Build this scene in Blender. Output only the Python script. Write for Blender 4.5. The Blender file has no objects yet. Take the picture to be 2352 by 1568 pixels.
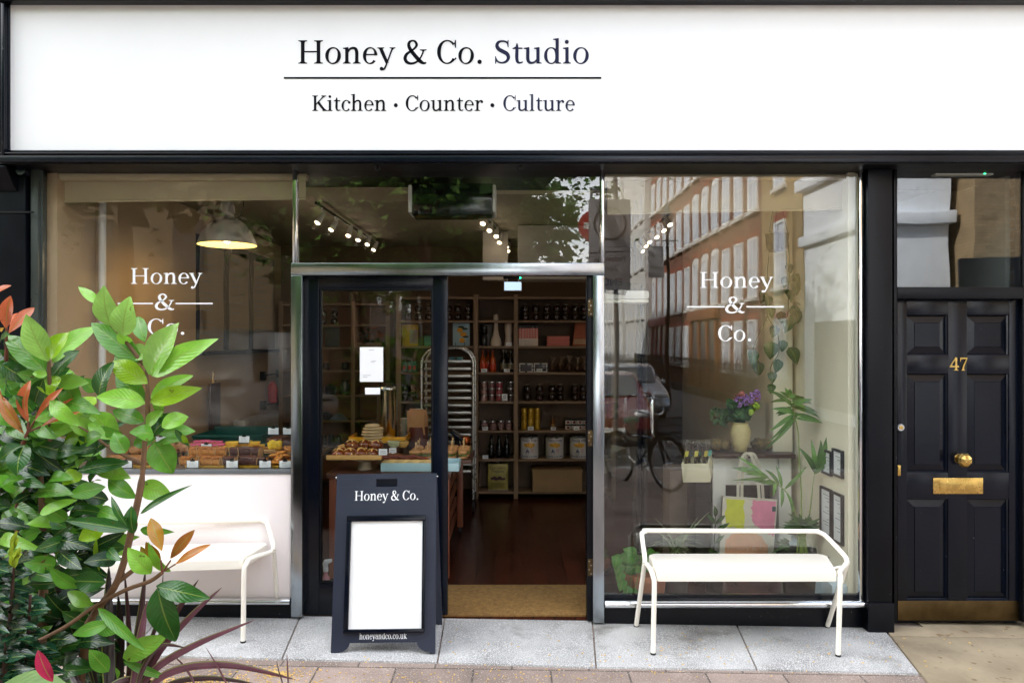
import bpy, bmesh, math, random
from mathutils import Vector, Matrix, noise as mnoise
random.seed(7)
R = math.radians
scene = bpy.context.scene
# ------------------------------------------------------------------ camera, world, sun, exposure
CD, F, EYE = 4.65, 1697.0, 1.756          # camera distance to the glass line, focal length in reading units, eye height
cam = bpy.data.cameras.new('camera'); camo = bpy.data.objects.new('camera', cam)
scene.collection.objects.link(camo); scene.camera = camo
camo.location = (0, -CD, EYE); camo.rotation_euler = (R(90), 0, 0)
cam.lens = F / 2352 * 36; cam.sensor_width = 36; cam.clip_start = 0.05; cam.clip_end = 600
SUN_EL, SUN_AZ = 34, 295                   # azimuth measured clockwise from +Y
w = bpy.data.worlds.new('World'); scene.world = w; w.use_nodes = True
nt = w.node_tree; bg = nt.nodes['Background']
sky = nt.nodes.new('ShaderNodeTexSky'); sky.sky_type = 'NISHITA'; sky.sun_disc = False
sky.sun_elevation = R(SUN_EL); sky.sun_rotation = R(SUN_AZ); sky.air_density = 1.0; sky.dust_density = 1.5
tc = nt.nodes.new('ShaderNodeTexCoord'); mp = nt.nodes.new('ShaderNodeMapping'); mp.inputs['Scale'].default_value = (1, 1, 2.2)
cn = nt.nodes.new('ShaderNodeTexNoise'); cn.inputs['Scale'].default_value = 2.3; cn.inputs['Detail'].default_value = 7; cn.inputs['Roughness'].default_value = .55
cr = nt.nodes.new('ShaderNodeValToRGB'); cr.color_ramp.elements[0].position = .42; cr.color_ramp.elements[1].position = .60
mx = nt.nodes.new('ShaderNodeMix'); mx.data_type = 'RGBA'
mx.inputs[7].default_value = (11.5, 11.6, 11.8, 1)
nt.links.new(tc.outputs['Generated'], mp.inputs['Vector']); nt.links.new(mp.outputs[0], cn.inputs['Vector'])
nt.links.new(cn.outputs['Fac'], cr.inputs['Fac']); nt.links.new(cr.outputs['Color'], mx.inputs[0])
nt.links.new(sky.outputs[0], mx.inputs[6]); nt.links.new(mx.outputs[2], bg.inputs['Color'])
bg.inputs['Strength'].default_value = 0.15
sl = bpy.data.lights.new('sun', 'SUN'); sl.energy = 3.2; sl.angle = R(1); sl.color = (1, .96, .9)
so = bpy.data.objects.new('sun', sl); scene.collection.objects.link(so)
_a = R(SUN_AZ); _e = R(SUN_EL)
_d = Vector((math.sin(_a) * math.cos(_e), math.cos(_a) * math.cos(_e), math.sin(_e)))
so.rotation_euler = _d.to_track_quat('Z', 'Y').to_euler(); so.location = (-12, 8, 24)
scene.view_settings.view_transform = 'Standard'; scene.view_settings.look = 'None'
scene.view_settings.gamma = 1; scene.view_settings.use_curve_mapping = False
scene.view_settings.exposure = 2.05
scene.render.engine = 'CYCLES'
cy = scene.cycles
cy.use_denoising = True; cy.max_bounces = 9; cy.diffuse_bounces = 4; cy.glossy_bounces = 4
cy.transmission_bounces = 4; cy.transparent_max_bounces = 16; cy.sample_clamp_indirect = 6; cy.caustics_reflective = False; cy.caustics_refractive = False
cy.use_adaptive_sampling = True; cy.adaptive_threshold = 0.015

# ------------------------------------------------------------------ helpers
col = scene.collection
def mpp(y): return (CD + y) / F                       # metres per reading unit at depth y
def X(px, y=0): return (px - 1176) * mpp(y)
def Z(py, y=0): return EYE - (py - 784) * mpp(y)
def P(px, py, y=0): return Vector((X(px, y), y, Z(py, y)))
def gz(x, y): return -.008 - .016 * (x - .34) + .02 * y        # fall of the pavement
def G(px, py):                                        # the point of the pavement seen at a reading
    a = (px - 1176) / F; b = -(py - 784) / F
    # EYE + b*d = -.008-.016*(a*d-.34)+.02*(d-CD)
    d = (-.008 + .016 * .34 - .02 * CD - EYE) / (b + .016 * a - .02)
    return Vector((a * d, d - CD, EYE + b * d))
def lin(c): c /= 255.; return c / 12.92 if c <= .04045 else ((c + .055) / 1.055) ** 2.4
def C(r, g, b): return (lin(r), lin(g), lin(b))

class MB:
    def __init__(s): s.v = []; s.f = []; s.uv = None; s.c = None
    def add(s, vs, fs):
        o = len(s.v); s.v += [tuple(p) for p in vs]; s.f += [tuple(i + o for i in f) for f in fs]; return s
    def box(s, x0, x1, y0, y1, z0, z1):
        return s.add([(x0,y0,z0),(x1,y0,z0),(x1,y1,z0),(x0,y1,z0),(x0,y0,z1),(x1,y0,z1),(x1,y1,z1),(x0,y1,z1)],
                     [(0,3,2,1),(4,5,6,7),(0,1,5,4),(1,2,6,5),(2,3,7,6),(3,0,4,7)])
    def pbox(s, px0, px1, py0, py1, y, dep):           # front face read off the picture at depth y, dep metres thick
        return s.box(X(px0,y), X(px1,y), y, y+dep, Z(py1,y), Z(py0,y))
    def obox(s, c, ax, ay, az):                        # centre and three half axes
        c, ax, ay, az = map(Vector, (c, ax, ay, az)); vs = []
        for k in (-1,1):
            for i, j in ((-1,-1),(1,-1),(1,1),(-1,1)): vs.append(c+ax*i+ay*j+az*k)
        return s.add(vs, [(0,3,2,1),(4,5,6,7),(0,1,5,4),(1,2,6,5),(2,3,7,6),(3,0,4,7)])
    def prism(s, pts, y0, y1):                         # polygon in x,z extruded along y
        n = len(pts); vs = [(x,y0,z) for x,z in pts] + [(x,y1,z) for x,z in pts]
        fs = [tuple(range(n)), tuple(range(2*n-1, n-1, -1))] + [(i, i+n, (i+1)%n+n, (i+1)%n) for i in range(n)]
        return s.add(vs, fs)
    def prismx(s, pts, x0, x1):                        # polygon in y,z extruded along x
        n = len(pts); vs = [(x0,y,z) for y,z in pts] + [(x1,y,z) for y,z in pts]
        fs = [tuple(range(n-1,-1,-1)), tuple(range(n, 2*n))] + [(i, (i+1)%n, (i+1)%n+n, i+n) for i in range(n)]
        return s.add(vs, fs)
    def prismz(s, pts, z0, z1):
        n = len(pts); vs = [(x,y,z0) for x,y in pts] + [(x,y,z1) for x,y in pts]
        fs = [tuple(range(n-1,-1,-1)), tuple(range(n, 2*n))] + [(i, (i+1)%n, (i+1)%n+n, i+n) for i in range(n)]
        return s.add(vs, fs)
    def tube(s, path, r, n=10, cap=True):
        path = [Vector(p) for p in path]; m = len(path)
        rs = r if isinstance(r, (list, tuple)) else [r]*m
        vs = []; t0 = (path[1]-path[0]).normalized()
        u = t0.orthogonal().normalized()
        for i, p in enumerate(path):
            a = path[max(i-1,0)]; b = path[min(i+1,m-1)]; t = (b-a)
            t = t.normalized() if t.length > 1e-9 else t0
            u = (u - t*u.dot(t)); u = u.normalized() if u.length > 1e-6 else t.orthogonal().normalized()
            w_ = t.cross(u)
            for k in range(n):
                q = 2*math.pi*k/n; vs.append(p + (u*math.cos(q) + w_*math.sin(q))*rs[i])
        fs = [(i*n+k, i*n+(k+1)%n, (i+1)*n+(k+1)%n, (i+1)*n+k) for i in range(m-1) for k in range(n)]
        if cap: fs += [tuple(range(n-1,-1,-1)), tuple(range((m-1)*n, m*n))]
        return s.add(vs, fs)
    def cyl(s, p0, p1, r0, r1=None, n=16):
        return s.tube([p0, p1], [r0, r0 if r1 is None else r1], n)
    def lathe(s, prof, c=(0,0,0), n=20, sx=1, sy=1, cap=True):   # profile of (r, z) round the vertical
        vs = []; m = len(prof)
        for r, z in prof:
            for k in range(n):
                q = 2*math.pi*k/n; vs.append((c[0]+r*sx*math.cos(q), c[1]+r*sy*math.sin(q), c[2]+z))
        fs = [(i*n+k, i*n+(k+1)%n, (i+1)*n+(k+1)%n, (i+1)*n+k) for i in range(m-1) for k in range(n)]
        if cap and prof[0][0] > 1e-5: fs.append(tuple(range(n-1,-1,-1)))
        if cap and prof[-1][0] > 1e-5: fs.append(tuple(range((m-1)*n, m*n)))
        return s.add(vs, fs)
    def blob(s, c, rx, ry, rz, amp=.1, fr=3., n=12, m=8, flat=0., seed=0, p=1.):
        vs = []; c = Vector(c)
        def q(a): return math.copysign(abs(a)**p, a)
        for i in range(m+1):
            th = math.pi*i/m
            for k in range(n):
                ph = 2*math.pi*k/n
                d = Vector((q(math.sin(th))*q(math.cos(ph)), q(math.sin(th))*q(math.sin(ph)), q(math.cos(th))))
                a = 1 + amp*mnoise.noise(d*fr + Vector((seed*7.3, seed*3.1, seed)))
                z = d.z*a
                if z < -1+flat: z = -1+flat
                vs.append(c + Vector((d.x*a*rx, d.y*a*ry, z*rz)))
        fs = [(i*n+k, (i+1)*n+k, (i+1)*n+(k+1)%n, i*n+(k+1)%n) for i in range(m) for k in range(n)]
        return s.add(vs, fs)
    def leaf(s, b, t, wd, nrm, curl=.12, fold=.18, tint=(.05,.2,.02), shp=1., nl=8, nw=4, wave=0.):
        b = Vector(b); t = Vector(t); ax = t-b; L = ax.length; a = ax/L
        n_ = Vector(nrm); n_ = (n_-a*n_.dot(a)); n_ = n_.normalized() if n_.length > 1e-5 else a.orthogonal().normalized()
        sd = a.cross(n_); vs = []; uv = []; ph = random.uniform(0, 6.28)
        for i in range(nl+1):
            u = i/nl
            hw = wd*.5*max(.03, math.sin(math.pi*(u**shp))**.8) if 0 < u < 1 else wd*.02
            mid = b + a*(L*u) + n_*(curl*L*(math.sin(math.pi*u) - .9*u*u))
            for j in range(nw+1):
                q = j/nw*2-1
                vs.append(mid + sd*(hw*q) + n_*(fold*hw*(abs(q)**1.3) + wave*wd*math.sin(u*9+ph+q*1.5)*abs(q)))
                uv.append((q*.5+.5, u))
        fs = [(i*(nw+1)+j, i*(nw+1)+j+1, (i+1)*(nw+1)+j+1, (i+1)*(nw+1)+j) for i in range(nl) for j in range(nw)]
        if s.uv is None: s.uv = []; s.c = []
        s.add(vs, fs); s.uv += uv; s.c += [tint]*len(vs)
        return s
    def build(s, name, mat, parent=None, bevel=0, smooth=40, seg=2, weld=False):
        me = bpy.data.meshes.new(name); off = Vector((0,0,0)); p = parent
        while p is not None: off += p.location; p = p.parent
        me.from_pydata([(a[0]-off.x, a[1]-off.y, a[2]-off.z) for a in s.v], [], s.f)
        if s.uv:
            ul = me.uv_layers.new(name='UVMap'); ca = me.color_attributes.new('tint', 'FLOAT_COLOR', 'POINT')
            for l in me.loops: ul.data[l.index].uv = s.uv[l.vertex_index]
            for i, c in enumerate(s.c): ca.data[i].color = (*c, 1)
        if bevel or weld or not s.uv:
            bm = bmesh.new(); bm.from_mesh(me)
            if weld: bmesh.ops.remove_doubles(bm, verts=bm.verts, dist=1e-5)
            if not s.uv: bmesh.ops.recalc_face_normals(bm, faces=bm.faces)
            if bevel:
                es = [e for e in bm.edges if len(e.link_faces) == 2 and e.calc_face_angle(0) > R(35)]
                bmesh.ops.bevel(bm, geom=es, offset=bevel, offset_type='OFFSET', segments=seg, profile=.6, affect='EDGES', clamp_overlap=True)
            bm.to_mesh(me); bm.free()
        if smooth:
            me.shade_smooth()
            if smooth < 180: me.set_sharp_from_angle(angle=R(smooth))
        for m_ in (mat if isinstance(mat, (list, tuple)) else [mat]): me.materials.append(m_)
        o = bpy.data.objects.new(name, me); col.objects.link(o)
        if parent is not None: o.parent = parent
        return o

def tag(o, label=None, cat=None, group=None, kind=None):
    if label: o['label'] = label
    if cat: o['category'] = cat
    if group: o['group'] = group
    if kind: o['kind'] = kind
    return o
def thing(name, label, cat, loc=(0,0,0), group=None):
    o = bpy.data.objects.new(name, None); col.objects.link(o); o.location = loc; o.empty_display_size = .05
    return tag(o, label, cat, group)
def dup(root, loc, label=None, rz=None, s=None, group=None):
    r = root.copy(); col.objects.link(r); r.location = loc
    if label: r['label'] = label
    if group: r['group'] = group
    if rz is not None: r.rotation_euler = (0, 0, rz)
    if s is not None: r.scale = s if isinstance(s, tuple) else (s, s, s)
    for ch in list(root.children):
        c = ch.copy(); col.objects.link(c); c.parent = r
        for g in list(ch.children):
            d = g.copy(); col.objects.link(d); d.parent = c
    return r
class Kind:
    """First call of put() moves the thing itself, later calls copy it."""
    def __init__(s, root): s.root = root; s.used = False
    def put(s, loc, label, group=None, rz=0, sc=1.):
        if not s.used:
            s.used = True; r = s.root; r.location = loc; r['label'] = label; r.rotation_euler = (0,0,rz)
            r.scale = sc if isinstance(sc, tuple) else (sc,sc,sc)
            if group: r['group'] = group
            return r
        return dup(s.root, loc, label, rz, sc, group)
ORD = ['first','second','third','fourth','fifth','sixth','seventh','eighth','ninth','tenth','eleventh','twelfth']

# ------------------------------------------------------------------ materials
def M(name, c, rough=.5, metal=0., var=.12, vs=6., bump=0., bs=60., spec=.5, coat=0., emit=None, es=0., rvar=.1, c2=None, stretch=(1,1,1), fleck=None, stain=None):
    m = bpy.data.materials.new(name); m.use_nodes = True; n = m.node_tree; b = n.nodes['Principled BSDF']
    L = n.links.new
    tcn = n.nodes.new('ShaderNodeTexCoord'); mpn = n.nodes.new('ShaderNodeMapping'); mpn.inputs['Scale'].default_value = stretch
    L(tcn.outputs['Object'], mpn.inputs['Vector'])
    nz = n.nodes.new('ShaderNodeTexNoise'); nz.inputs['Scale'].default_value = vs; nz.inputs['Detail'].default_value = 6; nz.inputs['Roughness'].default_value = .6
    L(mpn.outputs[0], nz.inputs['Vector'])
    mixn = n.nodes.new('ShaderNodeMix'); mixn.data_type = 'RGBA'
    a = c2 if c2 else tuple(x*(1-var) for x in c); d = c if c2 else tuple(min(1, x*(1+var)) for x in c)
    mixn.inputs[6].default_value = (*a, 1); mixn.inputs[7].default_value = (*d, 1)
    rp = n.nodes.new('ShaderNodeMapRange'); rp.inputs[1].default_value = .3; rp.inputs[2].default_value = .7
    L(nz.outputs['Fac'], rp.inputs[0]); L(rp.outputs[0], mixn.inputs[0])
    outc = mixn.outputs[2]
    if fleck:                                          # (scale, threshold, colour)
        fn = n.nodes.new('ShaderNodeTexNoise'); fn.inputs['Scale'].default_value = fleck[0]; fn.inputs['Detail'].default_value = 2
        L(tcn.outputs['Object'], fn.inputs['Vector'])
        fr = n.nodes.new('ShaderNodeMapRange'); fr.inputs[1].default_value = fleck[1]; fr.inputs[2].default_value = fleck[1]+.06
        L(fn.outputs['Fac'], fr.inputs[0])
        m2 = n.nodes.new('ShaderNodeMix'); m2.data_type = 'RGBA'; m2.inputs[7].default_value = (*fleck[2], 1)
        L(fr.outputs[0], m2.inputs[0]); L(outc, m2.inputs[6]); outc = m2.outputs[2]
    if stain:                                          # (scale, threshold, width, colour) irregular dirt
        fn = n.nodes.new('ShaderNodeTexNoise'); fn.inputs['Scale'].default_value = stain[0]; fn.inputs['Detail'].default_value = 8; fn.inputs['Roughness'].default_value = .65
        L(tcn.outputs['Object'], fn.inputs['Vector'])
        fr = n.nodes.new('ShaderNodeMapRange'); fr.inputs[1].default_value = stain[1]; fr.inputs[2].default_value = stain[1]+stain[2]; fr.inputs[4].default_value = .75
        L(fn.outputs['Fac'], fr.inputs[0])
        m3 = n.nodes.new('ShaderNodeMix'); m3.data_type = 'RGBA'; m3.inputs[7].default_value = (*stain[3], 1)
        L(fr.outputs[0], m3.inputs[0]); L(outc, m3.inputs[6]); outc = m3.outputs[2]
    L(outc, b.inputs['Base Color'])
    rr = n.nodes.new('ShaderNodeMapRange'); rr.inputs[3].default_value = max(.02, rough-rvar); rr.inputs[4].default_value = min(1, rough+rvar)
    L(nz.outputs['Fac'], rr.inputs[0]); L(rr.outputs[0], b.inputs['Roughness'])
    b.inputs['Metallic'].default_value = metal; b.inputs['Specular IOR Level'].default_value = spec; b.inputs['Coat Weight'].default_value = coat
    if bump:
        bn = n.nodes.new('ShaderNodeTexNoise'); bn.inputs['Scale'].default_value = bs; bn.inputs['Detail'].default_value = 5
        L(mpn.outputs[0], bn.inputs['Vector'])
        bp = n.nodes.new('ShaderNodeBump'); bp.inputs['Strength'].default_value = bump; bp.inputs['Distance'].default_value = .01
        L(bn.outputs['Fac'], bp.inputs['Height']); L(bp.outputs[0], b.inputs['Normal'])
    if emit: b.inputs['Emission Color'].default_value = (*emit, 1); b.inputs['Emission Strength'].default_value = es
    return m
def glass(name, base, tint=(1,1,1), wav=.02, ws=1.6):
    m = bpy.data.materials.new(name); m.use_nodes = True; n = m.node_tree; n.nodes.clear(); L = n.links.new
    out = n.nodes.new('ShaderNodeOutputMaterial'); mixs = n.nodes.new('ShaderNodeMixShader')
    tr = n.nodes.new('ShaderNodeBsdfTransparent'); tr.inputs[0].default_value = (*tint, 1)
    gl = n.nodes.new('ShaderNodeBsdfGlossy'); gl.inputs['Roughness'].default_value = .0; gl.inputs['Color'].default_value = (1,1,1,1)
    lw = n.nodes.new('ShaderNodeLayerWeight'); lw.inputs['Blend'].default_value = .5
    mr = n.nodes.new('ShaderNodeMapRange'); mr.inputs[3].default_value = base; mr.inputs[4].default_value = .95
    pw = n.nodes.new('ShaderNodeMath'); pw.operation = 'POWER'; pw.inputs[1].default_value = 4.5
    L(lw.outputs['Facing'], pw.inputs[0]); L(pw.outputs[0], mr.inputs[0]); L(mr.outputs[0], mixs.inputs[0])
    t = n.nodes.new('ShaderNodeTexCoord'); nz = n.nodes.new('ShaderNodeTexNoise'); nz.inputs['Scale'].default_value = ws; nz.inputs['Detail'].default_value = 1
    L(t.outputs['Object'], nz.inputs['Vector'])
    bp = n.nodes.new('ShaderNodeBump'); bp.inputs['Strength'].default_value = wav; bp.inputs['Distance'].default_value = .1
    L(nz.outputs['Fac'], bp.inputs['Height']); L(bp.outputs[0], gl.inputs['Normal'])
    L(tr.outputs[0], mixs.inputs[1]); L(gl.outputs[0], mixs.inputs[2]); L(mixs.outputs[0], out.inputs[0])
    return m
def leafmat(name, rough=.32, transl=.3):
    m = bpy.data.materials.new(name); m.use_nodes = True; n = m.node_tree; b = n.nodes['Principled BSDF']; L = n.links.new
    at = n.nodes.new('ShaderNodeAttribute'); at.attribute_name = 'tint'
    uv = n.nodes.new('ShaderNodeUVMap'); sx = n.nodes.new('ShaderNodeSeparateXYZ'); L(uv.outputs[0], sx.inputs[0])
    d = n.nodes.new('ShaderNodeMath'); d.operation = 'SUBTRACT'; d.inputs[1].default_value = .5; L(sx.outputs[0], d.inputs[0])
    ab = n.nodes.new('ShaderNodeMath'); ab.operation = 'ABSOLUTE'; L(d.outputs[0], ab.inputs[0])
    rib = n.nodes.new('ShaderNodeMapRange'); rib.inputs[1].default_value = .012; rib.inputs[2].default_value = .035; rib.inputs[3].default_value = 1; rib.inputs[4].default_value = 0
    L(ab.outputs[0], rib.inputs[0])
    # side veins: stripes of v - |u|
    k = n.nodes.new('ShaderNodeMath'); k.operation = 'MULTIPLY_ADD'; k.inputs[1].default_value = -.55; L(ab.outputs[0], k.inputs[0]); L(sx.outputs[1], k.inputs[2])
    k2 = n.nodes.new('ShaderNodeMath'); k2.operation = 'MULTIPLY'; k2.inputs[1].default_value = 62; L(k.outputs[0], k2.inputs[0])
    sn = n.nodes.new('ShaderNodeMath'); sn.operation = 'SINE'; L(k2.outputs[0], sn.inputs[0])
    vn = n.nodes.new('ShaderNodeMapRange'); vn.inputs[1].default_value = .82; vn.inputs[2].default_value = 1; L(sn.outputs[0], vn.inputs[0])
    vm = n.nodes.new('ShaderNodeMath'); vm.operation = 'MULTIPLY_ADD'; vm.inputs[1].default_value = .07; L(vn.outputs[0], vm.inputs[0]); 
    rb2 = n.nodes.new('ShaderNodeMath'); rb2.operation = 'MULTIPLY'; rb2.inputs[1].default_value = .7; L(rib.outputs[0], rb2.inputs[0]); L(rb2.outputs[0], vm.inputs[2])
    t = n.nodes.new('ShaderNodeTexCoord'); nz = n.nodes.new('ShaderNodeTexNoise'); nz.inputs['Scale'].default_value = 28; nz.inputs['Detail'].default_value = 4
    L(t.outputs['Object'], nz.inputs['Vector'])
    vr = n.nodes.new('ShaderNodeMapRange'); vr.inputs[3].default_value = .62; vr.inputs[4].default_value = 1.38; L(nz.outputs['Fac'], vr.inputs[0])
    mul = n.nodes.new('ShaderNodeMix'); mul.data_type = 'RGBA'; mul.blend_type = 'MULTIPLY'; mul.inputs[0].default_value = 1
    L(at.outputs['Color'], mul.inputs[6]); L(vr.outputs[0], mul.inputs[7])
    lt = n.nodes.new('ShaderNodeMix'); lt.data_type = 'RGBA'; lt.inputs[7].default_value = (.28,.38,.07,1)
    L(vm.outputs[0], lt.inputs[0]); L(mul.outputs[2], lt.inputs[6])
    bn_ = n.nodes.new('ShaderNodeTexNoise'); bn_.inputs['Scale'].default_value = 34; bn_.inputs['Detail'].default_value = 3; L(t.outputs['Object'], bn_.inputs['Vector'])
    bm_ = n.nodes.new('ShaderNodeMapRange'); bm_.inputs[1].default_value = .69; bm_.inputs[2].default_value = .74; L(bn_.outputs['Fac'], bm_.inputs[0])
    sp_ = n.nodes.new('ShaderNodeMix'); sp_.data_type = 'RGBA'; sp_.inputs[7].default_value = (.10,.06,.015,1); L(bm_.outputs[0], sp_.inputs[0]); L(lt.outputs[2], sp_.inputs[6]); lt = sp_
    L(lt.outputs[2], b.inputs['Base Color'])
    b.inputs['Roughness'].default_value = rough; b.inputs['Specular IOR Level'].default_value = .55
    bp = n.nodes.new('ShaderNodeBump'); bp.inputs['Strength'].default_value = .12; bp.inputs['Distance'].default_value = .003; L(sn.outputs[0], bp.inputs['Height']); L(bp.outputs[0], b.inputs['Normal'])
    tl = n.nodes.new('ShaderNodeBsdfTranslucent'); L(lt.outputs[2], tl.inputs[0])
    ms = n.nodes.new('ShaderNodeMixShader'); ms.inputs[0].default_value = transl
    out = n.nodes['Material Output']; L(b.outputs[0], ms.inputs[1]); L(tl.outputs[0], ms.inputs[2]); L(ms.outputs[0], out.inputs[0])
    return m
def bricks(name, c1, c2, mort, scale=1., bw=.5, rh=.25, off=.5, rough=.85, axis='xz', msz=.02, bump=.3, fl=None):
    m = bpy.data.materials.new(name); m.use_nodes = True; n = m.node_tree; b = n.nodes['Principled BSDF']; L = n.links.new
    t = n.nodes.new('ShaderNodeTexCoord'); sp = n.nodes.new('ShaderNodeSeparateXYZ'); cb = n.nodes.new('ShaderNodeCombineXYZ')
    L(t.outputs['Object'], sp.inputs[0])
    ix = {'x':0,'y':1,'z':2}; L(sp.outputs[ix[axis[0]]], cb.inputs[0]); L(sp.outputs[ix[axis[1]]], cb.inputs[1])
    br = n.nodes.new('ShaderNodeTexBrick'); br.inputs['Scale'].default_value = scale; br.offset = off
    br.inputs['Color1'].default_value = (*c1,1); br.inputs['Color2'].default_value = (*c2,1); br.inputs['Mortar'].default_value = (*mort,1)
    br.inputs['Mortar Size'].default_value = msz; br.inputs['Brick Width'].default_value = bw; br.inputs['Row Height'].default_value = rh
    br.inputs['Mortar Smooth'].default_value = .3
    L(cb.outputs[0], br.inputs['Vector'])
    nz = n.nodes.new('ShaderNodeTexNoise'); nz.inputs['Scale'].default_value = 3; nz.inputs['Detail'].default_value = 9; nz.inputs['Roughness'].default_value = .7; L(t.outputs['Object'], nz.inputs['Vector'])
    vr = n.nodes.new('ShaderNodeMapRange'); vr.inputs[1].default_value = .25; vr.inputs[2].default_value = .75; vr.inputs[3].default_value = .6; vr.inputs[4].default_value = 1.4; L(nz.outputs['Fac'], vr.inputs[0])
    mul = n.nodes.new('ShaderNodeMix'); mul.data_type = 'RGBA'; mul.blend_type = 'MULTIPLY'; mul.inputs[0].default_value = 1
    L(br.outputs['Color'], mul.inputs[6]); L(vr.outputs[0], mul.inputs[7]); outc = mul.outputs[2]
    if fl:
        fn = n.nodes.new('ShaderNodeTexNoise'); fn.inputs['Scale'].default_value = fl[0]; fn.inputs['Detail'].default_value = 2; L(t.outputs['Object'], fn.inputs['Vector'])
        fr = n.nodes.new('ShaderNodeMapRange'); fr.inputs[1].default_value = fl[1]; fr.inputs[2].default_value = fl[1]+.07; L(fn.outputs['Fac'], fr.inputs[0])
        m2 = n.nodes.new('ShaderNodeMix'); m2.data_type = 'RGBA'; m2.inputs[7].default_value = (*fl[2],1); L(fr.outputs[0], m2.inputs[0]); L(outc, m2.inputs[6]); outc = m2.outputs[2]
    L(outc, b.inputs['Base Color']); b.inputs['Roughness'].default_value = rough
    hm = n.nodes.new('ShaderNodeMath'); hm.operation = 'MULTIPLY_ADD'; hm.inputs[1].default_value = -1.5; L(br.outputs['Fac'], hm.inputs[0]); 
    n2 = n.nodes.new('ShaderNodeTexNoise'); n2.inputs['Scale'].default_value = 90; n2.inputs['Detail'].default_value = 4; L(t.outputs['Object'], n2.inputs['Vector']); L(n2.outputs['Fac'], hm.inputs[2])
    bp = n.nodes.new('ShaderNodeBump'); bp.inputs['Strength'].default_value = bump; bp.inputs['Distance'].default_value = .01; L(hm.outputs[0], bp.inputs['Height']); L(bp.outputs[0], b.inputs['Normal'])
    return m

black = M('black_paint', (.0020,.0026,.0048), .34, spec=.2, var=.3, vs=3, bump=.06, bs=30, rvar=.12, fleck=(55,.73,(.10,.10,.11)))
blackgloss = M('black_gloss_paint', (.0020,.0036,.0085), .22, spec=.3, var=.2, vs=2.5, bump=.05, bs=14, rvar=.06, fleck=(48,.75,(.08,.08,.09)))
blackplain = M('black_plain', (.005,.005,.006), .45, spec=.25, var=.2)
chrome = M('worn_chrome', (.36,.40,.43), .17, 1., var=.18, vs=4, bump=.10, bs=5, rvar=.1, stretch=(1,1,.35))
chromev = M('chrome_moulding', (.7,.72,.74), .12, 1., var=.1, vs=9, bump=.05, bs=9, rvar=.08)
steel = M('brushed_steel', (.55,.55,.55), .28, 1., var=.1, vs=10, rvar=.1)
brass = M('brass', (.62,.42,.13), .26, 1., var=.2, vs=14, bump=.05, bs=30, rvar=.12)
brassdark = M('tarnished_brass', (.10,.068,.03), .36, 1., var=.35, vs=7, bump=.06, bs=20, rvar=.15)
whitesign = M('sign_white', (.84,.84,.83), .38, var=.02, vs=2, rvar=.05)
inkblack = M('sign_ink', (.004,.004,.007), .55, var=.1, spec=.06)
inkblue = M('sign_ink_blue', (.022,.024,.055), .55, var=.1, spec=.06)
vinyl = M('white_vinyl', (.86,.87,.87), .5, var=.02)
clearglass = glass('clear_shop_glass', .03, (.97,.98,.97), .012, 1.3)
shopglass = glass('shop_glass', .052, (.97,.98,.97), .012, 1.3)
fanglass = glass('fanlight_glass', .085, (.97,.98,.97), .02, 1.6)
doorglass = glass('door_glass', .035, (.97,.98,.97), .01, 1.2)
thinglass = glass('thin_glass', .04, (.95,.96,.95), .0, 1.)
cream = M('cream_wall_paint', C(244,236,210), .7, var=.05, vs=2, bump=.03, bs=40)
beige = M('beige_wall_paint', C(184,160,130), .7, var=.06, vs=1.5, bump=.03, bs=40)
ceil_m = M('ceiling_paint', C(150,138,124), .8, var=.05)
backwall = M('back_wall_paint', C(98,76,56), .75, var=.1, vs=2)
shelfw = M('shelf_wood', C(132,106,80), .55, var=.18, vs=5, stretch=(1,1,.2), bump=.03)
shelfback = M('shelf_back_board', C(92,70,52), .65, var=.15, vs=3)
white_p = M('white_gloss', (.80,.80,.78), .3, var=.03)
offwhite = M('off_white_paint', (.82,.80,.73), .45, var=.06, vs=4, bump=.04, bs=25)
pinkpanel = M('pale_pink_panel', (.86,.79,.78), .4, var=.02, vs=1.5)
benchm = M('cream_powder_coat', (.87,.82,.72), .32, var=.02, vs=3, bump=.03, bs=120)
rubber = M('black_rubber', (.012,.012,.012), .7)
paper = M('white_paper', (.83,.84,.85), .6, var=.02)
greyink = M('grey_print', (.22,.22,.22), .7)
terracotta = M('terracotta', C(196,128,92), .75, var=.12, vs=5, bump=.06, bs=30)
leaf_m = leafmat('glossy_leaf', .22, .32)
leaf_d = leafmat('dark_leaf', .22, .12)
leaf_s = leafmat('soft_leaf', .45, .3)
bark = M('green_brown_bark', C(108,78,52), .7, var=.25, vs=20, bump=.2, bs=80)
# ------------------------------------------------------------------ serif lettering drawn as strokes
def cat_rom(pts, n=7, closed=False):
    out = []; m = len(pts); rng = range(m if closed else m-1)
    for i in rng:
        g = (lambda k: pts[k % m]) if closed else (lambda k: pts[min(max(k,0),m-1)])
        p0, p1, p2, p3 = g(i-1), g(i), g(i+1), g(i+2)
        for k in range(n):
            t = k/n
            out.append(tuple(.5*((2*p1[a])+(-p0[a]+p2[a])*t+(2*p0[a]-5*p1[a]+4*p2[a]-p3[a])*t*t+(-p0[a]+3*p1[a]-3*p2[a]+p3[a])*t**3) for a in range(len(p1))))
    if not closed: out.append(tuple(pts[-1]))
    return out
def st(pts, n=6):                       # stroke of (x, y, width) points -> polygon
    p = cat_rom(pts, n); Lp = []; Rp = []
    for i in range(len(p)):
        a = p[max(i-1,0)]; b = p[min(i+1,len(p)-1)]; dx, dy = b[0]-a[0], b[1]-a[1]; l = math.hypot(dx,dy) or 1
        nx, ny = -dy/l, dx/l; w_ = (p[i][2]+.008)/2
        Lp.append((p[i][0]+nx*w_, p[i][1]+ny*w_)); Rp.append((p[i][0]-nx*w_, p[i][1]-ny*w_))
    return ('strip', Lp, Rp)
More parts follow.
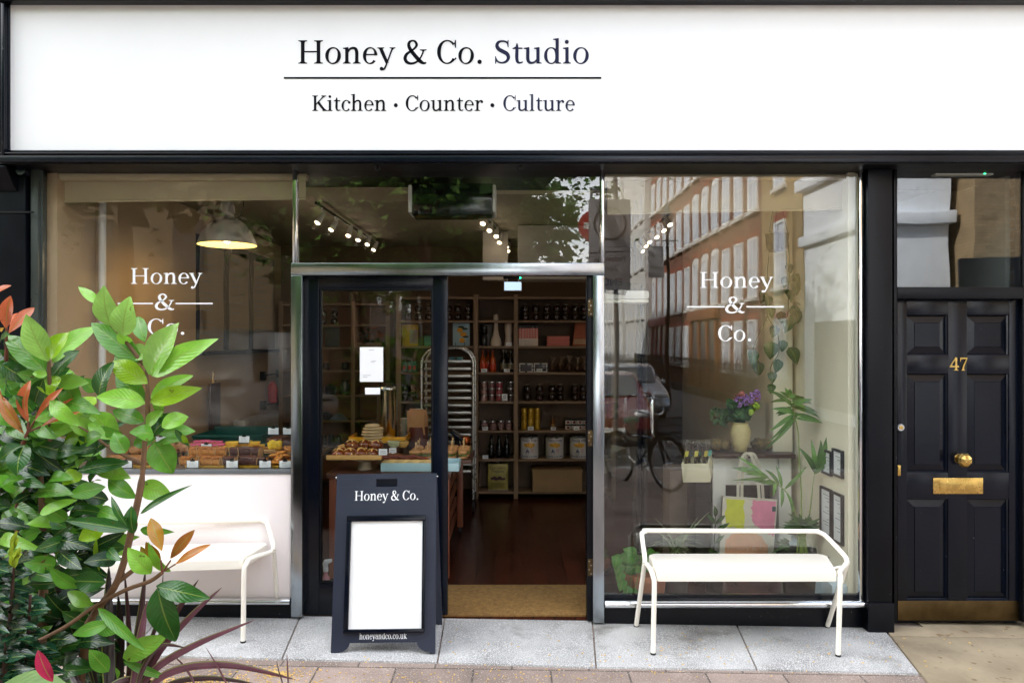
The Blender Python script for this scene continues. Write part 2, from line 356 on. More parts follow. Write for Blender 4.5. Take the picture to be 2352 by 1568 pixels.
def ring(cx, cy, rx, ry, tw, th, a0=0, a1=360, n=40, tilt=0.):
    Lp = []; Rp = []
    for i in range(n+1):
        a = R(a0+(a1-a0)*i/n); b = a+tilt
        Lp.append((cx+rx*math.cos(a), cy+ry*math.sin(a)))
        k = abs(math.cos(b))**1.3; t = .008+ th+(tw-th)*k
        Rp.append((cx+(rx-t)*math.cos(a), cy+(ry-min(t, th+(tw-th)*k*.6))*math.sin(a)))
    return ('strip', Lp, Rp)
def poly(*p): return ('poly', list(p))
def foot(x, w_, hw=.115, y=0., up=1):   # bracketed serif centred under a stem
    s = w_/2; q = lambda dx, dy: (x+dx, y+up*dy)
    return poly(q(-hw,0), q(hw,0), q(hw,.02), q(s+.025,.036), q(s,.075), q(-s,.075), q(-s-.025,.036), q(-hw,.02))
def stem(x, y0, y1, w_):
    w_ += .008
    return poly((x-w_/2,y0),(x+w_/2,y0),(x+w_/2,y1),(x-w_/2,y1))
def flag(x, w_, y): return poly((x-w_/2-.075,y-.035),(x-w_/2,y-.055),(x-w_/2,y-.1),(x+w_/2,y-.1),(x+w_/2,y+.008),(x+w_/2-.02,y+.008),(x-w_/2-.075,y-.015))
def dot(x, y, r): return ('strip', [(x+r*math.cos(a*.314), y+r*math.sin(a*.314)) for a in range(21)], [(x,y)]*21)
def sw(l, w0): return [(x,y,w0) for x,y in l]
GL = {}
def _glyphs():
    T = .088; t = .034
    GL['H'] = (.80, [stem(.165,.0,.69,.096), stem(.635,0,.69,.096), foot(.165,.096,.13), foot(.635,.096,.13), foot(.165,.096,.13,.69,-1), foot(.635,.096,.13,.69,-1), poly((.2,.335),(.6,.335),(.6,.372),(.2,.372))])
    GL['o'] = (.54, [ring(.27,.236,.232,.252,.092,.03,tilt=.25)])
    arch = lambda x: st([(x+.03,.33,.03),(x+.09,.43,.05),(x+.19,.462,.062),(x+.265,.43,.08),(x+.295,.33,.088),(x+.295,.2,.088),(x+.295,.04,.088)])
    GL['n'] = (.585, [stem(.14,0,.47,T), flag(.14,T,.48), foot(.14,T), arch(.14), foot(.435,T)])
    GL['h'] = (.58, [stem(.135,0,.74,T), flag(.135,T,.75), foot(.135,T), arch(.135), foot(.43,T)])
    GL['r'] = (.42, [stem(.14,0,.47,T), flag(.14,T,.48), foot(.14,T,.125), st([(.17,.31,.03),(.22,.42,.04),(.30,.46,.05),(.35,.45,.05)]), dot(.345,.41,.055)])
    GL['u'] = (.575, [st([(.13,.46,T),(.13,.3,T),(.13,.14,T),(.165,.045,.075),(.25,.018,.055),(.34,.05,.045),(.40,.12,.03)]), flag(.13,T,.48), stem(.43,.03,.47,T), flag(.43,T,.48), poly((.386,.0),(.54,.0),(.54,.02),(.474,.04),(.474,.1),(.386,.1))])
    GL['d'] = (.57, [ring(.25,.236,.215,.25,.09,.03,tilt=-.1), stem(.425,.02,.74,T), flag(.425,T,.75), poly((.381,.0),(.54,.0),(.54,.02),(.469,.04),(.469,.1),(.381,.1))])
    GL['e'] = (.485, [ring(.25,.236,.215,.252,.09,.032,2,318,tilt=.2), poly((.07,.25),(.455,.25),(.455,.285),(.07,.285))])
    GL['c'] = (.455, [ring(.25,.236,.215,.252,.09,.032,48,318,tilt=.2), dot(.385,.375,.055)])
    GL['a'] = (.50, [ring(.215,.15,.18,.155,.08,.028,60,300), st([(.2,.302,.03),(.29,.285,.032),(.36,.27,.034)]), st([(.10,.40,.03),(.17,.455,.042),(.26,.465,.05),(.335,.42,.075),(.35,.33,.084),(.35,.2,.084),(.36,.07,.08),(.42,.02,.045),(.485,.035,.03)]), dot(.105,.375,.055), st([(.24,.015,.03),(.31,.05,.03),(.36,.11,.03)])])
    GL['t'] = (.35, [st([(.16,.60,.02),(.16,.5,.07),(.155,.3,T),(.155,.15,T),(.18,.05,.07),(.25,.018,.04),(.33,.05,.022)]), poly((.03,.435),(.32,.435),(.32,.475),(.16,.475),(.11,.5),(.03,.455))])
    GL['i'] = (.29, [stem(.145,0,.47,T), flag(.145,T,.48), foot(.145,T), dot(.14,.645,.058)])
    GL['l'] = (.285, [stem(.14,0,.74,T), flag(.14,T,.75), foot(.14,T)])
    GL['k'] = (.545, [stem(.135,0,.74,T), flag(.135,T,.75), foot(.135,T), st([(.17,.2,.032),(.30,.33,.034),(.42,.45,.036)]), st([(.24,.28,.085),(.34,.15,.09),(.45,.015,.09)]), foot(.425,.04,.09,.475,-1), foot(.46,.07,.1)])
    GL['K'] = (.70, [stem(.165,0,.69,.096), foot(.165,.096,.13), foot(.165,.096,.13,.69,-1), st([(.2,.28,.036),(.38,.47,.038),(.56,.67,.04)]), st([(.30,.40,.1),(.45,.2,.104),(.60,.015,.1)]), foot(.56,.05,.11,.69,-1), foot(.61,.08,.11)])
    GL['y'] = (.50, [st([(.08,.46,.09),(.17,.24,.092),(.275,.01,.085)]), st([(.43,.46,.034),(.33,.19,.034),(.24,-.05,.036),(.18,-.16,.045),(.11,-.185,.04)]), dot(.105,-.155,.055), foot(.08,.07,.1,.48,-1), foot(.43,.03,.085,.48,-1)])
    GL['C'] = (.645, [ring(.35,.345,.30,.358,.104,.034,42,322,tilt=.1), poly((.585,.47),(.612,.47),(.612,.70),(.59,.70),(.56,.61)), st([(.58,.12,.03),(.61,.17,.026)])])
    GL['S'] = (.56, [st([(.46,.56,.032),(.405,.64,.042),(.29,.668,.045),(.165,.63,.07),(.125,.53,.092),(.18,.43,.104),(.30,.36,.108),(.42,.29,.104),(.465,.18,.092),(.41,.07,.066),(.28,.022,.045),(.15,.06,.04),(.09,.16,.03)]), poly((.445,.49),(.47,.49),(.47,.70),(.45,.70),(.42,.62)), poly((.07,.215),(.095,.215),(.12,.09),(.09,-.01),(.07,-.01))])
    GL['.'] = (.27, [dot(.13,.05,.064)])
    GL['\u2022'] = (.34, [dot(.17,.25,.09)])
    GL[' '] = (.235, [])
    GL['&'] = (.74, [st([(.62,.40,.034),(.58,.27,.036),(.50,.13,.04),(.38,.03,.05),(.24,-.0,.06),(.115,.05,.085),(.07,.16,.09),(.12,.28,.075),(.24,.37,.05),(.36,.46,.05),(.415,.56,.07),(.37,.655,.055),(.29,.682,.04),(.205,.64,.065),(.18,.54,.085),(.24,.40,.1),(.38,.22,.104),(.53,.06,.1),(.63,.01,.06),(.70,.03,.03)]), foot(.61,.03,.1,.42,-1)])
    GL['4'] = (.56, [poly((.02,.17),(.54,.17),(.54,.235),(.02,.235)), st([(.05,.22,.035),(.21,.44,.038),(.37,.66,.04)]), stem(.38,0,.66,.095), foot(.38,.095,.12)])
    GL['7'] = (.50, [poly((.04,.585),(.46,.585),(.46,.66),(.04,.66)), poly((.04,.45),(.07,.45),(.10,.59),(.04,.59)), st([(.43,.61,.05),(.32,.38,.06),(.235,.18,.08),(.21,0,.095)]), foot(.21,.095,.10)])
_glyphs()
def text_mb(s, x0, x1, zb, em, y, dep=.003, bold=1., mb=None):
    """lettering in the plane y, facing the street, from x0 to x1, baseline zb, em size em"""
    adv = sum(GL[c][0] for c in s) - .06; sx = (x1-x0)/adv; pen = -.03
    mb = mb or MB(); k = 0
    for ch in s:
        for g in GL[ch][1]:
            e = .00012*(k % 9); k += 1; yf = y-dep-e
            if g[0] == 'poly':
                pts = [(x0+(pen+a)*sx, zb+b*em) for a, b in g[1]]; mb.prism(pts, yf, y)
            else:
                Lp = [(x0+(pen+a)*sx, zb+b*em) for a, b in g[1]]; Rp = [(x0+(pen+a)*sx, zb+b*em) for a, b in g[2]]
                n = len(Lp); vs = [(a,yf,b) for a,b in Lp]+[(a,yf,b) for a,b in Rp]+[(a,y,b) for a,b in Lp]+[(a,y,b) for a,b in Rp]
                fs = [(i,i+1,n+i+1,n+i) for i in range(n-1)] + [(i,2*n+i,2*n+i+1,i+1) for i in range(n-1)] + [(n+i,n+i+1,3*n+i+1,3*n+i) for i in range(n-1)]
                fs += [(0,n,3*n,2*n),(n-1,3*n-1,4*n-1,2*n-1)]
                mb.add(vs, fs)
        pen += GL[ch][0]
    return mb
def sans(s, size, align='CENTER'):
    cu = bpy.data.curves.new('t', 'FONT'); cu.body = s; cu.size = size; cu.align_x = align; cu.extrude = .002
    o = bpy.data.objects.new('t', cu); col.objects.link(o); bpy.context.view_layer.update()
    me = bpy.data.meshes.new_from_object(o.evaluated_get(bpy.context.evaluated_depsgraph_get()))
    bpy.data.objects.remove(o); v = [tuple(a.co) for a in me.vertices]; f = [tuple(p.vertices) for p in me.polygons]
    return v, f

# ------------------------------------------------------------------ ground
GZ0 = Z(1428)
def slab(mb, pts, top=0., th=.06):            # flat slab following the fall of the pavement
    n = len(pts); vs = [(x,y,gz(x,y)+top) for x,y in pts] + [(x,y,gz(x,y)+top-th) for x,y in pts]
    mb.add(vs, [tuple(range(n)), tuple(range(2*n-1,n-1,-1))] + [(i,i+n,(i+1)%n+n,(i+1)%n) for i in range(n)])
paver_m = bricks('pink_brown_pavers', C(150,132,122), C(130,114,105), C(84,74,68), 1., .42, .21, .5, .85, 'xy', .006, .35, (150,.60,C(186,174,164)))
granite_m = M('speckled_granite', C(184,183,181), .62, var=.16, vs=2.1, bump=.15, bs=220, c2=C(118,116,115), fleck=(170,.52,C(204,203,202)), stain=(2.6,.56,.14,C(112,108,100)))
concrete_m = M('worn_buff_concrete', C(158,143,118), .8, var=.3, vs=2.2, bump=.18, bs=120, c2=C(118,104,84), fleck=(14,.64,C(116,96,72)), stain=(1.7,.52,.2,C(106,94,76)))
asphalt = M('asphalt', (.055,.055,.058), .85, var=.25, vs=8, bump=.3, bs=150)
mb = MB(); NX = 24; NY = 10
xs = [-16+32*i/NX for i in range(NX+1)]; ys = [-6.6+6.9*j/NY for j in range(NY+1)]
for j in range(NY+1):
    for i in range(NX+1): mb.v.append((xs[i], ys[j], gz(xs[i],ys[j])-.012))
for j in range(NY):
    for i in range(NX): a = j*(NX+1)+i; mb.f.append((a,a+1,a+NX+2,a+NX+1))
tag(mb.build('pavement', paver_m), kind='structure')
mb = MB(); vs = [(x,-6.6,gz(x,-6.6)-.012) for x in xs]+[(x,-6.6,-.8) for x in xs]; n = len(xs)
mb.add([(x,y-.0,z) for x,y,z in vs]+[(x,-6.75,gz(x,-6.6)-.02) for x in xs], [(i,n+i,n+i+1,i+1) for i in range(n-1)])
mb = MB()
for i in range(n-1): mb.box(xs[i]+.004, xs[i+1]-.004, -6.78, -6.603, -.75, gz(xs[i]+.6,-6.6)-.014)
tag(mb.build('kerb', granite_m, bevel=.015), kind='structure')
tag(MB().add([(-250,-260,-.42),(250,-260,-.42),(250,120,-.42),(-250,120,-.42)], [(0,1,2,3)]).build('road', asphalt), kind='structure')
# granite slabs, corners read from the picture
top_px = [(-330,1408),(60,1411),(372,1413),(685,1420),(1020,1424),(1362,1430),(1695,1436),(2032,1441)]
bot_px = [(-480,1484),(-70,1492),(290,1502),(648,1511),(1005,1519),(1369,1530),(1738,1535),(2112,1545)]
mb = MB()
for i in range(len(top_px)-1):
    a, b, c, d = G(*top_px[i]), G(*top_px[i+1]), G(*bot_px[i+1]), G(*bot_px[i])
    e = .0045
    pts = [(d.x+e,d.y),(c.x-e,c.y),(b.x-e,.03),(a.x+e,.03)]
    slab(mb, pts, .0)
tag(mb.build('granite_paving', granite_m, bevel=.004), kind='structure')
a, d = G(*top_px[-1]), G(*bot_px[-1]); d2 = G(2190,1640)
mb = MB(); ym = -.13; xm = a.x+(d.x-a.x)*(ym-.02)/(d.y-.02)
slab(mb, [(xm+.006,ym),(9,ym),(9,.3),(2.6,.3),(2.6,.02),(a.x+.006,.02)], .001)
slab(mb, [(d2.x+.006,d2.y),(3.62,d2.y),(3.62,ym-.006),(xm+.006,ym-.006),(d.x+.006,d.y)], -.001)
slab(mb, [(3.626,d2.y),(9,d2.y),(9,ym-.006),(3.626,ym-.006)], -.001)
tag(mb.build('concrete_paving', concrete_m, bevel=.004), kind='structure')

# ------------------------------------------------------------------ building shell (shopfront)
mb = MB(); z0 = -.6
wall_br = bricks('yellow_stock_brick', C(150,128,92), C(120,100,72), C(140,132,118), 1., .225, .075, .5, .9, 'xz', .01)
upper = MB().box(-40, 12, -.04, 8, 3.90, 15).build('shading_upper_wall', wall_br); tag(upper, 'unseen yellow brick wall above the white shop fascia, enlarged to cast shade', 'wall')  # unseen upper wall, made taller, deeper and longer to shade facade and pavement
# fascia
YF = -.18
sg = thing('fascia_sign', 'long white fascia sign with black moulded frame and serif lettering above the shop', 'shop sign', (0, YF, Z(360,YF)))
x_r = 4.6; x_l = X(2, YF)
MB().box(X(20,YF+.03), x_r, YF+.03, .04, Z(345,YF+.03), Z(10,YF+.03)).build('sign_panel', whitesign, sg)
fr = MB()
def mould(py0, py1, yf): fr.box(x_l, x_r, yf, .06, Z(py1,yf), Z(py0,yf))
mould(345.5, 350, YF+.012); mould(350.3, 353.5, YF-.012); mould(353.9, 357.5, YF); mould(357.8, 372, YF-.02)
mould(-14, 2, YF-.03); mould(2.3, 6, YF); mould(6.2, 9.8, YF+.015)
for px0, px1, yf in ((2, 9, YF-.015), (9.3, 14, YF), (14.3, 20, YF+.014)):
    fr.box(X(px0,yf), X(px1,yf), yf, .05, Z(357.6,yf), Z(5.9,yf))
fr.build('frame', blackgloss, sg, bevel=.0035)
MB().box(x_l-.05, x_r, YF-.10, .05, Z(-16,YF), Z(-16,YF)+.10).build('cornice', black, sg, bevel=.01)
MB().box(-5.2, x_l-.004, -.16, .05, Z(372,-.18), Z(-14,-.18)).build('end_board', black, sg, bevel=.006)
yt = YF+.0299
s_ = lambda s, p0, p1, pb, cap: text_mb(s, X(p0,yt), X(p1,yt), Z(pb,yt), cap/.69*mpp(yt), yt, .002)
# the last words catch a bluish ink
s_('Honey & Co.', 685, 1110, 146.5, 53).build('lettering', inkblack, sg, smooth=0)
s_('Studio', 1134, 1353, 146.5, 53).build('lettering', inkblue, sg, smooth=0)
MB().box(X(652,yt), X(1381,yt), yt-.0025, yt, Z(181.5,yt), Z(177.5,yt)).build('rule', inkblack, sg)
s_('Kitchen \u2022 Counter \u2022', 717, 1138, 255, 35).build('lettering', inkblack, sg, smooth=0)
s_('Culture', 1155, 1320, 255, 35).build('lettering', inkblue, sg, smooth=0)
# soffit and piers
zs = Z(372, YF)
tag(MB().box(-5.2, x_r, YF+.002, .6, zs-.012, zs+.0).build('soffit', blackplain), 'dark board soffit under the white fascia sign', 'soffit')
def pier(px0, px1, label, extra=None, yf=-.07):
    b = G(.5*(px0+px1), 1432); r = thing('pilaster', label, 'pilaster', (X(.5*(px0+px1)), yf, b.z))
    x0, x1 = X(px0,yf), X(px1,yf)
    MB().box(x0, x1, yf, .12, -.3, zs-.014).build('shaft', black, r, bevel=.006)
    MB().box(x0-.006, x1+.006, yf-.014, .10, -.28, .14).build('plinth', black, r, bevel=.006)
    return r
r = pier(-260, 58, 'wide black painted pilaster with scroll bracket beside the cream window wall')
yb = -.072
MB().prismx([(yb,Z(372,YF)-.016),(yb-.1,Z(372,YF)-.016),(yb-.105,Z(400)),(yb-.06,Z(425)),(yb-.02,Z(440)),(yb,Z(446))], X(-60,yb), X(40,yb)).build('bracket', black, r, bevel=.008)
MB().cyl((X(62,yb),yb-.002,Z(405)), (X(62,yb),yb-.06,Z(402)), .022, .03, 16).build('dome_camera', blackgloss, r)
mbj = MB(); mbj.box(X(-60,yb), X(78,yb), yb-.004, yb+.003, Z(494), Z(490)); mbj.build('joint_strip', blackplain, r)
pier(1994, 2050, 'narrow black pilaster between the planted shop window and panelled door')
r = pier(2402, 2490, 'black pilaster on the far side of the panelled door')
# masonry backing beyond the frame
tag(MB().box(-40, X(-262,-.07), -.04, 8, -.4, 3.89).build('side_wall', wall_br), 'yellow brick wall next to the wide black pilaster', 'wall')
tag(MB().box(X(2492,-.07), 12, -.04, 8, -.4, 3.89).build('side_wall', wall_br), 'yellow brick wall past the panelled door', 'wall')

# ------------------------------------------------------------------ shop windows
def sheet_glass(mb, px0, px1, py0, py1, y=0., t=.006): return mb.box(X(px0), X(px1), y-t/2, y+t/2, Z(py1), Z(py0))
def lettering_group(r, cx, y, sc, hy, base1, amp_b, base3, lines):
    t = text_mb('Honey', X(lines[0]), X(lines[1]), Z(base1), sc, y, .0012)
    text_mb('&', X(lines[2]), X(lines[3]), Z(amp_b), sc, y, .0012, mb=t)
    text_mb('Co.', X(lines[4]), X(lines[5]), Z(base3), sc, y, .0012, mb=t)
    t.box(X(lines[6]), X(lines[7]), y-.001, y, Z(hy+1.6), Z(hy-1.6)); t.box(X(lines[8]), X(lines[9]), y-.001, y, Z(hy+1.6), Z(hy-1.6))
    return t.build('lettering', vinyl, r, smooth=0)
# window one: pastry counter
wl = thing('shop_window', 'shop window with white serif lettering above the pastry counter', 'shop window', (X(380), 0, Z(1370)))
sheet_glass(MB(), 97, 671, 391, 1084).build('pane', clearglass, wl)
MB().pbox(70, 87, 386, 1410, -.045, .09).pbox(87.2, 97, 388, 1376, -.02, .05).build('frame', M('green_grey_frame', (.045,.055,.05), .3, var=.4, vs=3), wl, bevel=.003)
MB().pbox(97, 668, 1085, 1371, -.006, .03).build('lower_panel', pinkpanel, wl, bevel=.002)
MB().pbox(97.5, 668, 1078.5, 1088.5, -.012, .05).build('counter_edge', M('counter_grey', C(112,116,120), .4, .3), wl, bevel=.003)
MB().pbox(97.5, 671, 386.5, 391, -.012, .03).build('head_trim', chromev, wl, bevel=.002)
def sill(r, px0, px1, py0, py1):
    zc = Z(.5*(py0+py1), -.03); h = abs(Z(py0,-.03)-Z(py1,-.03))/2
    pts = [(-.055+h*1.2-math.cos(a*math.pi/8)*0-h*1.2*math.sin(math.pi*a/8), zc+h*math.cos(math.pi*a/8)) for a in range(9)] + [(.03,zc-h),(.03,zc+h)]
    return MB().prismx(pts, X(px0,-.03), X(px1,-.03)).build('sill', chromev, r, smooth=50)
sill(wl, 78, 667, 1373, 1388)
MB().box(X(78,-.01), X(667,-.01), -.012, .06, -.3, Z(1388.5,-.03)).build('stall_riser', black, wl, bevel=.003)
lettering_group(wl, 382, -.0035, 52*mpp(0), 697, 652, 711, 768, (301,463,357,401,339,427,271,352,404,489))
# window two: planted window
wr = thing('shop_window', 'shop window with white serif lettering full of plants behind the bench', 'shop window', (X(1690), 0, Z(1366)))
sheet_glass(MB(), 1388, 1975, 391, 1366).build('pane', shopglass, wr)
MB().pbox(1974.5, 1983, 388, 1380, -.03, .07).build('frame', chromev, wr, bevel=.004)
MB().pbox(1388.5, 1974, 1366, 1377, -.012, .04).build('bottom_bead', blackgloss, wr, bevel=.003)
MB().pbox(1388.5, 1974, 386.5, 391, -.012, .03).build('head_trim', chromev, wr, bevel=.002)
sill(wr, 1389, 1983, 1378, 1396)
rs = MB().box(X(1389,-.01), X(1983,-.01), -.012, .06, -.3, Z(1396.5,-.03))
rs.build('stall_riser', black, wr, bevel=.003)
v_ = MB()
for px in (1775, 1793, 1807): v_.cyl((X(px), -.014, Z(1415)), (X(px), -.0125, Z(1415)), .009, n=12)
v_.build('air_hole', blackplain, wr)
lettering_group(wr, 1690, -.0035, 52*mpp(0), 704.5, 661, 718, 783, (1607,1773,1666,1710,1648,1727,1577,1664,1714,1800))

# ------------------------------------------------------------------ shop entrance
en = thing('entrance_frame', 'worn chrome frame round the shop doorway with glazed transom over it', 'door frame', (X(1028), 0, Z(1418)))
MB().pbox(668, 1388, 604, 632, -.035, .09).build('head_bar', chrome, en, bevel=.004)
MB().pbox(668, 694, 632.3, 1416, -.035, .09).build('post', chrome, en, bevel=.004)
MB().pbox(1362, 1388, 632.3, 1430, -.035, .09).build('post', chrome, en, bevel=.004)
MB().pbox(671.5, 680.5, 387, 603.7, -.03, .06).build('mullion', chromev, en, bevel=.003)
MB().pbox(1379.5, 1387.5, 387, 603.7, -.03, .06).build('mullion', chromev, en, bevel=.003)
sheet_glass(MB(), 680.7, 1379.3, 388, 604).build('transom_pane', shopglass, en)
MB().pbox(681, 1379, 386.5, 390, -.01, .03).build('head_trim', blackplain, en)
for px in (867, 1195):
    ring_ = MB(); c_ = P(px, 390, -.15); c_.z = zs-.03
    ring_.tube([c_+Vector((.014*math.cos(a*.5236), 0, .014*math.sin(a*.5236))) for a in range(13)], .0045, 8)
    ring_.cyl(c_+Vector((0,0,.013)), (c_.x,c_.y,zs-.012), .004, n=8)
    tag(ring_.build('eye_bolt', blackplain), 'small black eye bolt under the soffit, %s' % ('nearer the pendant lamp' if px < 1000 else 'nearer the planted window'), 'eye bolt')
def door_leaf(r, w_, zb, zt, T=.045, stiles=(.105,.09), top=.085, bot=.18):
    """glazed leaf along local +x from the hinge line at 0"""
    f = MB(); f.box(0, stiles[0], -T/2, T/2, zb, zt); f.box(w_-stiles[1], w_, -T/2, T/2, zb, zt)
    f.box(stiles[0]+.0005, w_-stiles[1]-.0005, -T/2+.002, T/2-.002, zt-top, zt-.001); f.box(stiles[0]+.0005, w_-stiles[1]-.0005, -T/2+.002, T/2-.002, zb+.001, zb+bot)
    f.build('leaf_frame', blackgloss, r, bevel=.004)
    b = MB(); e = .014; x0, x1, za, zc = stiles[0]+.001, w_-stiles[1]-.001, zb+bot+.001, zt-top-.001
    for q in (x0, x1-e): b.box(q, q+e, -T/2+.006, T/2-.006, za, zc)
    b.box(x0+e, x1-e, -T/2+.006, T/2-.006, za, za+e); b.box(x0+e, x1-e, -T/2+.006, T/2-.006, zc-e, zc)
    b.build('glazing_bead', black, r, bevel=.004)
    MB().box(x0+.004, x1-.004, -.003, .003, za+.004, zc-.004).build('pane', doorglass, r)
dl = thing('shop_door', 'closed black framed glass door leaf with notices, behind the folding board', 'door', (X(694.5,.03), .055, 0))
w1 = X(1028,.03)-X(694.5,.03)
yd = .03; zt_ = Z(632.5,.03); zb_ = Z(1412,.03)

def leaf_at(r, x0, x1, zb, zt, y, stiles, top, bot):
    loc = Vector(r.location); r.location = (0,0,0)
    door_leaf(r, x1-x0, zb, zt, .045, stiles, top, bot)
    r.location = (x0, y, 0); return r
m0 = mpp(.03)
leaf_at(dl, X(694.5,.03), X(1028,.03), zb_, zt_, .055, ((732-694.5)*m0, (1028-995)*m0), (662-632.5)*m0, (1412-1341)*m0)
def sheet_paper(mb, px0, px1, py0, py1, y, t=.001): return mb.pbox(px0, px1, py0, py1, y, t)
n1 = thing('door_notice', 'white printed sheet taped to the glass of the closed door leaf', 'notice', P(853, 877, .045))
sheet_paper(MB(), 826.5, 880, 797, 876.5, .046).build('sheet', paper, n1)
g_ = MB()
for k, (a, b) in enumerate(((847,859),(853,864),(851,861),(834,852),(834,844))):
    py = (803, 828, 831, 861, 865)[k]; g_.pbox(a, b, py, py+1.1, .0452, .0006)
g_.build('print', M('faint_print', (.45,.45,.47), .7), n1)
tag(sheet_paper(MB(), 838.5, 873, 890, 905.5, .046).build('small_notice', paper), 'small blank white card stuck on the door glass below the printed sheet', 'notice')
# open leaf, swung inward past square
yo = .05; hx = X(1355, yo)
do = thing('shop_door', 'black glass door leaf swung open into the shop, with curved chrome pull handle', 'door', (0,0,0))
Lw = .90
door_leaf(do, Lw, Z(1412,.03)+.0, Z(633,.03)-.0, .045, (.09,.10), .08, .19)
ang = math.atan2(.76, .967+.02-hx)
hd = MB(); xh = Lw-.05
for sgn in (-1,):
    yb_ = sgn*.0225; zt1, zb1 = 1.36, 1.06
    hd.tube([(xh,yb_,zt1),(xh-.0,yb_-.045,zt1),(xh-.035,yb_-.075,zt1-.01),(xh-.06,yb_-.08,zt1-.035),(xh-.065,yb_-.08,zt1-.07),(xh-.065,yb_-.08,zb1+.07),(xh-.06,yb_-.08,zb1+.035),(xh-.035,yb_-.075,zb1+.01),(xh,yb_-.045,zb1),(xh,yb_,zb1)], .0125, 12)
hd.build('pull_handle', chromev, do, smooth=60)
do.location = (hx, yo+.02, 0); do.rotation_euler = (0,0,ang)
# hinge jamb with brass hinges
hj = thing('hinge_jamb', 'black hinge post with three brass hinges inside the chrome frame', 'door jamb', P(1355, 1425, .0))
MB().pbox(1348, 1361.7, 633, 1425, .0, .07).build('post', black, hj, bevel=.003)
for py0, py1 in ((687,726),(988,1025),(1283,1322)):
    h_ = MB().pbox(1350, 1361, py0, py1, -.003, .006); h_.cyl(P(1361.5,py0,-.004), P(1361.5,py1,-.004), .004, n=8)
    h_.build('hinge', brassdark, hj, bevel=.001)
    s2 = MB()
    for k in range(4): c_ = P(1353+4.5*(k%2), py0+5+k*(py1-py0-10)/3, -.003); s2.cyl(c_, c_+Vector((0,-.0015,0)), .0035, n=8)
    s2.build('screws', steel, hj)

# ------------------------------------------------------------------ house door 47
hf = thing('house_door_frame', 'black door frame with plain glass fanlight above the panelled door', 'door frame', P(2204, 1430, 0))
MB().pbox(2053.5, 2061, 384, 1428, -.03, .12).build('jamb', black, hf, bevel=.004)
MB().pbox(2349, 2362, 384, 1428, .01, .08).build('jamb', black, hf, bevel=.004)
MB().pbox(2061.2, 2352, 659, 686, -.02, .10).build('transom_bar', black, hf, bevel=.006)
MB().pbox(2061.2, 2348.8, 383, 387, -.02, .08).build('head', black, hf)
MB().pbox(2061.2, 2348.5, 387.2, 658.8, .02, .006).build('fanlight_pane', fanglass, hf)
yd = .045
hd = thing('house_door', 'black six panelled front door with brass fittings and numerals', 'door', P(2204, 1426, yd))
X0, X1 = 2061.5, 2345.5
body = MB(); L_, R_ = (2083, 2178), (2221, 2318)
rows = ((723, 815), (858, 1085), (1146, 1377))
body.pbox(X0, 2083, 688, 1426, yd, .045); body.pbox(2178, 2221, 688, 1426, yd, .045); body.pbox(2318, X1, 688, 1426, yd, .045)
for a, b in (L_, R_):
    for p0, p1 in ((688,723),(815,858),(1085,1146),(1377,1426)): body.pbox(a+.05, b-.05, p0, p1, yd+.0006, .044)
body.build('door_slab', blackgloss, hd, bevel=.0022)
for a, b in (L_, R_):
    for p0, p1 in rows:
        m = mpp(yd); x0, x1, z1, z0 = X(a,yd), X(b,yd), Z(p0,yd), Z(p1,yd); iw = 19*m; dy = .015
        q = MB()
        def fr_(d, y): return [(x0+d,y,z0+d),(x1-d,y,z0+d),(x1-d,y,z1-d),(x0+d,y,z1-d)]
        vs = fr_(0,yd+.012)+fr_(.006,yd+.020)+fr_(iw*.95,yd+.008)+fr_(iw,yd+.004)
        fs = [(12,13,14,15)]
        for k in range(3):
            for i in range(4): fs.append((k*4+i, k*4+(i+1)%4, k*4+4+(i+1)%4, k*4+4+i))
        q.add(vs, fs).build('panel', blackgloss, hd, smooth=0)
kp = MB().pbox(X0+1, X1-.5, 1379, 1424, yd-.003, .0029); kp.build('kick_plate', brassdark, hd, bevel=.0008)
lb = MB().pbox(2143.5, 2258, 1097, 1133.5, yd-.004, .004).build('letter_plate', brass, hd, bevel=.0012)
MB().pbox(2159, 2243, 1103.5, 1126, yd-.008, .0039).build('flap', brass, lb, bevel=.0025)
kn = MB(); c_ = P(2203, 1053, yd)
kn.cyl(c_, c_+Vector((0,-.008,0)), .031, .028, 24)
kn.build('knob_rose', brass, hd)
ks = MB(); prof = [(.012,.006),(.013,.03),(.03,.036),(.044,.05),(.046,.06),(.036,.077),(.018,.084),(0,.085)]
vs = []
for r_, h in prof:
    for k in range(8): q = math.pi/8+math.pi/4*k; vs.append((c_.x+r_*math.cos(q), c_.y-h, c_.z+r_*math.sin(q)))
fs = [(i*8+k, i*8+(k+1)%8, (i+1)*8+(k+1)%8, (i+1)*8+k) for i in range(len(prof)-1) for k in range(8)]
ks.add(vs, fs).build('octagonal_knob', brass, hd, smooth=0)
c_ = P(2067.5, 981, yd); lk = MB().cyl(c_, c_+Vector((0,-.012,0)), .0235, .021, 24).build('cylinder_lock', steel, hd)
MB().cyl(c_+Vector((0,-.0125,0)), c_+Vector((0,-.016,0)), .012, n=16).box(c_.x-.0015, c_.x+.0015, c_.y-.0165, c_.y-.0161, c_.z-.007, c_.z+.007).build('keyway', brass, lk)
MB().pbox(2062.3, 2069, 1068, 1092, yd-.004, .0038).build('latch_plate', brass, hd, bevel=.001)
text_mb('47', X(2181,yd), X(2221,yd), Z(850.5,yd), 30/.67*mpp(yd), yd-.0005, .006).build('house_number', brass, hd, smooth=0)
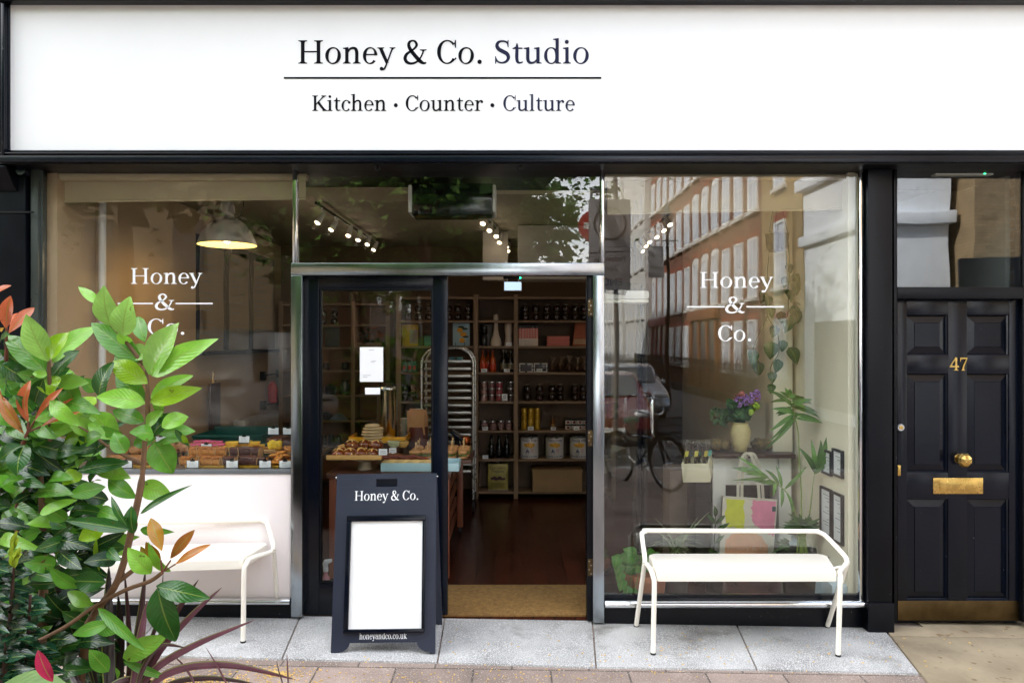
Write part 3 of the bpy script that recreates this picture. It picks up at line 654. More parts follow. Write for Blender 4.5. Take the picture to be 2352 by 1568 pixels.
# hallway behind the fanlight, with an emergency light
hall = MB()
tag(MB().box(X(2061), X(2346), 1.6, 1.65, -.1, 2.95).build('hall_wall', M('hall_paint', C(120,126,120), .8)), 'grey wall deep in the hallway behind the fanlight', 'wall')
tag(MB().box(X(2058), X(2058)+.03, .15, 1.6, -.1, 2.95).build('hall_wall', M('hall_side_paint', C(112,116,110), .8)), 'hallway side wall nearer the shop, behind the fanlight', 'wall')
tag(MB().box(X(2346), X(2346)+.03, .15, 1.6, -.1, 2.95).build('hall_wall', M('hall_far_paint', C(112,116,110), .8)), 'hallway side wall farther from the shop, behind the fanlight', 'wall')
tag(MB().box(X(2053), X(2360), .13, 1.7, 2.9, 2.95).build('hall_ceiling', M('hall_ceiling', C(170,176,170), .8)), kind='structure')
tag(MB().box(X(2053), X(2360), .1, 1.7, -.12, -.05).build('hall_floor', asphalt), kind='structure')
el = thing('emergency_light', 'white emergency bulkhead light with a green indicator behind the fanlight', 'light', P(2214, 402, .08))
MB().pbox(2146, 2284, 381, 391.5, .08, .06).build('housing', offwhite, el, bevel=.006)
MB().pbox(2149, 2283, 392, 402, .075, .06).build('diffuser', M('light_diffuser', (.75,.78,.72), .3), el, bevel=.008)
c_ = P(2262, 398, .074); MB().blob(c_, .006,.004,.006,0).build('indicator', M('green_led', (.0,.4,.15), .3, emit=(.02,1,.35), es=3), el)
# ------------------------------------------------------------------ shop interior: room
floor_m = bricks('dark_floorboards', C(74,34,21), C(54,25,16), C(14,7,5), 1., 2.4, .135, .37, .24, 'yx', .005, .2)
XL, XR, YB, ZC = -2.9, 2.14, 4.62, 2.95
tag(MB().box(-3.05, 2.3, .06, YB+.1, -.12, -.004).build('shop_floor', floor_m), kind='structure')
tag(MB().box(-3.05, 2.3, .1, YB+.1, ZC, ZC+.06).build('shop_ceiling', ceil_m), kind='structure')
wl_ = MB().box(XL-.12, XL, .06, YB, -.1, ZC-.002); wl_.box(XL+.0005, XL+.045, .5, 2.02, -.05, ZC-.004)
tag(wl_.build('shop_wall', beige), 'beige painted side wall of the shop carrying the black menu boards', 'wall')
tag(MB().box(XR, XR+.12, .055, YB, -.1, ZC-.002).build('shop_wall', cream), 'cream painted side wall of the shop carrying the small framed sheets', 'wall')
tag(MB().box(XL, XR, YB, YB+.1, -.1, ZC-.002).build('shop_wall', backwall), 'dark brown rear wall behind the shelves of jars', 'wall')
pp = MB(); pp.cyl((XL+.05,.49,-.0),(XL+.05,.49,ZC-.01), .024, n=14); pp.box(XL+.001, XL+.03, .46, .52, 1.12, 1.16)
tag(pp.build('pipe', white_p), 'white vertical pipe running up the beige side wall', 'pipe')
tag(MB().box(X(1010,.08), X(1362,.08)+.06, .075, .66, -.003, .012).build('door_mat', M('coir', C(158,122,66), .95, var=.3, vs=40, bump=.8, bs=260, c2=C(116,84,42), fleck=(90,.68,C(196,170,120))), bevel=.004), 'tan coir mat filling the open shop doorway', 'door mat')
bk = thing('ceiling_bulkhead', 'beige boxed bulkhead along the ceiling behind the transom', 'bulkhead', (0,.3,2.7))
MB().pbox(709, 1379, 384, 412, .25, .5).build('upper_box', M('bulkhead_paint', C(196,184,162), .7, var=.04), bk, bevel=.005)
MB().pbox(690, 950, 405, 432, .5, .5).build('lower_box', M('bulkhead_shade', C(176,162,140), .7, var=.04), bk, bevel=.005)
tag(MB().box(X(1190,2.9), X(1352,2.9), 2.9, 3.3, Z(641,2.9), ZC-.01).box(X(1108,3.2), X(1166,3.2), 3.31, 3.5, Z(641,3.2), ZC-.01).build('ceiling_beam', M('beam_paint', C(186,180,172), .6)), 'white boxed beam under the ceiling beyond the open doorway', 'beam')
ac = thing('air_curtain', 'dark glossy air curtain with white end caps behind the transom glass', 'air curtain', P(1038, 493, .3))
MB().pbox(946, 1131, 421, 493, .3, .22).build('housing', M('dark_gloss_plastic', (.006,.009,.010), .07, var=.1), ac, bevel=.008)
for a, b in ((937,945.6),(1131.4,1139)): MB().pbox(a, b, 424, 488, .3, .22).build('end_cap', white_p, ac, bevel=.008)
wh = thing('wall_heater', 'white slim overdoor heater inside the planted window', 'heater', P(1440, 695, .5))
MB().pbox(1391, 1492, 667, 687, .5, .12).build('casing', white_p, wh, bevel=.02)
MB().pbox(1393, 1490, 687.5, 695, .49, .13).build('grille', offwhite, wh, bevel=.006)
# roller blinds
blind_m = M('beige_blind_cloth', C(190,176,148), .85, var=.05, vs=3)
def blind(label, px0, px1, r0, r1, yb0, yb1, y, chain_px, c0, c1):
    b = thing('roller_blind', label, 'blind', P(.5*(px0+px1), r0, y))
    MB().cyl(P(px0,.5*(r0+r1),y), P(px1,.5*(r0+r1),y), (r1-r0)/2*mpp(y), n=20).build('roller', blind_m, b, smooth=60)
    q = MB(); n = 24; yy = y+.028
    vs = []
    for k in range(n+1):
        px = px0+4+(px1-px0-8)*k/n; pb = yb0+(yb1-yb0)*k/n
        for z_ in (Z(r0+8,yy), Z(pb,yy)):
            d = .002*math.sin(k*.9); vs += [(X(px,yy), yy+d, z_), (X(px,yy), yy+d+.003, z_)]
    fs = []
    for k in range(n):
        a, c = k*4, k*4+4
        fs += [(a,c,c+2,a+2),(a+1,a+3,c+3,c+1),(a+2,c+2,c+3,a+3),(a,a+1,c+1,c)]
    q.add(vs, fs).build('cloth', blind_m, b)
    MB().cyl(P(px0+4,yb0-3,yy+.002), P(px1-4,yb1-3,yy+.002), .008, n=10).build('bottom_bar', blind_m, b)
    ch = MB(); ya = y-.02; hw = .012
    for side in (-1,1):
        k = 0; z_ = Z(c0,ya)
        while z_ > Z(c1,ya):
            t = (Z(c0,ya)-z_)/(Z(c0,ya)-Z(c1,ya)); wv = hw*(.6+.9*t*t) if t < .93 else hw*1.5*math.sqrt(max(0,1-((t-.93)/.07)**2))
            ch.blob((X(chain_px,ya)+side*wv, ya, z_), .0042,.0042,.0042, 0, 1, 5, 3); z_ -= .0105
    ch.build('bead_chain', white_p, b)
    return b
blind('beige roller blind partly drawn above the pendant lamp', 121, 706, 394, 416, 466, 459, .11, 123, 420, 752)
blind('beige roller blind partly drawn at the top of the planted window', 1391, 1957, 399, 416, 494, 482, .11, 1949, 480, 800)
# pendant lamp
pl = thing('pendant_lamp', 'grey metal industrial pendant lamp glowing yellow inside', 'lamp', P(521, 565, 1.))
y = 1.; m = mpp(y); c_ = Vector((X(522,y), y, 0)); zr = Z(563,y)
prof = [(65,0),(64.5,3),(61,14),(55,28),(46,42),(35,53),(24,60),(15,65),(13.5,67),(13.5,71),(17,73),(16,88),(11,101),(6,104)]
MB().lathe([(r*m, zr+h*m) for r,h in prof], c_, 36, cap=False).build('shade', M('galvanised', (.62,.62,.60), .38, .25, var=.25, vs=7, bump=.04), pl, smooth=45)
inner = [(64*m, zr+.002)]+[(r*m*.97, zr+h*m-.006) for r,h in prof[1:7]]+[(0, zr+60*m)]
MB().lathe(inner, c_, 36, cap=False).build('reflector', M('lamp_reflector', (.85,.62,.15), .5, emit=(1,.62,.12), es=.9), pl, smooth=60)
MB().blob((c_.x,c_.y,zr+.075), .045,.045,.06, 0, 1, 16, 10).build('bulb', M('bulb_glow', (1,.9,.6), .4, emit=(1,.78,.40), es=5), pl)
mb = MB(); mb.tube([(c_.x,y,zr+103*m),(c_.x,y,ZC-.005)], .005, 8); mb.tube([(c_.x+.04,y,zr+62*m),(c_.x+.10,y,zr+66*m),(c_.x+.125,y,zr+90*m),(c_.x+.11,y,zr+130*m),(c_.x+.10,y,ZC-.005)], .0035, 6)
mb.build('flex', rubber, pl)
ll = bpy.data.lights.new('pendant_bulb', 'POINT'); ll.energy = .5; ll.color = (1,.78,.5); ll.shadow_soft_size = .05
lo = bpy.data.objects.new('pendant_bulb', ll); col.objects.link(lo); lo.parent = pl; lo.location = Vector((c_.x,c_.y,zr-.02))-pl.location
# spotlights on tracks
spot_body = white_p
glow = M('spot_glow', (1,.9,.7), .4, emit=(1,.80,.52), es=2)
def track(label, xa, ya, xb, yb, lamps, who, aim):
    t = MB(); t.tube([(xa,ya,ZC-.05),(xb,yb,ZC-.05)], .012, 8); t.tube([(xa,ya+.1,ZC-.05),(xa,ya+.1,ZC-.003)], .008, 6); t.tube([(xb,yb-.1,ZC-.05),(xb,yb-.1,ZC-.003)], .008, 6)
    tag(t.build('light_track', blackplain), label, 'light track')
    for i, (px, py) in enumerate(lamps):
        f = (i+.4)/len(lamps); x = xa+(xb-xa)*f; yy = ya+(yb-ya)*f
        b = P(px, py, yy)                                  # lit face
        r = thing('spotlight', '%s white spotlight from the front on the %s' % (ORD[i], who), 'spotlight', b, 'spotlights on the ceiling tracks')
        top = Vector((x, yy, ZC-.06)); d = (Vector((b.x+(b.x-x)*.35+aim, yy-.12, b.z-.1))-top).normalized()
        h = b-d*.11
        MB().tube([top, (top.x,top.y,max(h.z,b.z+.05)+.02), h], .007, 8).build('arm', spot_body, r)
        MB().tube([h-d*.01, h+d*.02, b], [.017,.023,.028], 14).build('can', spot_body, r, smooth=50)
        MB().cyl(b+d*.0005, b+d*.006, .021, .019, 14).build('lens', glow, r)
        ll = bpy.data.lights.new('spot_lamp', 'POINT'); ll.energy = .12; ll.color = (1,.80,.58); ll.shadow_soft_size = .03
        lo = bpy.data.objects.new('spot_lamp', ll); col.objects.link(lo); lo.parent = r; lo.location = d*.06
track('black ceiling light track receding above the closed door leaf', -1.62, 1.45, -1.58, 4.1, [(729,512),(760,528),(800,541.5),(822.4,551.7),(843.6,561.7),(858,574)], 'track above the closed door leaf', -.05)
track('black ceiling light track receding beside the dark air curtain', -.27, 1.9, -.03, 4.1, [(1109,513.7),(1124,530),(1139.6,543),(1147,557.5),(1163.6,568),(1166.5,576.7)], 'track beside the dark air curtain', -.03)
track('black ceiling light track receding inside the planted window', 1.41, 1.9, 1.46, 4.1, [(1539,516.6),(1525,530),(1508.6,545),(1492,556.6),(1484,566),(1476.5,577.5)], 'track inside the planted window', .04)
for (px, py) in ((1131,634),(1138,640)):
    pass
ex = thing('lit_sign_box', 'small pale lit sign box hanging under a black housing past the doorway', 'sign', P(1178, 667, 2.5))
MB().pbox(1156, 1199, 633, 640, 2.5, .08).build('housing', blackplain, ex, bevel=.004)
MB().pbox(1157, 1198.5, 646, 668, 2.5, .03).build('panel_frame', steel, ex, bevel=.003)
MB().pbox(1158.5, 1197, 647.5, 666.5, 2.498, .002).build('lit_panel', M('sign_glow', (.5,.6,.7), .3, emit=(.42,.58,.78), es=.35), ex)
for px in (1164,1191): MB().cyl(P(px,640,2.54), P(px,646,2.54), .006).build('hanger', steel, ex)
MB().blob(P(1195,638,2.497), .008,.006,.008, 0).build('indicator', bpy.data.materials['green_led'], ex)

# ------------------------------------------------------------------ shelving
YS = 3.6; rows = [684,738,797,857.5,924,991,1056.5,1131]
zr_ = [Z(p-2.4, YS) for p in rows]
sh = thing('shelving_unit', 'tall pale wooden shelving unit stocked with jars, books and tins', 'shelves', (X(1140,YS), YS, 0))
ups = [(910,921,676),(1087.5,1098,676),(1180,1190,676),(1404,1414,676)]
for a, b, t in ups: MB().box(X(a,YS), X(b,YS), YS-.008, YS+.31, 0, Z(t,YS)).build('upright', shelfw, sh, bevel=.003)
for k in range(3):
    a, b = X(ups[k][1],YS)+.001, X(ups[k+1][0],YS)-.001
    for i, z in enumerate(zr_):
        if k == 0 and i == 7: continue
        MB().box(a, b, YS, YS+.305, z-.024, z).build('shelf', shelfw, sh, bevel=.002)
MB().box(X(910,YS)+.01, X(1414,YS)-.01, YS+.312, YS+.33, .05, Z(680,YS)).build('back_board', shelfback, sh)
YU = 4.2; rowsB = [699,747,800,852,909,967,1026]; zB = [Z(p-2, YU) for p in rowsB]
shb = thing('shelving_unit', 'darker shelving unit farther back, seen through the closed door glass', 'shelves', (X(800,YU), YU, 0))
for a, b in ((640,650),(806,815),(886,896)): MB().box(X(a,YU), X(b,YU), YU-.006, YU+.31, 0, Z(692,YU)).build('upright', shelfw, shb, bevel=.003)
for a, b in ((650,806),(815,886)):
    for z in zB: MB().box(X(a,YU)+.001, X(b,YU)-.001, YU, YU+.3, z-.022, z).build('shelf', shelfw, shb, bevel=.002)
MB().box(X(640,YU)+.01, X(896,YU)-.01, YU+.312, YU+.33, .05, Z(692,YU)).build('back_board', M('shelf_back_brown', C(120,80,46), .65, var=.15, vs=2), shb)
MS = mpp(YS+.1)
# ---- goods
jar_glass = M('dark_preserve_glass', (.020,.006,.006), .09, var=.5, vs=9, coat=.3)
lidgold = M('jar_lid', (.18,.15,.11), .3, .8, var=.1)
def mk_jar():
    r = thing('jar', 'jar', 'jar')
    MB().lathe([(.026,0),(.038,.008),(.042,.03),(.042,.05),(.036,.068),(.026,.078),(.026,.082)], n=16).build('glass', jar_glass, r)
    MB().lathe([(.028,.080),(.029,.081),(.029,.092),(.027,.094),(.0,.094)], n=16).build('lid', lidgold, r, smooth=50)
    return r
JAR = Kind(mk_jar())
def jar_rows(pxs, z, y, where, group):
    for i, px in enumerate(pxs):
        for lv in (0,1):
            JAR.put((X(px,y), y, z+.0945*lv), '%s dark jar, %s pair from the left, %s' % (('lower','upper')[lv], ORD[i], where), group)
yg = YS+.1
jar_rows([1206.7,1231,1256,1279,1298.5,1321,1342], zr_[1], yg, 'shelf over the pink books', 'jars over the pink books')
jar_rows([936.5,960.5,984.5,1030.5,1052,1075.6], zr_[1], yg, 'shelf over the lemon book', 'jars over the lemon book')
jar_rows([1211,1239.4,1268,1286.4,1320,1339.5], zr_[4], yg, 'shelf above the yellow cans', 'jars above the yellow cans')
jar_rows([930,946.5], zr_[4], yg, 'shelf beside the tray rack', 'jars beside the tray rack')
jar_rows([742,768], zB[1], YU+.1, 'far unit behind door glass', 'jars on the far unit')
def book(label, cat, name, x0, x1, y0, y1, z0, z1, m, extra=None):
    r = thing(name, label, cat, ((x0+x1)/2, (y0+y1)/2, z0)); MB().box(x0, x1, y0, y1, z0, z1).build('cover', m, r, bevel=.002)
    return r
lemon = thing('cookbook', 'pale blue cookbook with yellow lemons standing above the tray rack', 'book', (X(1059,yg), yg, zr_[2]))
x0, x1, z0, z1 = X(1040,yg), X(1079,yg), zr_[2]+.001, Z(741,yg)
MB().box(x0, x1, yg, yg+.02, z0, z1).build('cover', M('pale_blue_cover', C(150,178,186), .5, var=.05), lemon, bevel=.002)
ly = M('lemon_print', C(226,160,40), .55, var=.2, vs=30)
q = MB()
for cx, cz, rx, rz in ((.42,.68,.17,.14),(.62,.5,.2,.13),(.55,.24,.17,.15)): q.blob((x0+(x1-x0)*cx, yg-.0005, z0+(z1-z0)*cz), (x1-x0)*rx, .003, (x1-x0)*rz, .1)
q.build('printed_fruit', ly, lemon)
q = MB()
for a, b in ((.5,.82),(.7,.74),(.75,.4)): q.blob((x0+(x1-x0)*a, yg-.0006, z0+(z1-z0)*b), .035,.003,.012, .2)
q.build('printed_leaf', M('leaf_print', C(30,54,36), .6), lemon)
MB().box(x0+.03,x0+.034,yg-.02,yg,z0,z0+.04).box(x1-.06,x1-.056,yg-.02,yg,z0,z0+.04).build('easel', blackplain, lemon)
pk, blk_, wht = M('pink_spine', C(214,120,108), .55, var=.08), M('black_spine', C(24,22,24), .5), M('white_spine', C(214,200,190), .55)
def mk_book():
    r = thing('book', 'book', 'book'); bw = .029
    MB().box(-bw/2, bw/2, 0, .17, .085, .20).build('spine', pk, r, bevel=.002); MB().box(-bw/2, bw/2, 0, .17, .001, .0848).build('lower_band', wht, r, bevel=.001)
    MB().box(-bw/2, bw/2, 0, .17, .2002, .232).build('upper_band', blk_, r, bevel=.002)
    q = MB()
    for k in range(9): q.box(-.006+.002*(k%2), .006-.003*(k%3==0), -.0008, .0, .09+.012*k, .097+.012*k)
    q.build('print', wht, r)
    return r
BK = Kind(mk_book())
for i in range(7): BK.put((X(1194.6+6.3*i,yg), YS+.05, zr_[2]), '%s pink and white book from the left in the upright row' % ORD[i], 'pink books standing in a row')
for i in range(4):
    r = thing('book', '%s in the flat stack of four salmon pink books' % ('bottom book','second book from the bottom','third book from the bottom','top book')[i], 'book', (X(1282,yg), yg, zr_[2]+.028*i), 'flat stack of pink books')
    e = .004*(i%2); MB().box(X(1256,yg)+e, X(1308,yg)-.004+e, yg-.03, yg+.15, zr_[2]+.0005+.028*i, zr_[2]+.0272+.028*i).build('cover', pk, r, bevel=.003)
ob = thing('cookbook', 'orange cookbook leaning at the end of the shelf past the salmon stack', 'book', (X(1316,yg), yg, zr_[2]))
a0 = X(1315,yg); MB().prism([(a0,zr_[2]+.001),(a0+.17,zr_[2]+.001),(a0+.20,Z(742,yg)),(a0+.03,Z(742,yg))], yg, yg+.022).build('cover', M('orange_cover', C(168,82,40), .5, var=.1), ob, bevel=.002)
MB().prism([(a0+.01,zr_[2]+.02),(a0+.165,zr_[2]+.02),(a0+.172,zr_[2]+.08),(a0+.019,zr_[2]+.08)], yg-.001, yg-.0002).build('title_band', M('tan_band', C(190,150,110), .6), ob)
mill = M('pale_ceramic', C(196,180,164), .5, var=.06)
def solid(name, label, cat, prof, px, py0, z, y, m, n=20, w=None):
    h = prof[-1][1]; H = Z(py0,y)-z; s = H/h
    o = MB().lathe([(r*s*(w or 1), q*s) for r,q in prof], (X(px,y), y, z+.0005), n).build(name, m, None, smooth=50)
    # put the origin at the base
    for v in o.data.vertices: v.co -= Vector((X(px,y), y, z))
    o.location = (X(px,y), y, z); return tag(o, label, cat)
solid('pepper_mill', 'tall pale pepper mill in the middle column of shelves', 'pepper mill', [(.17,0),(.18,.1),(.15,.22),(.11,.32),(.07,.5),(.065,.7),(.085,.85),(.08,.97),(.04,1)], 1139, 722, zr_[2], yg, mill)
solid('pepper_mill', 'short thick pale mill beside the tall pepper mill', 'pepper mill', [(.17,0),(.16,.1),(.14,.2),(.12,.4),(.15,.6),(.16,.88),(.08,1)], 1168, 737, zr_[2], yg, mill)
solid('bottle', 'squat black bottle beside the tall pale pepper mill', 'bottle', [(.16,0),(.17,.05),(.17,.45),(.13,.55),(.17,.62),(.17,.95),(.1,1)], 1112, 748, zr_[2], yg, M('black_bottle', (.008,.008,.008), .15))
solid('paper_cup', 'grey tapering cup half hidden behind the black bottle', 'cup', [(.14,0),(.24,1)], 1121, 745, zr_[2], yg+.12, M('grey_cup', C(120,112,106), .6))
def mk_bottle(body, label_c, capc):
    r = thing('bottle', 'bottle', 'bottle')
    MB().lathe([(.03,0),(.034,.006),(.034,.13),(.028,.155),(.0135,.18),(.012,.225)], n=16).build('glass', body, r)
    MB().lathe([(.0345,.03),(.0348,.031),(.0348,.10),(.0345,.101)], n=16).build('label_band', label_c, r)
    MB().lathe([(.014,.225),(.015,.226),(.015,.25),(.0,.252)], n=14).build('cap', capc, r)
    return r
OB = Kind(mk_bottle(M('orange_drink', C(176,70,18), .12, var=.2), M('red_label', C(206,66,30), .5, var=.4, vs=60), M('orange_cap', C(150,60,22), .4)))
for i, px in enumerate((1109,1121,1132)): OB.put((X(px,yg), yg+(.09 if i == 1 else 0), zr_[3]), '%s of the three orange drink bottles' % ('nearest to the upright','middle, set back,','rightmost')[i], 'orange bottles')
DB = Kind(mk_bottle(M('dark_drink', (.012,.008,.007), .1), M('ornate_label', C(120,112,88), .5, var=.8, vs=70), lidgold))
for i, px in enumerate((1156,1162,1173)): DB.put((X(px,yg), yg+(.09 if i == 1 else 0), zr_[3]), '%s of the three dark drink bottles' % ('leftmost','middle, set back,','rightmost')[i], 'dark bottles')
WB = Kind(mk_bottle(M('black_oil', (.006,.005,.005), .08), M('black_label', (.01,.01,.01), .3), blackplain))
for i, px in enumerate((1128.5,1146.6,1164)): WB.put((X(px,yg), yg, zr_[6]), '%s slim black bottle from the left above the pepper tin' % ORD[i], 'slim black bottles')
# little price cards
def mk_card(w_=.05, h_=.032):
    r = thing('price_card', 'card', 'price card')
    MB().box(-w_/2, w_/2, -.001, .001, .001, h_).build('card', paper, r)
    q = MB()
    for k in range(2): q.box(-w_*.32, w_*.3, -.0016, -.001, h_*.35+k*h_*.25, h_*.35+.003+k*h_*.25)
    q.build('print', greyink, r)
    MB().box(-w_/2-.001, w_/2+.001, .0012, .004, 0, h_*.9).box(-.004,.004,.0012,.02,0,.004).build('holder', blackplain, r)
    return r
PC = Kind(mk_card())
for px, py, z, lab, s in ((1112,0,3,'in front of the orange bottles',1.3),(1164,0,3,'in front of the dark bottles',1.25),(1169,0,2,'below the short pale mill',1.25),(1239,0,3,'in front of the white gift boxes',1.3),(1159,0,4,'tall, among the small stacked tins',1.3),(1114,0,5,'in front of the sweet jars',1.3),(1219,0,5,'in front of the yellow cans',1.3),(1271,0,5,'in front of the tiny amber bottle',1.2),(1324,0,5,'in front of the small cube boxes',1.3),(1115,0,6,'beside the slim black bottles',1.3)):
    PC.put((X(px,YS+.03), YS+.025, zr_[z]), 'small pale price card '+lab, 'price cards on the shelves', 0, s if 'tall' not in lab else (1.3,1.3,2.6))
# white window gift boxes
def mk_gift():
    r = thing('gift_box', 'box', 'gift box'); w_, h_ = .15, .10
    MB().box(-w_/2+.005, w_/2-.005, .003, .09, .004, h_-.004).build('contents', M('box_contents', C(52,22,22), .3, var=.6, vs=40), r, bevel=.004)
    f = MB(); t = .011
    for a, b, c, d in ((-w_/2,w_/2,0,t),(-w_/2,w_/2,h_-t,h_),(-w_/2,-w_/2+t,t+.0002,h_-t-.0002),(w_/2-t,w_/2,t+.0002,h_-t-.0002)): f.box(a,b,-.002,.092,c,d)
    f.build('box_frame', white_p, r, bevel=.004)
    MB().box(-.012,.012,-.004,-.0022,.0,h_).box(-w_/2,w_/2,-.0046,-.0041,h_*.42,h_*.52).build('ribbon', M('dark_ribbon', C(30,14,14), .4), r)
    return r
GB = Kind(mk_gift())
GB.put((X(1208,yg), YS+.06, zr_[3]), 'white edged gift box nearer the middle upright', 'white gift boxes'); GB.put((X(1241.5,yg), YS+.07, zr_[3]), 'white edged gift box nearer the cellophane bags', 'white gift boxes')
cello = M('cellophane', (.20,.15,.11), .06, var=.5, vs=20, coat=.5)
def mk_bag():
    r = thing('gift_bag', 'bag', 'bag')
    MB().blob((0,0,.045), .034,.03,.046, .35, 2.5, 14, 9, .05, 3).build('contents', M('bag_sweets', C(70,40,22), .3, var=.8, vs=45), r)
    MB().tube([(0,0,.085),(0,0,.10),(.004,0,.13),(.008,0,.165)], [.026,.008,.016,.034], 11).build('gathered_top', cello, r)
    MB().tube([(-.012,-.012,.1),(.0,-.014,.103),(.014,-.01,.1)], .003, 6).build('tie', lidgold, r)
    return r
GBag = Kind(mk_bag())
for i, px in enumerate((1269,1288,1307,1326,1342)): GBag.put((X(px,yg), yg-.01*(i%2), zr_[3]), '%s cellophane gift bag from the gift boxes' % ORD[i], 'cellophane bags', .4*i, 1+.05*(i%3))
# stacked tins and others
def mk_tin(c):
    r = thing('small_tin', 'tin', 'tin')
    MB().lathe([(.036,0),(.037,.004),(.037,.056),(.036,.06)], n=16).build('body', M('tin_print_%s' % c[0], C(*c[1]), .35, var=.7, vs=45, c2=C(*c[2])), r)
    MB().lathe([(.037,.0605),(.0375,.062),(.036,.071),(0,.0715)], n=16).build('lid', steel, r)
    return r
for (px, c, nm) in ((1111.5,('a',(200,170,160),(120,60,50)),'white and rust'),(1129,('b',(150,36,36),(60,110,104)),'red and teal'),(1146.6,('c',(170,30,50),(170,110,110)),'crimson'),(1173,('d',(96,92,90),(60,40,40)),'dull grey')):
    K = Kind(mk_tin(c))
    for i in range(3): K.put((X(px,yg), yg, zr_[4]+.0722*i), '%s tin in the stack of small %s tins' % (('bottom','middle','top')[i], nm), 'stack of small %s tins' % nm)
def mk_sweets():
    r = thing('sweet_jar', 'jar', 'jar')
    MB().lathe([(.036,0),(.042,.006),(.043,.07),(.03,.085)], n=16).build('glass', M('sweets', C(170,130,124), .12, var=.8, vs=70, c2=C(60,44,44), coat=.6), r)
    MB().lathe([(.032,.085),(.034,.087),(.034,.104),(0,.105)], n=16).build('lid', steel, r)
    return r
K = Kind(mk_sweets())
for i, px in enumerate((1113,1131.7,1150.5,1169)): K.put((X(px,yg), yg, zr_[5]), '%s jar of pale pink sweets from the left' % ORD[i], 'jars of sweets')
def mk_can():
    r = thing('yellow_can', 'can', 'can')
    MB().lathe([(.032,0),(.033,.004),(.033,.116),(.032,.12)], n=16).build('body', M('yellow_can_print', C(206,164,40), .3, .3, var=.5, vs=40, c2=C(150,110,24)), r)
    MB().lathe([(.0335,.1202),(.0335,.122),(.03,.1215),(0,.1212)], n=16).build('rim', brass, r)
    return r
K = Kind(mk_can())
for i, px in enumerate((1204,1219,1234)):
    for lv in (0,1): K.put((X(px,yg), yg, zr_[5]+.1222*lv), '%s yellow can of the %s pair from the left' % (('lower','upper')[lv], ORD[i]), 'yellow cans')
K = Kind(mk_bottle(M('amber_drink', C(130,70,20), .12, var=.3), M('amber_label', C(160,110,50), .5), lidgold))
K.put((X(1270,yg), yg, zr_[5]), 'tiny amber bottle alone between yellow cans and cube boxes', None, 0, .62)
def mk_cube():
    r = thing('small_box', 'box', 'box')
    MB().box(-.03,.03,0,.06,.0,.042).build('carton', M('pale_carton', C(196,184,178), .5, var=.1), r, bevel=.002)
    MB().blob((0,-.0005,.022), .016,.002,.014, .3).build('printed_fruit', M('red_print', C(110,26,26), .5), r)
    MB().box(-.031,.031,-.001,.061,.0422,.06).build('lid', blackplain, r, bevel=.002)
    return r
K = Kind(mk_cube())
for i, px in enumerate((1305,1319,1332.6,1346)):
    for lv in (0,1): K.put((X(px,yg), yg, zr_[5]+.0602*lv), '%s cube box of the %s column from the amber bottle' % (('lower','upper')[lv], ORD[i]), 'small cube boxes')
# big crisp tins with curved print
def wrap(v, f, c, r, e=.0012):
    out = []
    for x, y, z in v: a = x/r; out.append((c[0]+(r+e+y)*math.sin(a), c[1]-(r+e+y)*math.cos(a), c[2]+z))
    return out, f
blueink = M('blue_print', C(40,44,120), .5); yelprint = M('crisp_print', C(226,170,66), .5, var=.3, vs=40); redink = M('red_small_print', C(190,50,40), .5)
def mk_crisp():
    r = thing('crisp_tin', 'tin', 'tin'); R_ = .102; H_ = .235
    MB().lathe([(R_-.002,0),(R_,.004),(R_,H_-.004),(R_-.002,H_)], n=32).build('body', M('white_tin', C(206,202,200), .35, var=.05), r, smooth=50)
    MB().lathe([(R_+.002,H_-.008),(R_+.003,H_-.006),(R_+.003,H_+.002),(R_-.004,H_+.004),(R_-.006,H_-.002),(0,H_-.002)], n=32).build('rim', steel, r, smooth=50)
    for s_, z_, sz in (('Patatas Fritas', .192, .034), ('Bonilla a la vista', .016, .03)):
        v, f = sans(s_, sz); v = [(x, -z*.3, y+z_) for x,y,z in v]; q = MB(); q.add(*wrap(v, f, (0,0,0), R_)); q.build('print', blueink, r)
    q = MB()
    for a, zz in ((-.035,.15),(0,.158),(.032,.15),(.012,.142)):
        v = MB().blob((a,0,zz), .03,.0035,.022, .2, 3, 10, 6, seed=a*99).v; fcs = MB().blob((0,0,0),1,1,1,0,1,10,6).f; q.add(*wrap(v, fcs, (0,0,0), R_))
    q.build('printed_crisps', yelprint, r)
    q = MB(); tri = lambda p: q.add(*wrap([(x,-.0003,z) for x,z in p], [tuple(range(len(p)))], (0,0,0), R_))
    tri([(-.045,.07),(-.022,.07),(-.022,.115)]); tri([(-.018,.07),(-.002,.07),(-.018,.105)]); tri([(-.05,.062),(.0,.062),(-.008,.052),(-.042,.052)])
    q.build('printed_boat', blueink, r)
    q = MB()
    for k in range(4): v = MB().box(.012,.045,-.0004,.0,.07+.012*k,.073+.012*k); q.add(*wrap(v.v, v.f, (0,0,0), R_))
    q.build('small_print', redink, r)
    return r
K = Kind(mk_crisp())
for i, px in enumerate((1216,1274,1330)): K.put((X(px,yg), YS+.13, zr_[6]), '%s big white crisp tin, %s' % (('first','second','third')[i], ('next to the middle upright','between two others','by the doorway hinge post')[i]), 'big white crisp tins')
pt = thing('pepper_tin', 'tall yellow green square tin of peppers on the bottom shelf', 'tin', (X(1143,yg), yg, zr_[7]))
x0, x1, z0, z1 = X(1120.5,YS+.06), X(1167,YS+.06), zr_[7]+.001, Z(1065,YS+.06)
MB().box(x0, x1, YS+.06, YS+.24, z0, z1).build('body', M('olive_tin_print', C(168,150,70), .4, .15, var=.25, vs=9, c2=C(120,110,44)), pt, bevel=.008)
MB().cyl(((x0+x1)/2,YS+.15,z1), ((x0+x1)/2,YS+.15,z1+.014), .022).box(x0-.002,x1+.002,YS+.058,YS+.242,z0+.0,z0+.012).build('cap', lidgold, pt)
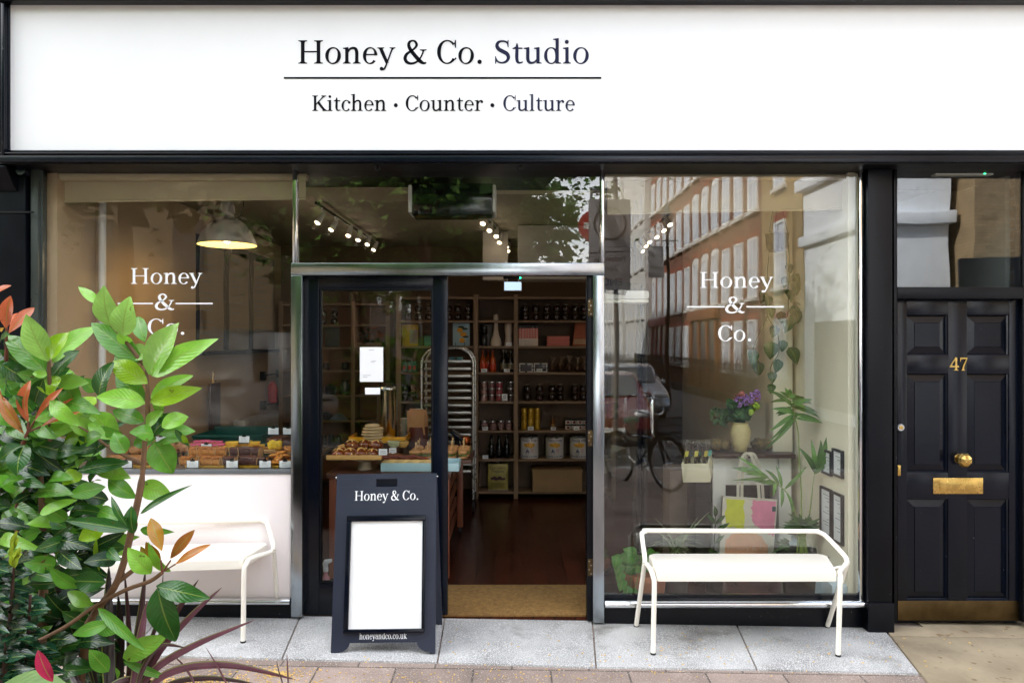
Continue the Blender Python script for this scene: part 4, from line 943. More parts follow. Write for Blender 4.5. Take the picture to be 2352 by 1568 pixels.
for s_, zz in (('Gardens', .80), ('Pepper', .68)):
    v, f = sans(s_, .052); MB().add([((x0+x1)/2+x, YS+.0595-z*.3, z0+(z1-z0)*zz+y) for x,y,z in v], f).build('print', M('olive_ink', C(60,54,20), .6), pt)
q = MB()
for k in range(7): q.blob(((x0+x1)/2-.06+.02*k, YS+.059, z0+(z1-z0)*(.45+.03*math.sin(k*2))), .024,.002,.014, .3, seed=k)
q.build('printed_peppers', M('maroon_print', C(66,30,34), .6), pt)
q = MB()
for k in range(5): q.box(x0+.03, x1-.03-.02*(k%2), YS+.0592, YS+.0599, z0+.03+.012*k, z0+.033+.012*k)
q.build('small_print', bpy.data.materials['olive_ink'], pt)
cb = thing('cardboard_box', 'plain brown cardboard box on the bottom shelf', 'box', (X(1280,yg), yg, zr_[7]))
cm = M('cardboard', C(156,124,88), .8, var=.1, vs=4, bump=.03); x0, x1, z0, z1 = X(1223,YS-.02), X(1337,YS-.02), zr_[7]+.001, Z(1080,YS-.02)
MB().box(x0, x1, YS-.02, YS+.26, z0, z1-.014).build('body', cm, cb, bevel=.004)
MB().box(x0-.006, x1+.006, YS-.026, YS+.266, z1-.0135, z1+.006).build('lid', cm, cb, bevel=.003)
yb_ = thing('cookbook', 'yellow and grey cookbook behind the closed door glass', 'book', (X(940,yg), yg, zr_[2]))
MB().box(X(924,yg), X(960,yg), yg, yg+.02, zr_[2]+.001, Z(745,yg)).build('cover', M('mustard_cover', C(196,164,40), .5, var=.15), yb_, bevel=.002)
q = MB(); q.box(X(941,yg), X(959,yg), yg-.0012, yg-.0002, zr_[2]+.03, Z(757,yg)); q.build('printed_panel', M('grey_panel', C(150,140,130), .6), yb_)
tag(MB().box(X(974,yg), X(994,yg), yg, yg+.1, zr_[2]+.001, Z(770,yg)).build('teal_box', M('teal', C(40,120,104), .5, var=.2, vs=20), bevel=.01), 'teal folded cloth bundle on the shelf behind the door stile', 'cloth')
for i, px in enumerate((929,941,952)):
    r = thing('tea_carton', '%s small green and red carton behind the door glass' % ORD[i], 'carton', (X(px,yg), yg, zr_[3]), 'small cartons')
    MB().box(X(px-5,yg), X(px+5,yg), yg, yg+.06, zr_[3]+.001, zr_[3]+.12).build('carton', M('green_carton', C(70,140,110), .5, var=.2), r, bevel=.003)
    MB().blob((X(px,yg), yg-.0005, zr_[3]+.05), .018,.002,.025, .4, seed=i).build('printed_fruit', redink, r)
# far unit goods: dark crockery
dk = M('dark_crockery', (.018,.013,.011), .3, var=.3)
def far(name, label, cat, prof, px, py0, row, m=dk, w=None): solid(name, label, cat, prof, px, py0, zB[row], YU+.1, m, 20, w)
POT = [(.35,0),(.5,.1),(.55,.5),(.45,.85),(.5,1)]
far('cooking_pot', 'dark pot on the second shelf of the far unit, nearer its outer end', 'pot', POT, 748, 832, 3); far('cooking_pot', 'dark pot on the second shelf of the far unit, nearer its upright', 'pot', POT, 793, 832, 3)
far('cooking_pot', 'dark lidded pot on the third shelf of the far unit', 'pot', [(.4,0),(.5,.1),(.52,.7),(.3,.82),(.08,.85),(.08,1)], 759, 880, 4); far('vase', 'smoky glass jug beside the dark lidded pot', 'jug', [(.2,0),(.3,.1),(.32,.6),(.2,.8),(.24,1)], 792, 872, 4, M('smoky_glass', C(60,66,66), .08))
far('bowl', 'blue white bowl upside down among the crockery of the far unit', 'bowl', [(1.6,0),(1.5,.1),(.6,.9),(.3,1)], 778, 949, 5, M('blue_white_glaze', C(126,144,160), .3)); far('cooking_pot', 'wide dark casserole beside the blue white bowl', 'pot', [(.8,0),(.9,.1),(.9,.8),(.5,1)], 748, 946, 5)
far('jar', 'tall black storage jar on the low far shelf, outer one', 'jar', [(.3,0),(.32,.1),(.32,.8),(.2,1)], 744, 1000, 6); far('jar', 'tall black storage jar on the low far shelf, second one', 'jar', [(.3,0),(.32,.1),(.32,.8),(.2,1)], 760, 998, 6); far('jar', 'tall black storage jar on the low far shelf, inner one', 'jar', [(.3,0),(.32,.1),(.32,.8),(.2,1)], 778, 1001, 6)
pn = thing('picture', 'dark green picture panel standing on the far unit', 'picture', (X(762,YU+.1), YU+.1, zB[2]))
MB().pbox(746, 779, 751, 797.5, YU+.1, .015).build('panel', M('dim_green', C(50,66,58), .6, var=.4, vs=12), pn, bevel=.002)
dpl = MB()
for k in range(34):
    a = random.uniform(0,6.28); b = P(845+random.uniform(-22,22), 795-random.uniform(5,35), YU+.1); b.y += random.uniform(-.08,.08)
    dpl.leaf(b, b+Vector((math.cos(a)*.06, random.uniform(-.03,.03), math.sin(a)*.05)), .03, (0,-1,.4), tint=(.02,.03,.012), nl=4, nw=2)
r = thing('dried_plant', 'dark bushy dried plant in a wooden trough on the far unit', 'plant', P(845, 800, YU+.1))
dpl.build('foliage', leaf_s, r); MB().pbox(818, 876, 786, 798, YU+.06, .1).build('trough', shelfw, r, bevel=.003)
# ------------------------------------------------------------------ tray rack
YR = 3.0
rk = thing('tray_rack', 'chrome bakery rack with rounded top holding metal trays', 'trolley', (X(1027,YR), YR, 0))
xa, xb, zt = X(968,YR), X(1087,YR), Z(799,YR)
for yy in (YR, YR+.42):
    f = MB(); rr = .17
    pth = [(xa,yy,.12),(xa,yy,zt-rr)]+[(xa+rr-rr*math.cos(a*math.pi/16),yy,zt-rr+rr*math.sin(a*math.pi/16)) for a in range(1,9)]+[(xb-rr+rr*math.sin(a*math.pi/16),yy,zt-rr+rr*math.cos(a*math.pi/16)) for a in range(0,9)]+[(xb,yy,.12)]
    f.tube(pth, .014, 10).build('end_frame', steel, rk, smooth=60)
tray_m = M('sheet_tray', (.36,.36,.34), .35, .9, var=.15, vs=6)
k = 0; z = zt-.14
while z > .35:
    q = MB(); q.box(xa+.03, xb-.03, YR+.02, YR+.40, z-.012, z-.008)
    q.box(xa+.03, xb-.03, YR+.012, YR+.0198, z-.012, z+.014); q.box(xa+.022, xa+.0298, YR+.012, YR+.4, z-.014, z+.004); q.box(xb-.0298, xb-.022, YR+.012, YR+.4, z-.014, z+.004)
    q.build('tray', tray_m, rk, bevel=.002); k += 1; z -= .076
for x in (xa, xb):
    for yy in (YR+.0, YR+.42):
        q = MB(); q.cyl((x,yy,.12),(x,yy,.085),.012).tube([(x-.012,yy,.045),(x+.012,yy,.045)], .045, 16); q.build('caster', rubber, rk)
for i, (dx, kk) in enumerate(((.2,0),(.28,0),(.36,0))):
    tag(MB().box(xa+dx, xa+dx+.06, YR+.06, YR+.16, zt-.14+.076*0-.0075, zt-.14+.045).build('packet', M('packet_print_%d' % 'abc'.index('abc'[i]), (C(190,90,60),C(60,110,130),C(70,130,140))[i], .5, var=.3, vs=30), bevel=.003),
        '%s small packet lying on the top tray of the bakery rack' % ('rust red','slate blue','pale teal')[i], 'packet')

# ------------------------------------------------------------------ serving table inside the doorway
TZ = .816; ty0, ty1 = .62, 2.17; tx0, tx1 = X(748,.62), X(1036,.62)
wood_d = M('dark_table_wood', C(74,44,30), .38, var=.3, vs=4, stretch=(1,.15,1), bump=.05)
wood_r = M('red_table_leg', C(120,66,44), .4, var=.25, vs=6, stretch=(1,1,.2), bump=.04)
tb = thing('serving_table', 'dark wooden serving table laden with bread inside the doorway', 'table', ((tx0+tx1)/2, 1.4, 0))
MB().box(tx0, tx1, ty0, ty1, TZ-.035, TZ).build('tabletop', wood_d, tb, bevel=.006)
MB().box(tx0+.05, tx1-.05, ty0+.05, ty0+.075, TZ-.13, TZ-.036).box(tx1-.075, tx1-.05, ty0+.0755, ty1-.05, TZ-.13, TZ-.036).box(tx0+.05, tx0+.075, ty0+.0755, ty1-.05, TZ-.13, TZ-.036).build('apron', wood_d, tb)
for x in (tx0+.02, tx1-.065):
    for yy in (ty0+.02, ty1-.07): MB().box(x, x+.05, yy, yy+.05, .06, TZ-.0355).build('leg', wood_r, tb, bevel=.004)
    for yy in (ty0+.045, ty1-.045):
        q = MB(); q.tube([(x+.012,yy,.031),(x+.038,yy,.031)], .031, 16).cyl((x+.025,yy,.035),(x+.025,yy,.06),.012); q.build('caster', rubber, tb)
MB().box(tx0+.03, tx1-.08, ty0+.08, ty1-.1, .14, .16).build('lower_shelf', wood_d, tb, bevel=.003)
# sloping crates on the open side, with packets
for j in range(4):
    z = .56-.13*j; yy = 1.0+.0*j
    cr = thing('slanted_crate', '%s slatted wooden crate on the open side of the serving table' % ('top','second','third','lowest')[j], 'crate', (tx1-.1, 1.3, z), 'crates under the serving table')
    q = MB(); q.box(tx1-.075, tx1-.06, .78, 1.95, z, z+.075); q.box(tx1-.30, tx1-.0755, .78, .79, z, z+.075); q.box(tx1-.30, tx1-.0755, 1.94, 1.95, z, z+.075); q.box(tx1-.30, tx1-.0755, .791, 1.939, z, z+.008)
    q.build('crate_body', wood_r, cr, bevel=.003)
pkm = [M('packet_red', C(190,30,34), .25, var=.3, vs=20), M('packet_lime', C(150,180,50), .25, var=.3, vs=20), M('packet_brown', C(130,70,50), .35, var=.4, vs=20), M('packet_pink', C(196,110,96), .4, var=.3, vs=20)]
for j in range(4):
    for i in range(7):
        m_ = pkm[(0,0,1,0,2,2,3)[(i+j*2) % 7] if j == 0 else (2,3,2)[(i+j) % 3]]
        q = MB(); q.blob((0,0,.06), .045,.016,.07, .2, 3, 12, 8, seed=i+j*7, p=.6)
        o = q.build('snack_packet', m_, smooth=60); o.location = (tx1-.15-.03*(i%2), .86+.16*i, .575-.13*j); o.rotation_euler = (R(-18), R(8-5*(i%4)), R(80+10*(i%3)))
        tag(o, '%s snack packet from the doorway in the %s crate under the table' % (ORD[i], ('top','second','third','lowest')[j]), 'packet', 'snack packets in the %s crate' % ('top','second','third','lowest')[j])
cs = thing('cake_stand', 'beige ceramic pedestal stand carrying the board of glazed buns', 'cake stand', P(837, 1079, .8))
cx, y = X(838,.8), .8; m = mpp(y); zb = TZ+.001
MB().lathe([(17*m,0),(16*m,.006),(15*m,.03),(15.5*m,.058),(30*m,.072),(39*m,.088),(40*m,.092),(36*m,.092),(0,.086)], (cx,y,zb), 28).build('pedestal', M('beige_ceramic', C(178,164,138), .35, var=.06), cs, smooth=60)
bd_z = zb+.0925; bw = 63*m
o = MB().box(X(760,y), X(884,y), y-.13, y+.17, bd_z, bd_z+.006).box(X(760,y), X(884,y), y-.142, y-.1302, bd_z-.004, bd_z+.03).build('bread_board', M('pale_board', C(206,160,92), .5, var=.15, vs=5, stretch=(.2,1,1)), bevel=.003)
tag(o, 'pale wooden board of glazed buns on the ceramic stand', 'board')
bun_m = M('glazed_crust', C(150,72,22), .16, var=.5, vs=12, c2=C(82,28,8), coat=.5)
crossm = M('bun_cross', C(224,180,104), .5, var=.1)
def mk_bun():
    r = thing('glazed_bun', 'bun', 'bun')
    MB().blob((0,0,.022), .046,.046,.032, .12, 2, 16, 10, .35).build('crust', bun_m, r, smooth=80)
    q = MB(); q.tube([(-.044,0,.022),(-.025,0,.048),(0,0,.056),(.025,0,.048),(.044,0,.022)], .005, 6); q.tube([(0,-.044,.022),(0,-.025,.047),(0,0,.055),(0,.025,.047),(0,.044,.022)], .005, 6); q.build('cross', crossm, r)
    return r
K = Kind(mk_bun())
for i in range(4):
    for j in range(3): K.put((X(783+26*i,y)+.012*(j%2), y-.085+.085*j, bd_z+.006), '%s glazed bun of the %s row on the board' % (ORD[i], ('front','middle','back')[j]), 'glazed buns', .5*i+j, 1.12+.06*((i+j)%3))
for i in range(3): K.put((X(808+28*i,y), y+.0+.03*(i%2), bd_z+.058), '%s glazed bun of the top layer' % ORD[i], 'glazed buns', i+.3, 1.15)
# price tags on the table
mkc = lambda: mk_card(.06, .045)
TC = Kind(mkc()); TC.put((X(880,.66), .655, bd_z+.031), 'white price card clipped to the board of glazed buns', 'white price cards on the table', .1)
TC.put((X(902,1.05), 1.05, TZ+.075), 'white price card tilted among the mezze bowls behind the buns', 'white price cards on the table', .5)
# pittas and yellow tray
y2 = 1.32; m = mpp(y2)
yt_ = thing('yellow_tray', 'yellow rectangular tray behind the stacked flatbreads', 'tray', (X(866,y2), y2, TZ))
q = MB(); xa_, xb_ = X(803,y2), X(929,y2); zt_ = TZ+.12
q.box(xa_, xb_, y2, y2+.3, zt_, zt_+.006); q.box(xa_, xb_, y2-.008, y2-.0002, zt_, zt_+.05); q.box(xa_-.008, xa_-.0002, y2-.008, y2+.3, zt_, zt_+.05); q.box(xb_+.0002, xb_+.008, y2-.008, y2+.3, zt_, zt_+.05)
q.build('tray_body', M('yellow_enamel', C(226,164,24), .3, var=.12), yt_, bevel=.003)
MB().box(xa_+.04, xb_-.04, y2+.03, y2+.25, TZ+.001, zt_-.0005).build('stand', wood_d, yt_, bevel=.003)
pm = M('flatbread', C(226,204,164), .7, var=.12, vs=14, bump=.1, bs=40)
for i in range(6):
    q = MB(); q.blob((0,0,0), .092-.01*abs(i-2)/3-(.02 if i == 5 else 0), .09, .015, .1, 2.2, 20, 6, seed=i)
    o = q.build('flatbread', pm, smooth=80); o.location = (X(855,y2)+.006*math.sin(i*2), y2-.07, TZ+.13+.021*i if i else TZ+.13); o.location.y = y2+.02
    tag(o, '%s in the stack of round flatbreads behind the buns' % ('bottom flatbread','second flatbread up','third flatbread up','fourth flatbread up','fifth flatbread up','domed top flatbread')[i], 'flatbread', 'stack of flatbreads')
    o.location.z = TZ+.142+.0235*i
# bowls of mezze
for i, (px, py, yy, c1) in enumerate(((905,1014,1.1,(190,196,150)),(925,1012,1.12,(200,160,90)))):
    r = thing('mezze_bowl', '%s glass bowl behind the flatbread box' % ('pale green dip in a','tan spread in a')[i], 'bowl', P(px, 1024, yy))
    c_ = P(px, 1026, yy); MB().lathe([(.03,0),(.048,.02),(.05,.045),(.046,.045),(.0,.04)], c_, 20).build('bowl', M('bowl_glass_'+'ab'[i], C(*c1), .12, var=.2, vs=20), r)
    c_.z = TZ+.06
    r.location.z += 0
pastry = M('flaky_pastry', C(156,98,42), .5, var=.5, vs=14, c2=C(84,44,16), bump=.15, bs=50)
for i in range(9):
    q = MB(); q.blob((0,0,.014), .05,.028,.02, .5, 2.5, 14, 8, .2, seed=i+20); o = q.build('flaky_pastry', pastry, smooth=60)
    o.location = (X(897+7.5*(i%5),.95), .93+.07*(i//5), TZ+.03+.018*(i//5)); o.rotation_euler = (0, .3*math.sin(i), i*.8)
    tag(o, '%s flaky brown pastry in the heap between buns and flatbread box' % ORD[i], 'pastry', 'heap of flaky pastries')
q = MB(); q.lathe([(.1,0),(.16,.022),(.165,.028),(.15,.026),(.0,.012)], (X(912,.95), .96, TZ+.001), 28); tag(q.build('serving_plate', M('dark_plate', C(60,46,36), .3)), 'dark plate under the heap of flaky pastries', 'plate')
# pale blue tray with rolls and sandwiches
y3 = .70; bx0, bx1 = X(875,y3), X(1054,y3)
bt = thing('blue_box', 'pale blue shallow box filled with filled flatbreads', 'box', ((bx0+bx1)/2, y3+.1, TZ))
pb = M('pale_blue_paint', C(168,200,206), .4, var=.06)
q = MB(); zc = TZ+.001; hh = 19*mpp(y3)
q.box(bx0, bx1, y3-.01, y3-.0002, zc, zc+hh); q.box(bx0, bx1, y3+.22, y3+.23, zc, zc+hh); q.box(bx0, bx0+.01, y3, y3+.2198, zc, zc+hh); q.box(bx1-.01, bx1, y3, y3+.2198, zc, zc+hh); q.box(bx0+.0102, bx1-.0102, y3, y3+.2198, zc, zc+.008)
q.build('box_body', pb, bt, bevel=.002)
roll_m = M('charred_roll', C(150,66,34), .4, var=.5, vs=16, c2=C(70,26,14)); lav = M('filling_flatbread', C(212,176,112), .6, var=.3, vs=14)
for i in range(11):
    q = MB(); q.blob((0,0,0), .085,.022,.018, .18, 2, 16, 8, seed=i); o = q.build('filled_roll', roll_m if i < 7 else lav, smooth=80)
    o.location = (bx0+.07+.04*i if i < 7 else bx0+.08+.09*(i-7), y3+.05+.02*(i%3) if i < 7 else y3+.02, zc+hh+.02 if i < 7 else zc+hh+.006); o.rotation_euler = (0, .35 if i < 7 else 0, .7 if i < 7 else .15)
    tag(o, ('%s dark charred roll from the bun stand in the blue box' if i < 7 else '%s pale flatbread strip along the front of the blue box') % ORD[i if i < 7 else i-7], 'bread roll', 'rolls in the blue box')
breadm = M('sandwich_bread', C(190,140,88), .6, var=.25, vs=18); fillm = M('sandwich_filling', C(96,110,50), .6, var=.6, vs=30); wood_p = M('pick_wood', C(222,186,130), .6)
def mk_sand():
    r = thing('sandwich', 'sandwich', 'sandwich')
    MB().blob((0,0,.014), .05,.036,.014, .1, 2, 14, 6, p=.7).blob((0,0,.052), .05,.036,.018, .12, 2, 14, 6, p=.7, seed=2).build('bread', breadm, r, smooth=80)
    MB().blob((0,0,.033), .052,.038,.010, .5, 6, 18, 6, p=.7).build('filling', fillm, r)
    MB().tube([(0,0,.05),(.004,-.004,.115)], .0022, 6).obox((.0045,-.0045,.118), (.006,0,0), (0,.0015,0), (0,0,.011)).build('pick', wood_p, r)
    return r
K = Kind(mk_sand()); sp_ = thing('sandwich_board', 'dark board of picked sandwiches by the doorway edge of the table', 'board', (X(1010,1.1), 1.1, TZ))
MB().box(X(940,1.15), X(1085,1.15), 1.02, 1.55, TZ+.001, TZ+.03).build('board', wood_d, sp_, bevel=.004)
k = 0
for i in range(5):
    for j in range(3):
        K.put((X(955+27*i,1.1), 1.08+.12*j, TZ+.031), '%s sandwich with a wooden pick in the %s row beyond the blue box' % (ORD[i], ('front','middle','back')[j]), 'picked sandwiches', .4*i+j, 1+.04*(i%2)); k += 1
# urn, container of bags, cups, card reader
yu = 1.62; m = mpp(yu); q = MB()
r = thing('steel_urn', 'tall polished steel cylinder urn behind the flatbreads', 'urn', (X(889,yu), yu, TZ))
q.lathe([(24*m,0),(24*m,.01),(23.5*m,.02),(23.5*m,TZ*0+(Z(896,yu)-TZ)),(24.5*m,Z(895,yu)-TZ),(24.5*m,Z(890,yu)-TZ),(22*m,Z(887,yu)-TZ),(0,Z(886,yu)-TZ)], (X(889,yu),yu,TZ+.001), 36).build('body', chromev, r, smooth=50)
MB().tube([(X(875,yu),yu-.02,Z(888,yu)),(X(875,yu),yu-.02,Z(876,yu)),(X(903,yu),yu-.02,Z(876,yu)),(X(903,yu),yu-.02,Z(888,yu))], .006, 8).build('lid_handle', blackplain, r)
yc = 1.7; m = mpp(yc)
tag(MB().lathe([(22*m,0),(24*m,.02),(24*m,Z(979,yc)-TZ),(22*m,Z(979,yc)-TZ),(22*m,.05),(0,.04)], (X(959,yc),yc,TZ+.001), 28).build('leather_pot', M('maroon_pot', C(86,36,28), .45, var=.2), smooth=50), 'maroon round pot holding folded paper bags on the table', 'pot')
kraft = M('kraft_paper', C(176,130,88), .8, var=.12, vs=8)
for i in range(5):
    o = MB().box(-.075,.075,-.004,.004,-.1,.11-.012*i).build('paper_bag', kraft, bevel=.002)
    o.location = (X(960,yc)+.008*(i%3-1), yc-.07+.035*i, Z(975,yc)+.02+.02*(i%2)); o.rotation_euler = (R(8-4*i), R(6*math.sin(i*2)), R(5*(i%3-1)))
    tag(o, '%s folded kraft paper bag from the front in the maroon pot' % ORD[i], 'paper bag', 'kraft bags in the pot')
def mk_cup():
    r = thing('paper_cup', 'cup', 'paper cup'); MB().lathe([(.03,0),(.04,.1),(.042,.102),(.04,.106),(.037,.102),(.028,.004),(0,.004)], n=18).build('cup', M('cup_card', C(206,198,184), .6, var=.04), r, smooth=50); return r
K = Kind(mk_cup())
for i in range(4): K.put((X(930,1.95), 1.95, TZ+.001+.05*i), '%s in the tower of white paper cups behind the maroon pot' % ('bottom cup','second cup','third cup','top cup')[i], 'tower of paper cups')
for i in range(2): K.put((X(962,1.98), 1.98, TZ+.20+.03*i), '%s white cup above the kraft bags' % ('lower','upper')[i], 'cups above the kraft bags')
tag(MB().box(X(948,1.98), X(978,1.98), 1.93, 2.03, TZ+.001, TZ+.199).build('carton', M('cup_carton', C(120,100,80), .7), bevel=.004), 'brown carton under the white cups behind the maroon pot', 'carton')
crd = thing('card_reader', 'black angled card terminal on the far end of the table', 'card reader', (X(1050,1.9), 1.9, TZ))
MB().obox((X(1050,1.9),1.9,TZ+.11), (.05,0,-.04), (0,.09,0), (.008,0,.011)).build('screen', blackgloss, crd, bevel=.003)
MB().cyl((X(1050,1.9),1.9,TZ+.001),(X(1050,1.9),1.9,TZ+.1),.025,.015).cyl((X(1050,1.9),1.9,TZ+.001),(X(1050,1.9),1.9,TZ+.012),.07).build('stand', blackplain, crd)
solid('tip_jar', 'small copper pot by the card terminal', 'pot', [(.35,0),(.5,.2),(.45,.8),(.3,1)], 1070, 1000, TZ+.001, 2.0, M('copper', C(150,76,40), .25, .9))
sb = thing('spray_bottle', 'pink spray bottle standing inside the closed door leaf', 'bottle', (X(748,.25), .25, 0))
c_ = Vector((X(748,.25), .25, .01)); m = mpp(.25)
MB().lathe([(.03,0),(.034,.008),(.034,.15),(.026,.185),(.014,.2),(.013,.225)], c_, 18).build('body', M('pink_liquid', C(200,130,140), .15, var=.1), sb, smooth=60)
MB().lathe([(.0345,.05),(.0348,.051),(.0348,.115),(.0345,.116)], c_, 18).build('label_band', paper, sb)
MB().lathe([(.015,.222),(.017,.225),(.017,.25),(.012,.255)], c_, 14).prism([(c_.x-.015,c_.z+.255),(c_.x+.012,c_.z+.255),(c_.x+.016,c_.z+.275),(c_.x+.042,c_.z+.288),(c_.x+.04,c_.z+.305),(c_.x-.008,c_.z+.30),(c_.x-.018,c_.z+.28)], c_.y-.012, c_.y+.012).build('trigger_head', white_p, sb, bevel=.002)

# ------------------------------------------------------------------ pastry counter in window one
CZ = .945
pc = thing('pastry_counter', 'steel topped pastry counter along the inside of the window', 'counter', ((X(97)+X(668))/2, .3, 0))
MB().box(XL+.06, X(667), .03, .66, CZ-.03, CZ).build('counter_top', steel, pc, bevel=.003)
MB().box(XL+.08, X(667)-.01, .05, .62, .0, CZ-.031).build('cabinet', offwhite, pc)
gold = M('gold_tray', C(206,160,60), .3, .6, var=.2)
def tray(label, px0, px1, y, dep, z, m_=gold, name='cake_tray', hh=.014):
    q = MB(); q.box(X(px0,y), X(px1,y), y, y+dep, z, z+hh); return tag(q.build(name, m_, bevel=.003), label, 'tray')
def food(kind, label, pts, group, seed=0, rz=.2, sc=1.):
    for i, p in enumerate(pts): kind.put(p, label % ORD[i % 12], group, rz*math.sin(i*2.3+seed), sc*(1+.06*math.sin(i*1.7)))
def mk_square(nm, cat, body, top, w_=.06, d_=.05, h_=.05, amp=.15, drip=False, wrapm=None):
    r = thing(nm, nm, cat)
    MB().blob((0,0,h_*.5), w_/2,d_/2,h_*.5, amp, 4, 20, 10, .05, p=.35).build('sponge', body, r, smooth=70)
    q = MB(); q.blob((0,0,h_*1.0), w_*.52,d_*.52,h_*.16, .3, 5, 20, 8, p=.45, seed=4)
    if drip:
        for k in range(7): a = k*.9; q.tube([(w_*.47*math.cos(a)*1.05, d_*.5*math.sin(a)*1.05, h_),(w_*.5*math.cos(a)*1.06, d_*.52*math.sin(a)*1.06, h_*(.35+.3*((k*37)%5)/5))], [.005,.0035], 6)
    q.build('topping', top, r, smooth=70)
    if wrapm:
        q = MB()
        for s_ in (-1,1): q.obox((s_*w_*.54,0,h_*.5), (.0012,0,.002), (0,d_*.5,0), (s_*.004,0,h_*.62))
        q.build('paper_wrap', wrapm, r)
    return r
parch = M('baking_parchment', C(200,160,110), .7, var=.15, vs=10)
# lower row
zl = CZ+.001
tray('gold tray under the crumble bars at the counter front', 424, 515, .09, .2, zl)
bar = Kind(mk_square('crumble_bar', 'cake bar', M('golden_sponge', C(206,140,56), .6, var=.4, vs=30, c2=C(140,78,26)), M('crumble', C(196,124,52), .7, var=.6, vs=40, c2=C(110,50,20)), .068, .055, .046, .2, False, parch))
food(bar, '%s golden crumble bar from the left in the upper row', [(X(p,.2), .22, zl+.062) for p in (446,466,485,505)], 'crumble bars above')
food(bar, '%s golden crumble bar from the left in the front row', [(X(p,.12), .125, zl+.015) for p in (428,474,496)], 'crumble bars in front')
food(bar, '%s golden crumble bar of the hidden base layer', [(X(p,.2), .22, zl+.015) for p in (446,466,485,505)], 'crumble bars at the base')
tray('gold tray under the chocolate brownies at the counter front', 518, 608, .09, .2, zl)
brn = Kind(mk_square('brownie', 'brownie', M('brownie_crumb', C(66,30,22), .55, var=.4, vs=30), M('brownie_top', C(84,40,28), .3, var=.4, vs=20), .072, .06, .045, .15, False, parch))
food(brn, '%s chocolate brownie from the left in the upper row', [(X(p,.2), .22, zl+.062) for p in (541,562,584)], 'brownies above')
food(brn, '%s chocolate brownie from the left in the front row', [(X(p,.12), .125, zl+.015) for p in (527,563,582,599)], 'brownies in front')
food(brn, '%s chocolate brownie of the hidden base layer', [(X(p,.2), .22, zl+.015) for p in (541,562,584)], 'brownies at the base')
tray('gold tray under the round cookies at the counter front', 615, 664, .09, .2, zl)
def mk_cookie():
    r = thing('cookie', 'cookie', 'cookie'); MB().blob((0,0,.012), .04,.04,.014, .14, 3, 18, 8, .2).build('biscuit', M('cookie_crust', C(206,136,46), .55, var=.3, vs=25, c2=C(160,92,28)), r, smooth=70)
    q = MB()
    for k in range(6): q.blob((.024*math.cos(k*1.1)*(.4+.6*(k%2)), .024*math.sin(k*1.1), .025), .004,.004,.003, .2, 3, 6, 4)
    q.build('nut_pieces', M('nut', C(120,70,30), .6), r); return r
K = Kind(mk_cookie())
for i, (px, yy, dz, tx_) in enumerate(((628,.13,0,0),(650,.13,0,0),(664,.15,0,0),(631,.2,.03,.3),(648,.22,.05,.2),(640,.16,.022,.6),(656,.19,.03,-.3),(664,.22,.075,.3))):
    o = K.put((X(px,yy), yy, zl+.016+dz), '%s round golden cookie by the doorway post' % ORD[i], 'golden cookies', i, 1.02); o.rotation_euler = (tx_, tx_*.5, i)
# basket and rolls partly behind the laurel
tray('gold tray at the counter front behind the laurel leaves', 250, 345, .09, .2, zl)
roll2 = M('wrapped_roll', C(190,134,74), .6, var=.35, vs=14, c2=C(120,74,34))
for i in range(9):
    q = MB(); q.blob((0,0,.03), .042,.036,.032, .3, 3, 14, 8, .15, seed=i+3); o = q.build('savoury_roll', roll2, smooth=70); o.location = (X(262+17*i if i < 6 else 275+26*(i-6),.16), .14 if i < 6 else .22, zl+.015 if i < 6 else zl+.06)
    tag(o, '%s savoury roll from the left %s behind the laurel' % (ORD[i if i < 6 else i-6], 'at the counter front' if i < 6 else 'in the raised row'), 'roll', 'savoury rolls')
bs = thing('paper_lined_basket', 'dark round basket lined with crumpled baking paper', 'basket', (X(395,.42), .42, CZ))
MB().lathe([(.07,0),(.085,.05),(.09,.055),(.086,.055),(.066,.01),(0,.01)], (X(395,.42),.42,zl), 22).build('bowl', M('dark_basket', C(60,34,24), .6, var=.3, vs=60), bs)
q = MB()
for i in range(15):
    a = i*.42; b = Vector((X(395,.42)+.06*math.cos(a), .42+.06*math.sin(a), zl+.045)); q.leaf(b, b+Vector((.06*math.cos(a), .05*math.sin(a), .065+.03*math.sin(i*3))), .06, (0,-1,.6), .1, .2, C(196,140,92), 1, 5, 4, .3)
q.build('baking_paper', leaf_s, bs)
for i in range(6):
    q = MB(); q.blob((0,0,0), .034,.03,.022, .3, 3, 12, 8, seed=i); o = q.build('small_pastry', pastry, smooth=70); o.location = (X(395,.42)+.04*math.cos(i*1.05), .42+.04*math.sin(i*1.05), zl+.062+.008*(i%2)); tag(o, '%s small pastry in the paper lined basket' % ORD[i], 'pastry', 'pastries in the lined basket')
# upper row on little stands
def stand(label, px0, px1, y, dep, z, m_, oval=False):
    r = thing('cake_stand', label, 'cake stand', (X(.5*(px0+px1),y), y+dep/2, CZ)); c_ = (X(.5*(px0+px1),y), y+dep/2, z-.014); w_ = X(px1,y)-X(px0,y)
    if oval: MB().lathe([(.85,0),(1,.010),(1.02,.02),(.98,.02),(0,.008)], c_, 30, w_/2, dep/2).build('plate', m_, r) if False else MB().lathe([(w_*.42,0),(w_*.5,.008),(w_*.51,.018),(w_*.48,.016),(0,.010)], c_, 30, 1, dep/w_).build('plate', m_, r)
    else: MB().box(c_[0]-w_/2, c_[0]+w_/2, y, y+dep, z-.014, z).build('plate', m_, r, bevel=.004)
    MB().cyl((c_[0],c_[1],zl),(c_[0],c_[1],z-.013), .04,.05, 20).build('foot', m_, r)
    return r
brownplate = M('brown_glaze', C(110,74,46), .35, var=.2); oakb = M('oak_board', C(176,128,78), .5, var=.2, vs=5, stretch=(.2,1,1))
zu = 1.006
stand('brown plate raising the pink iced cakes', 430, 517, .36, .2, zu, brownplate, True)
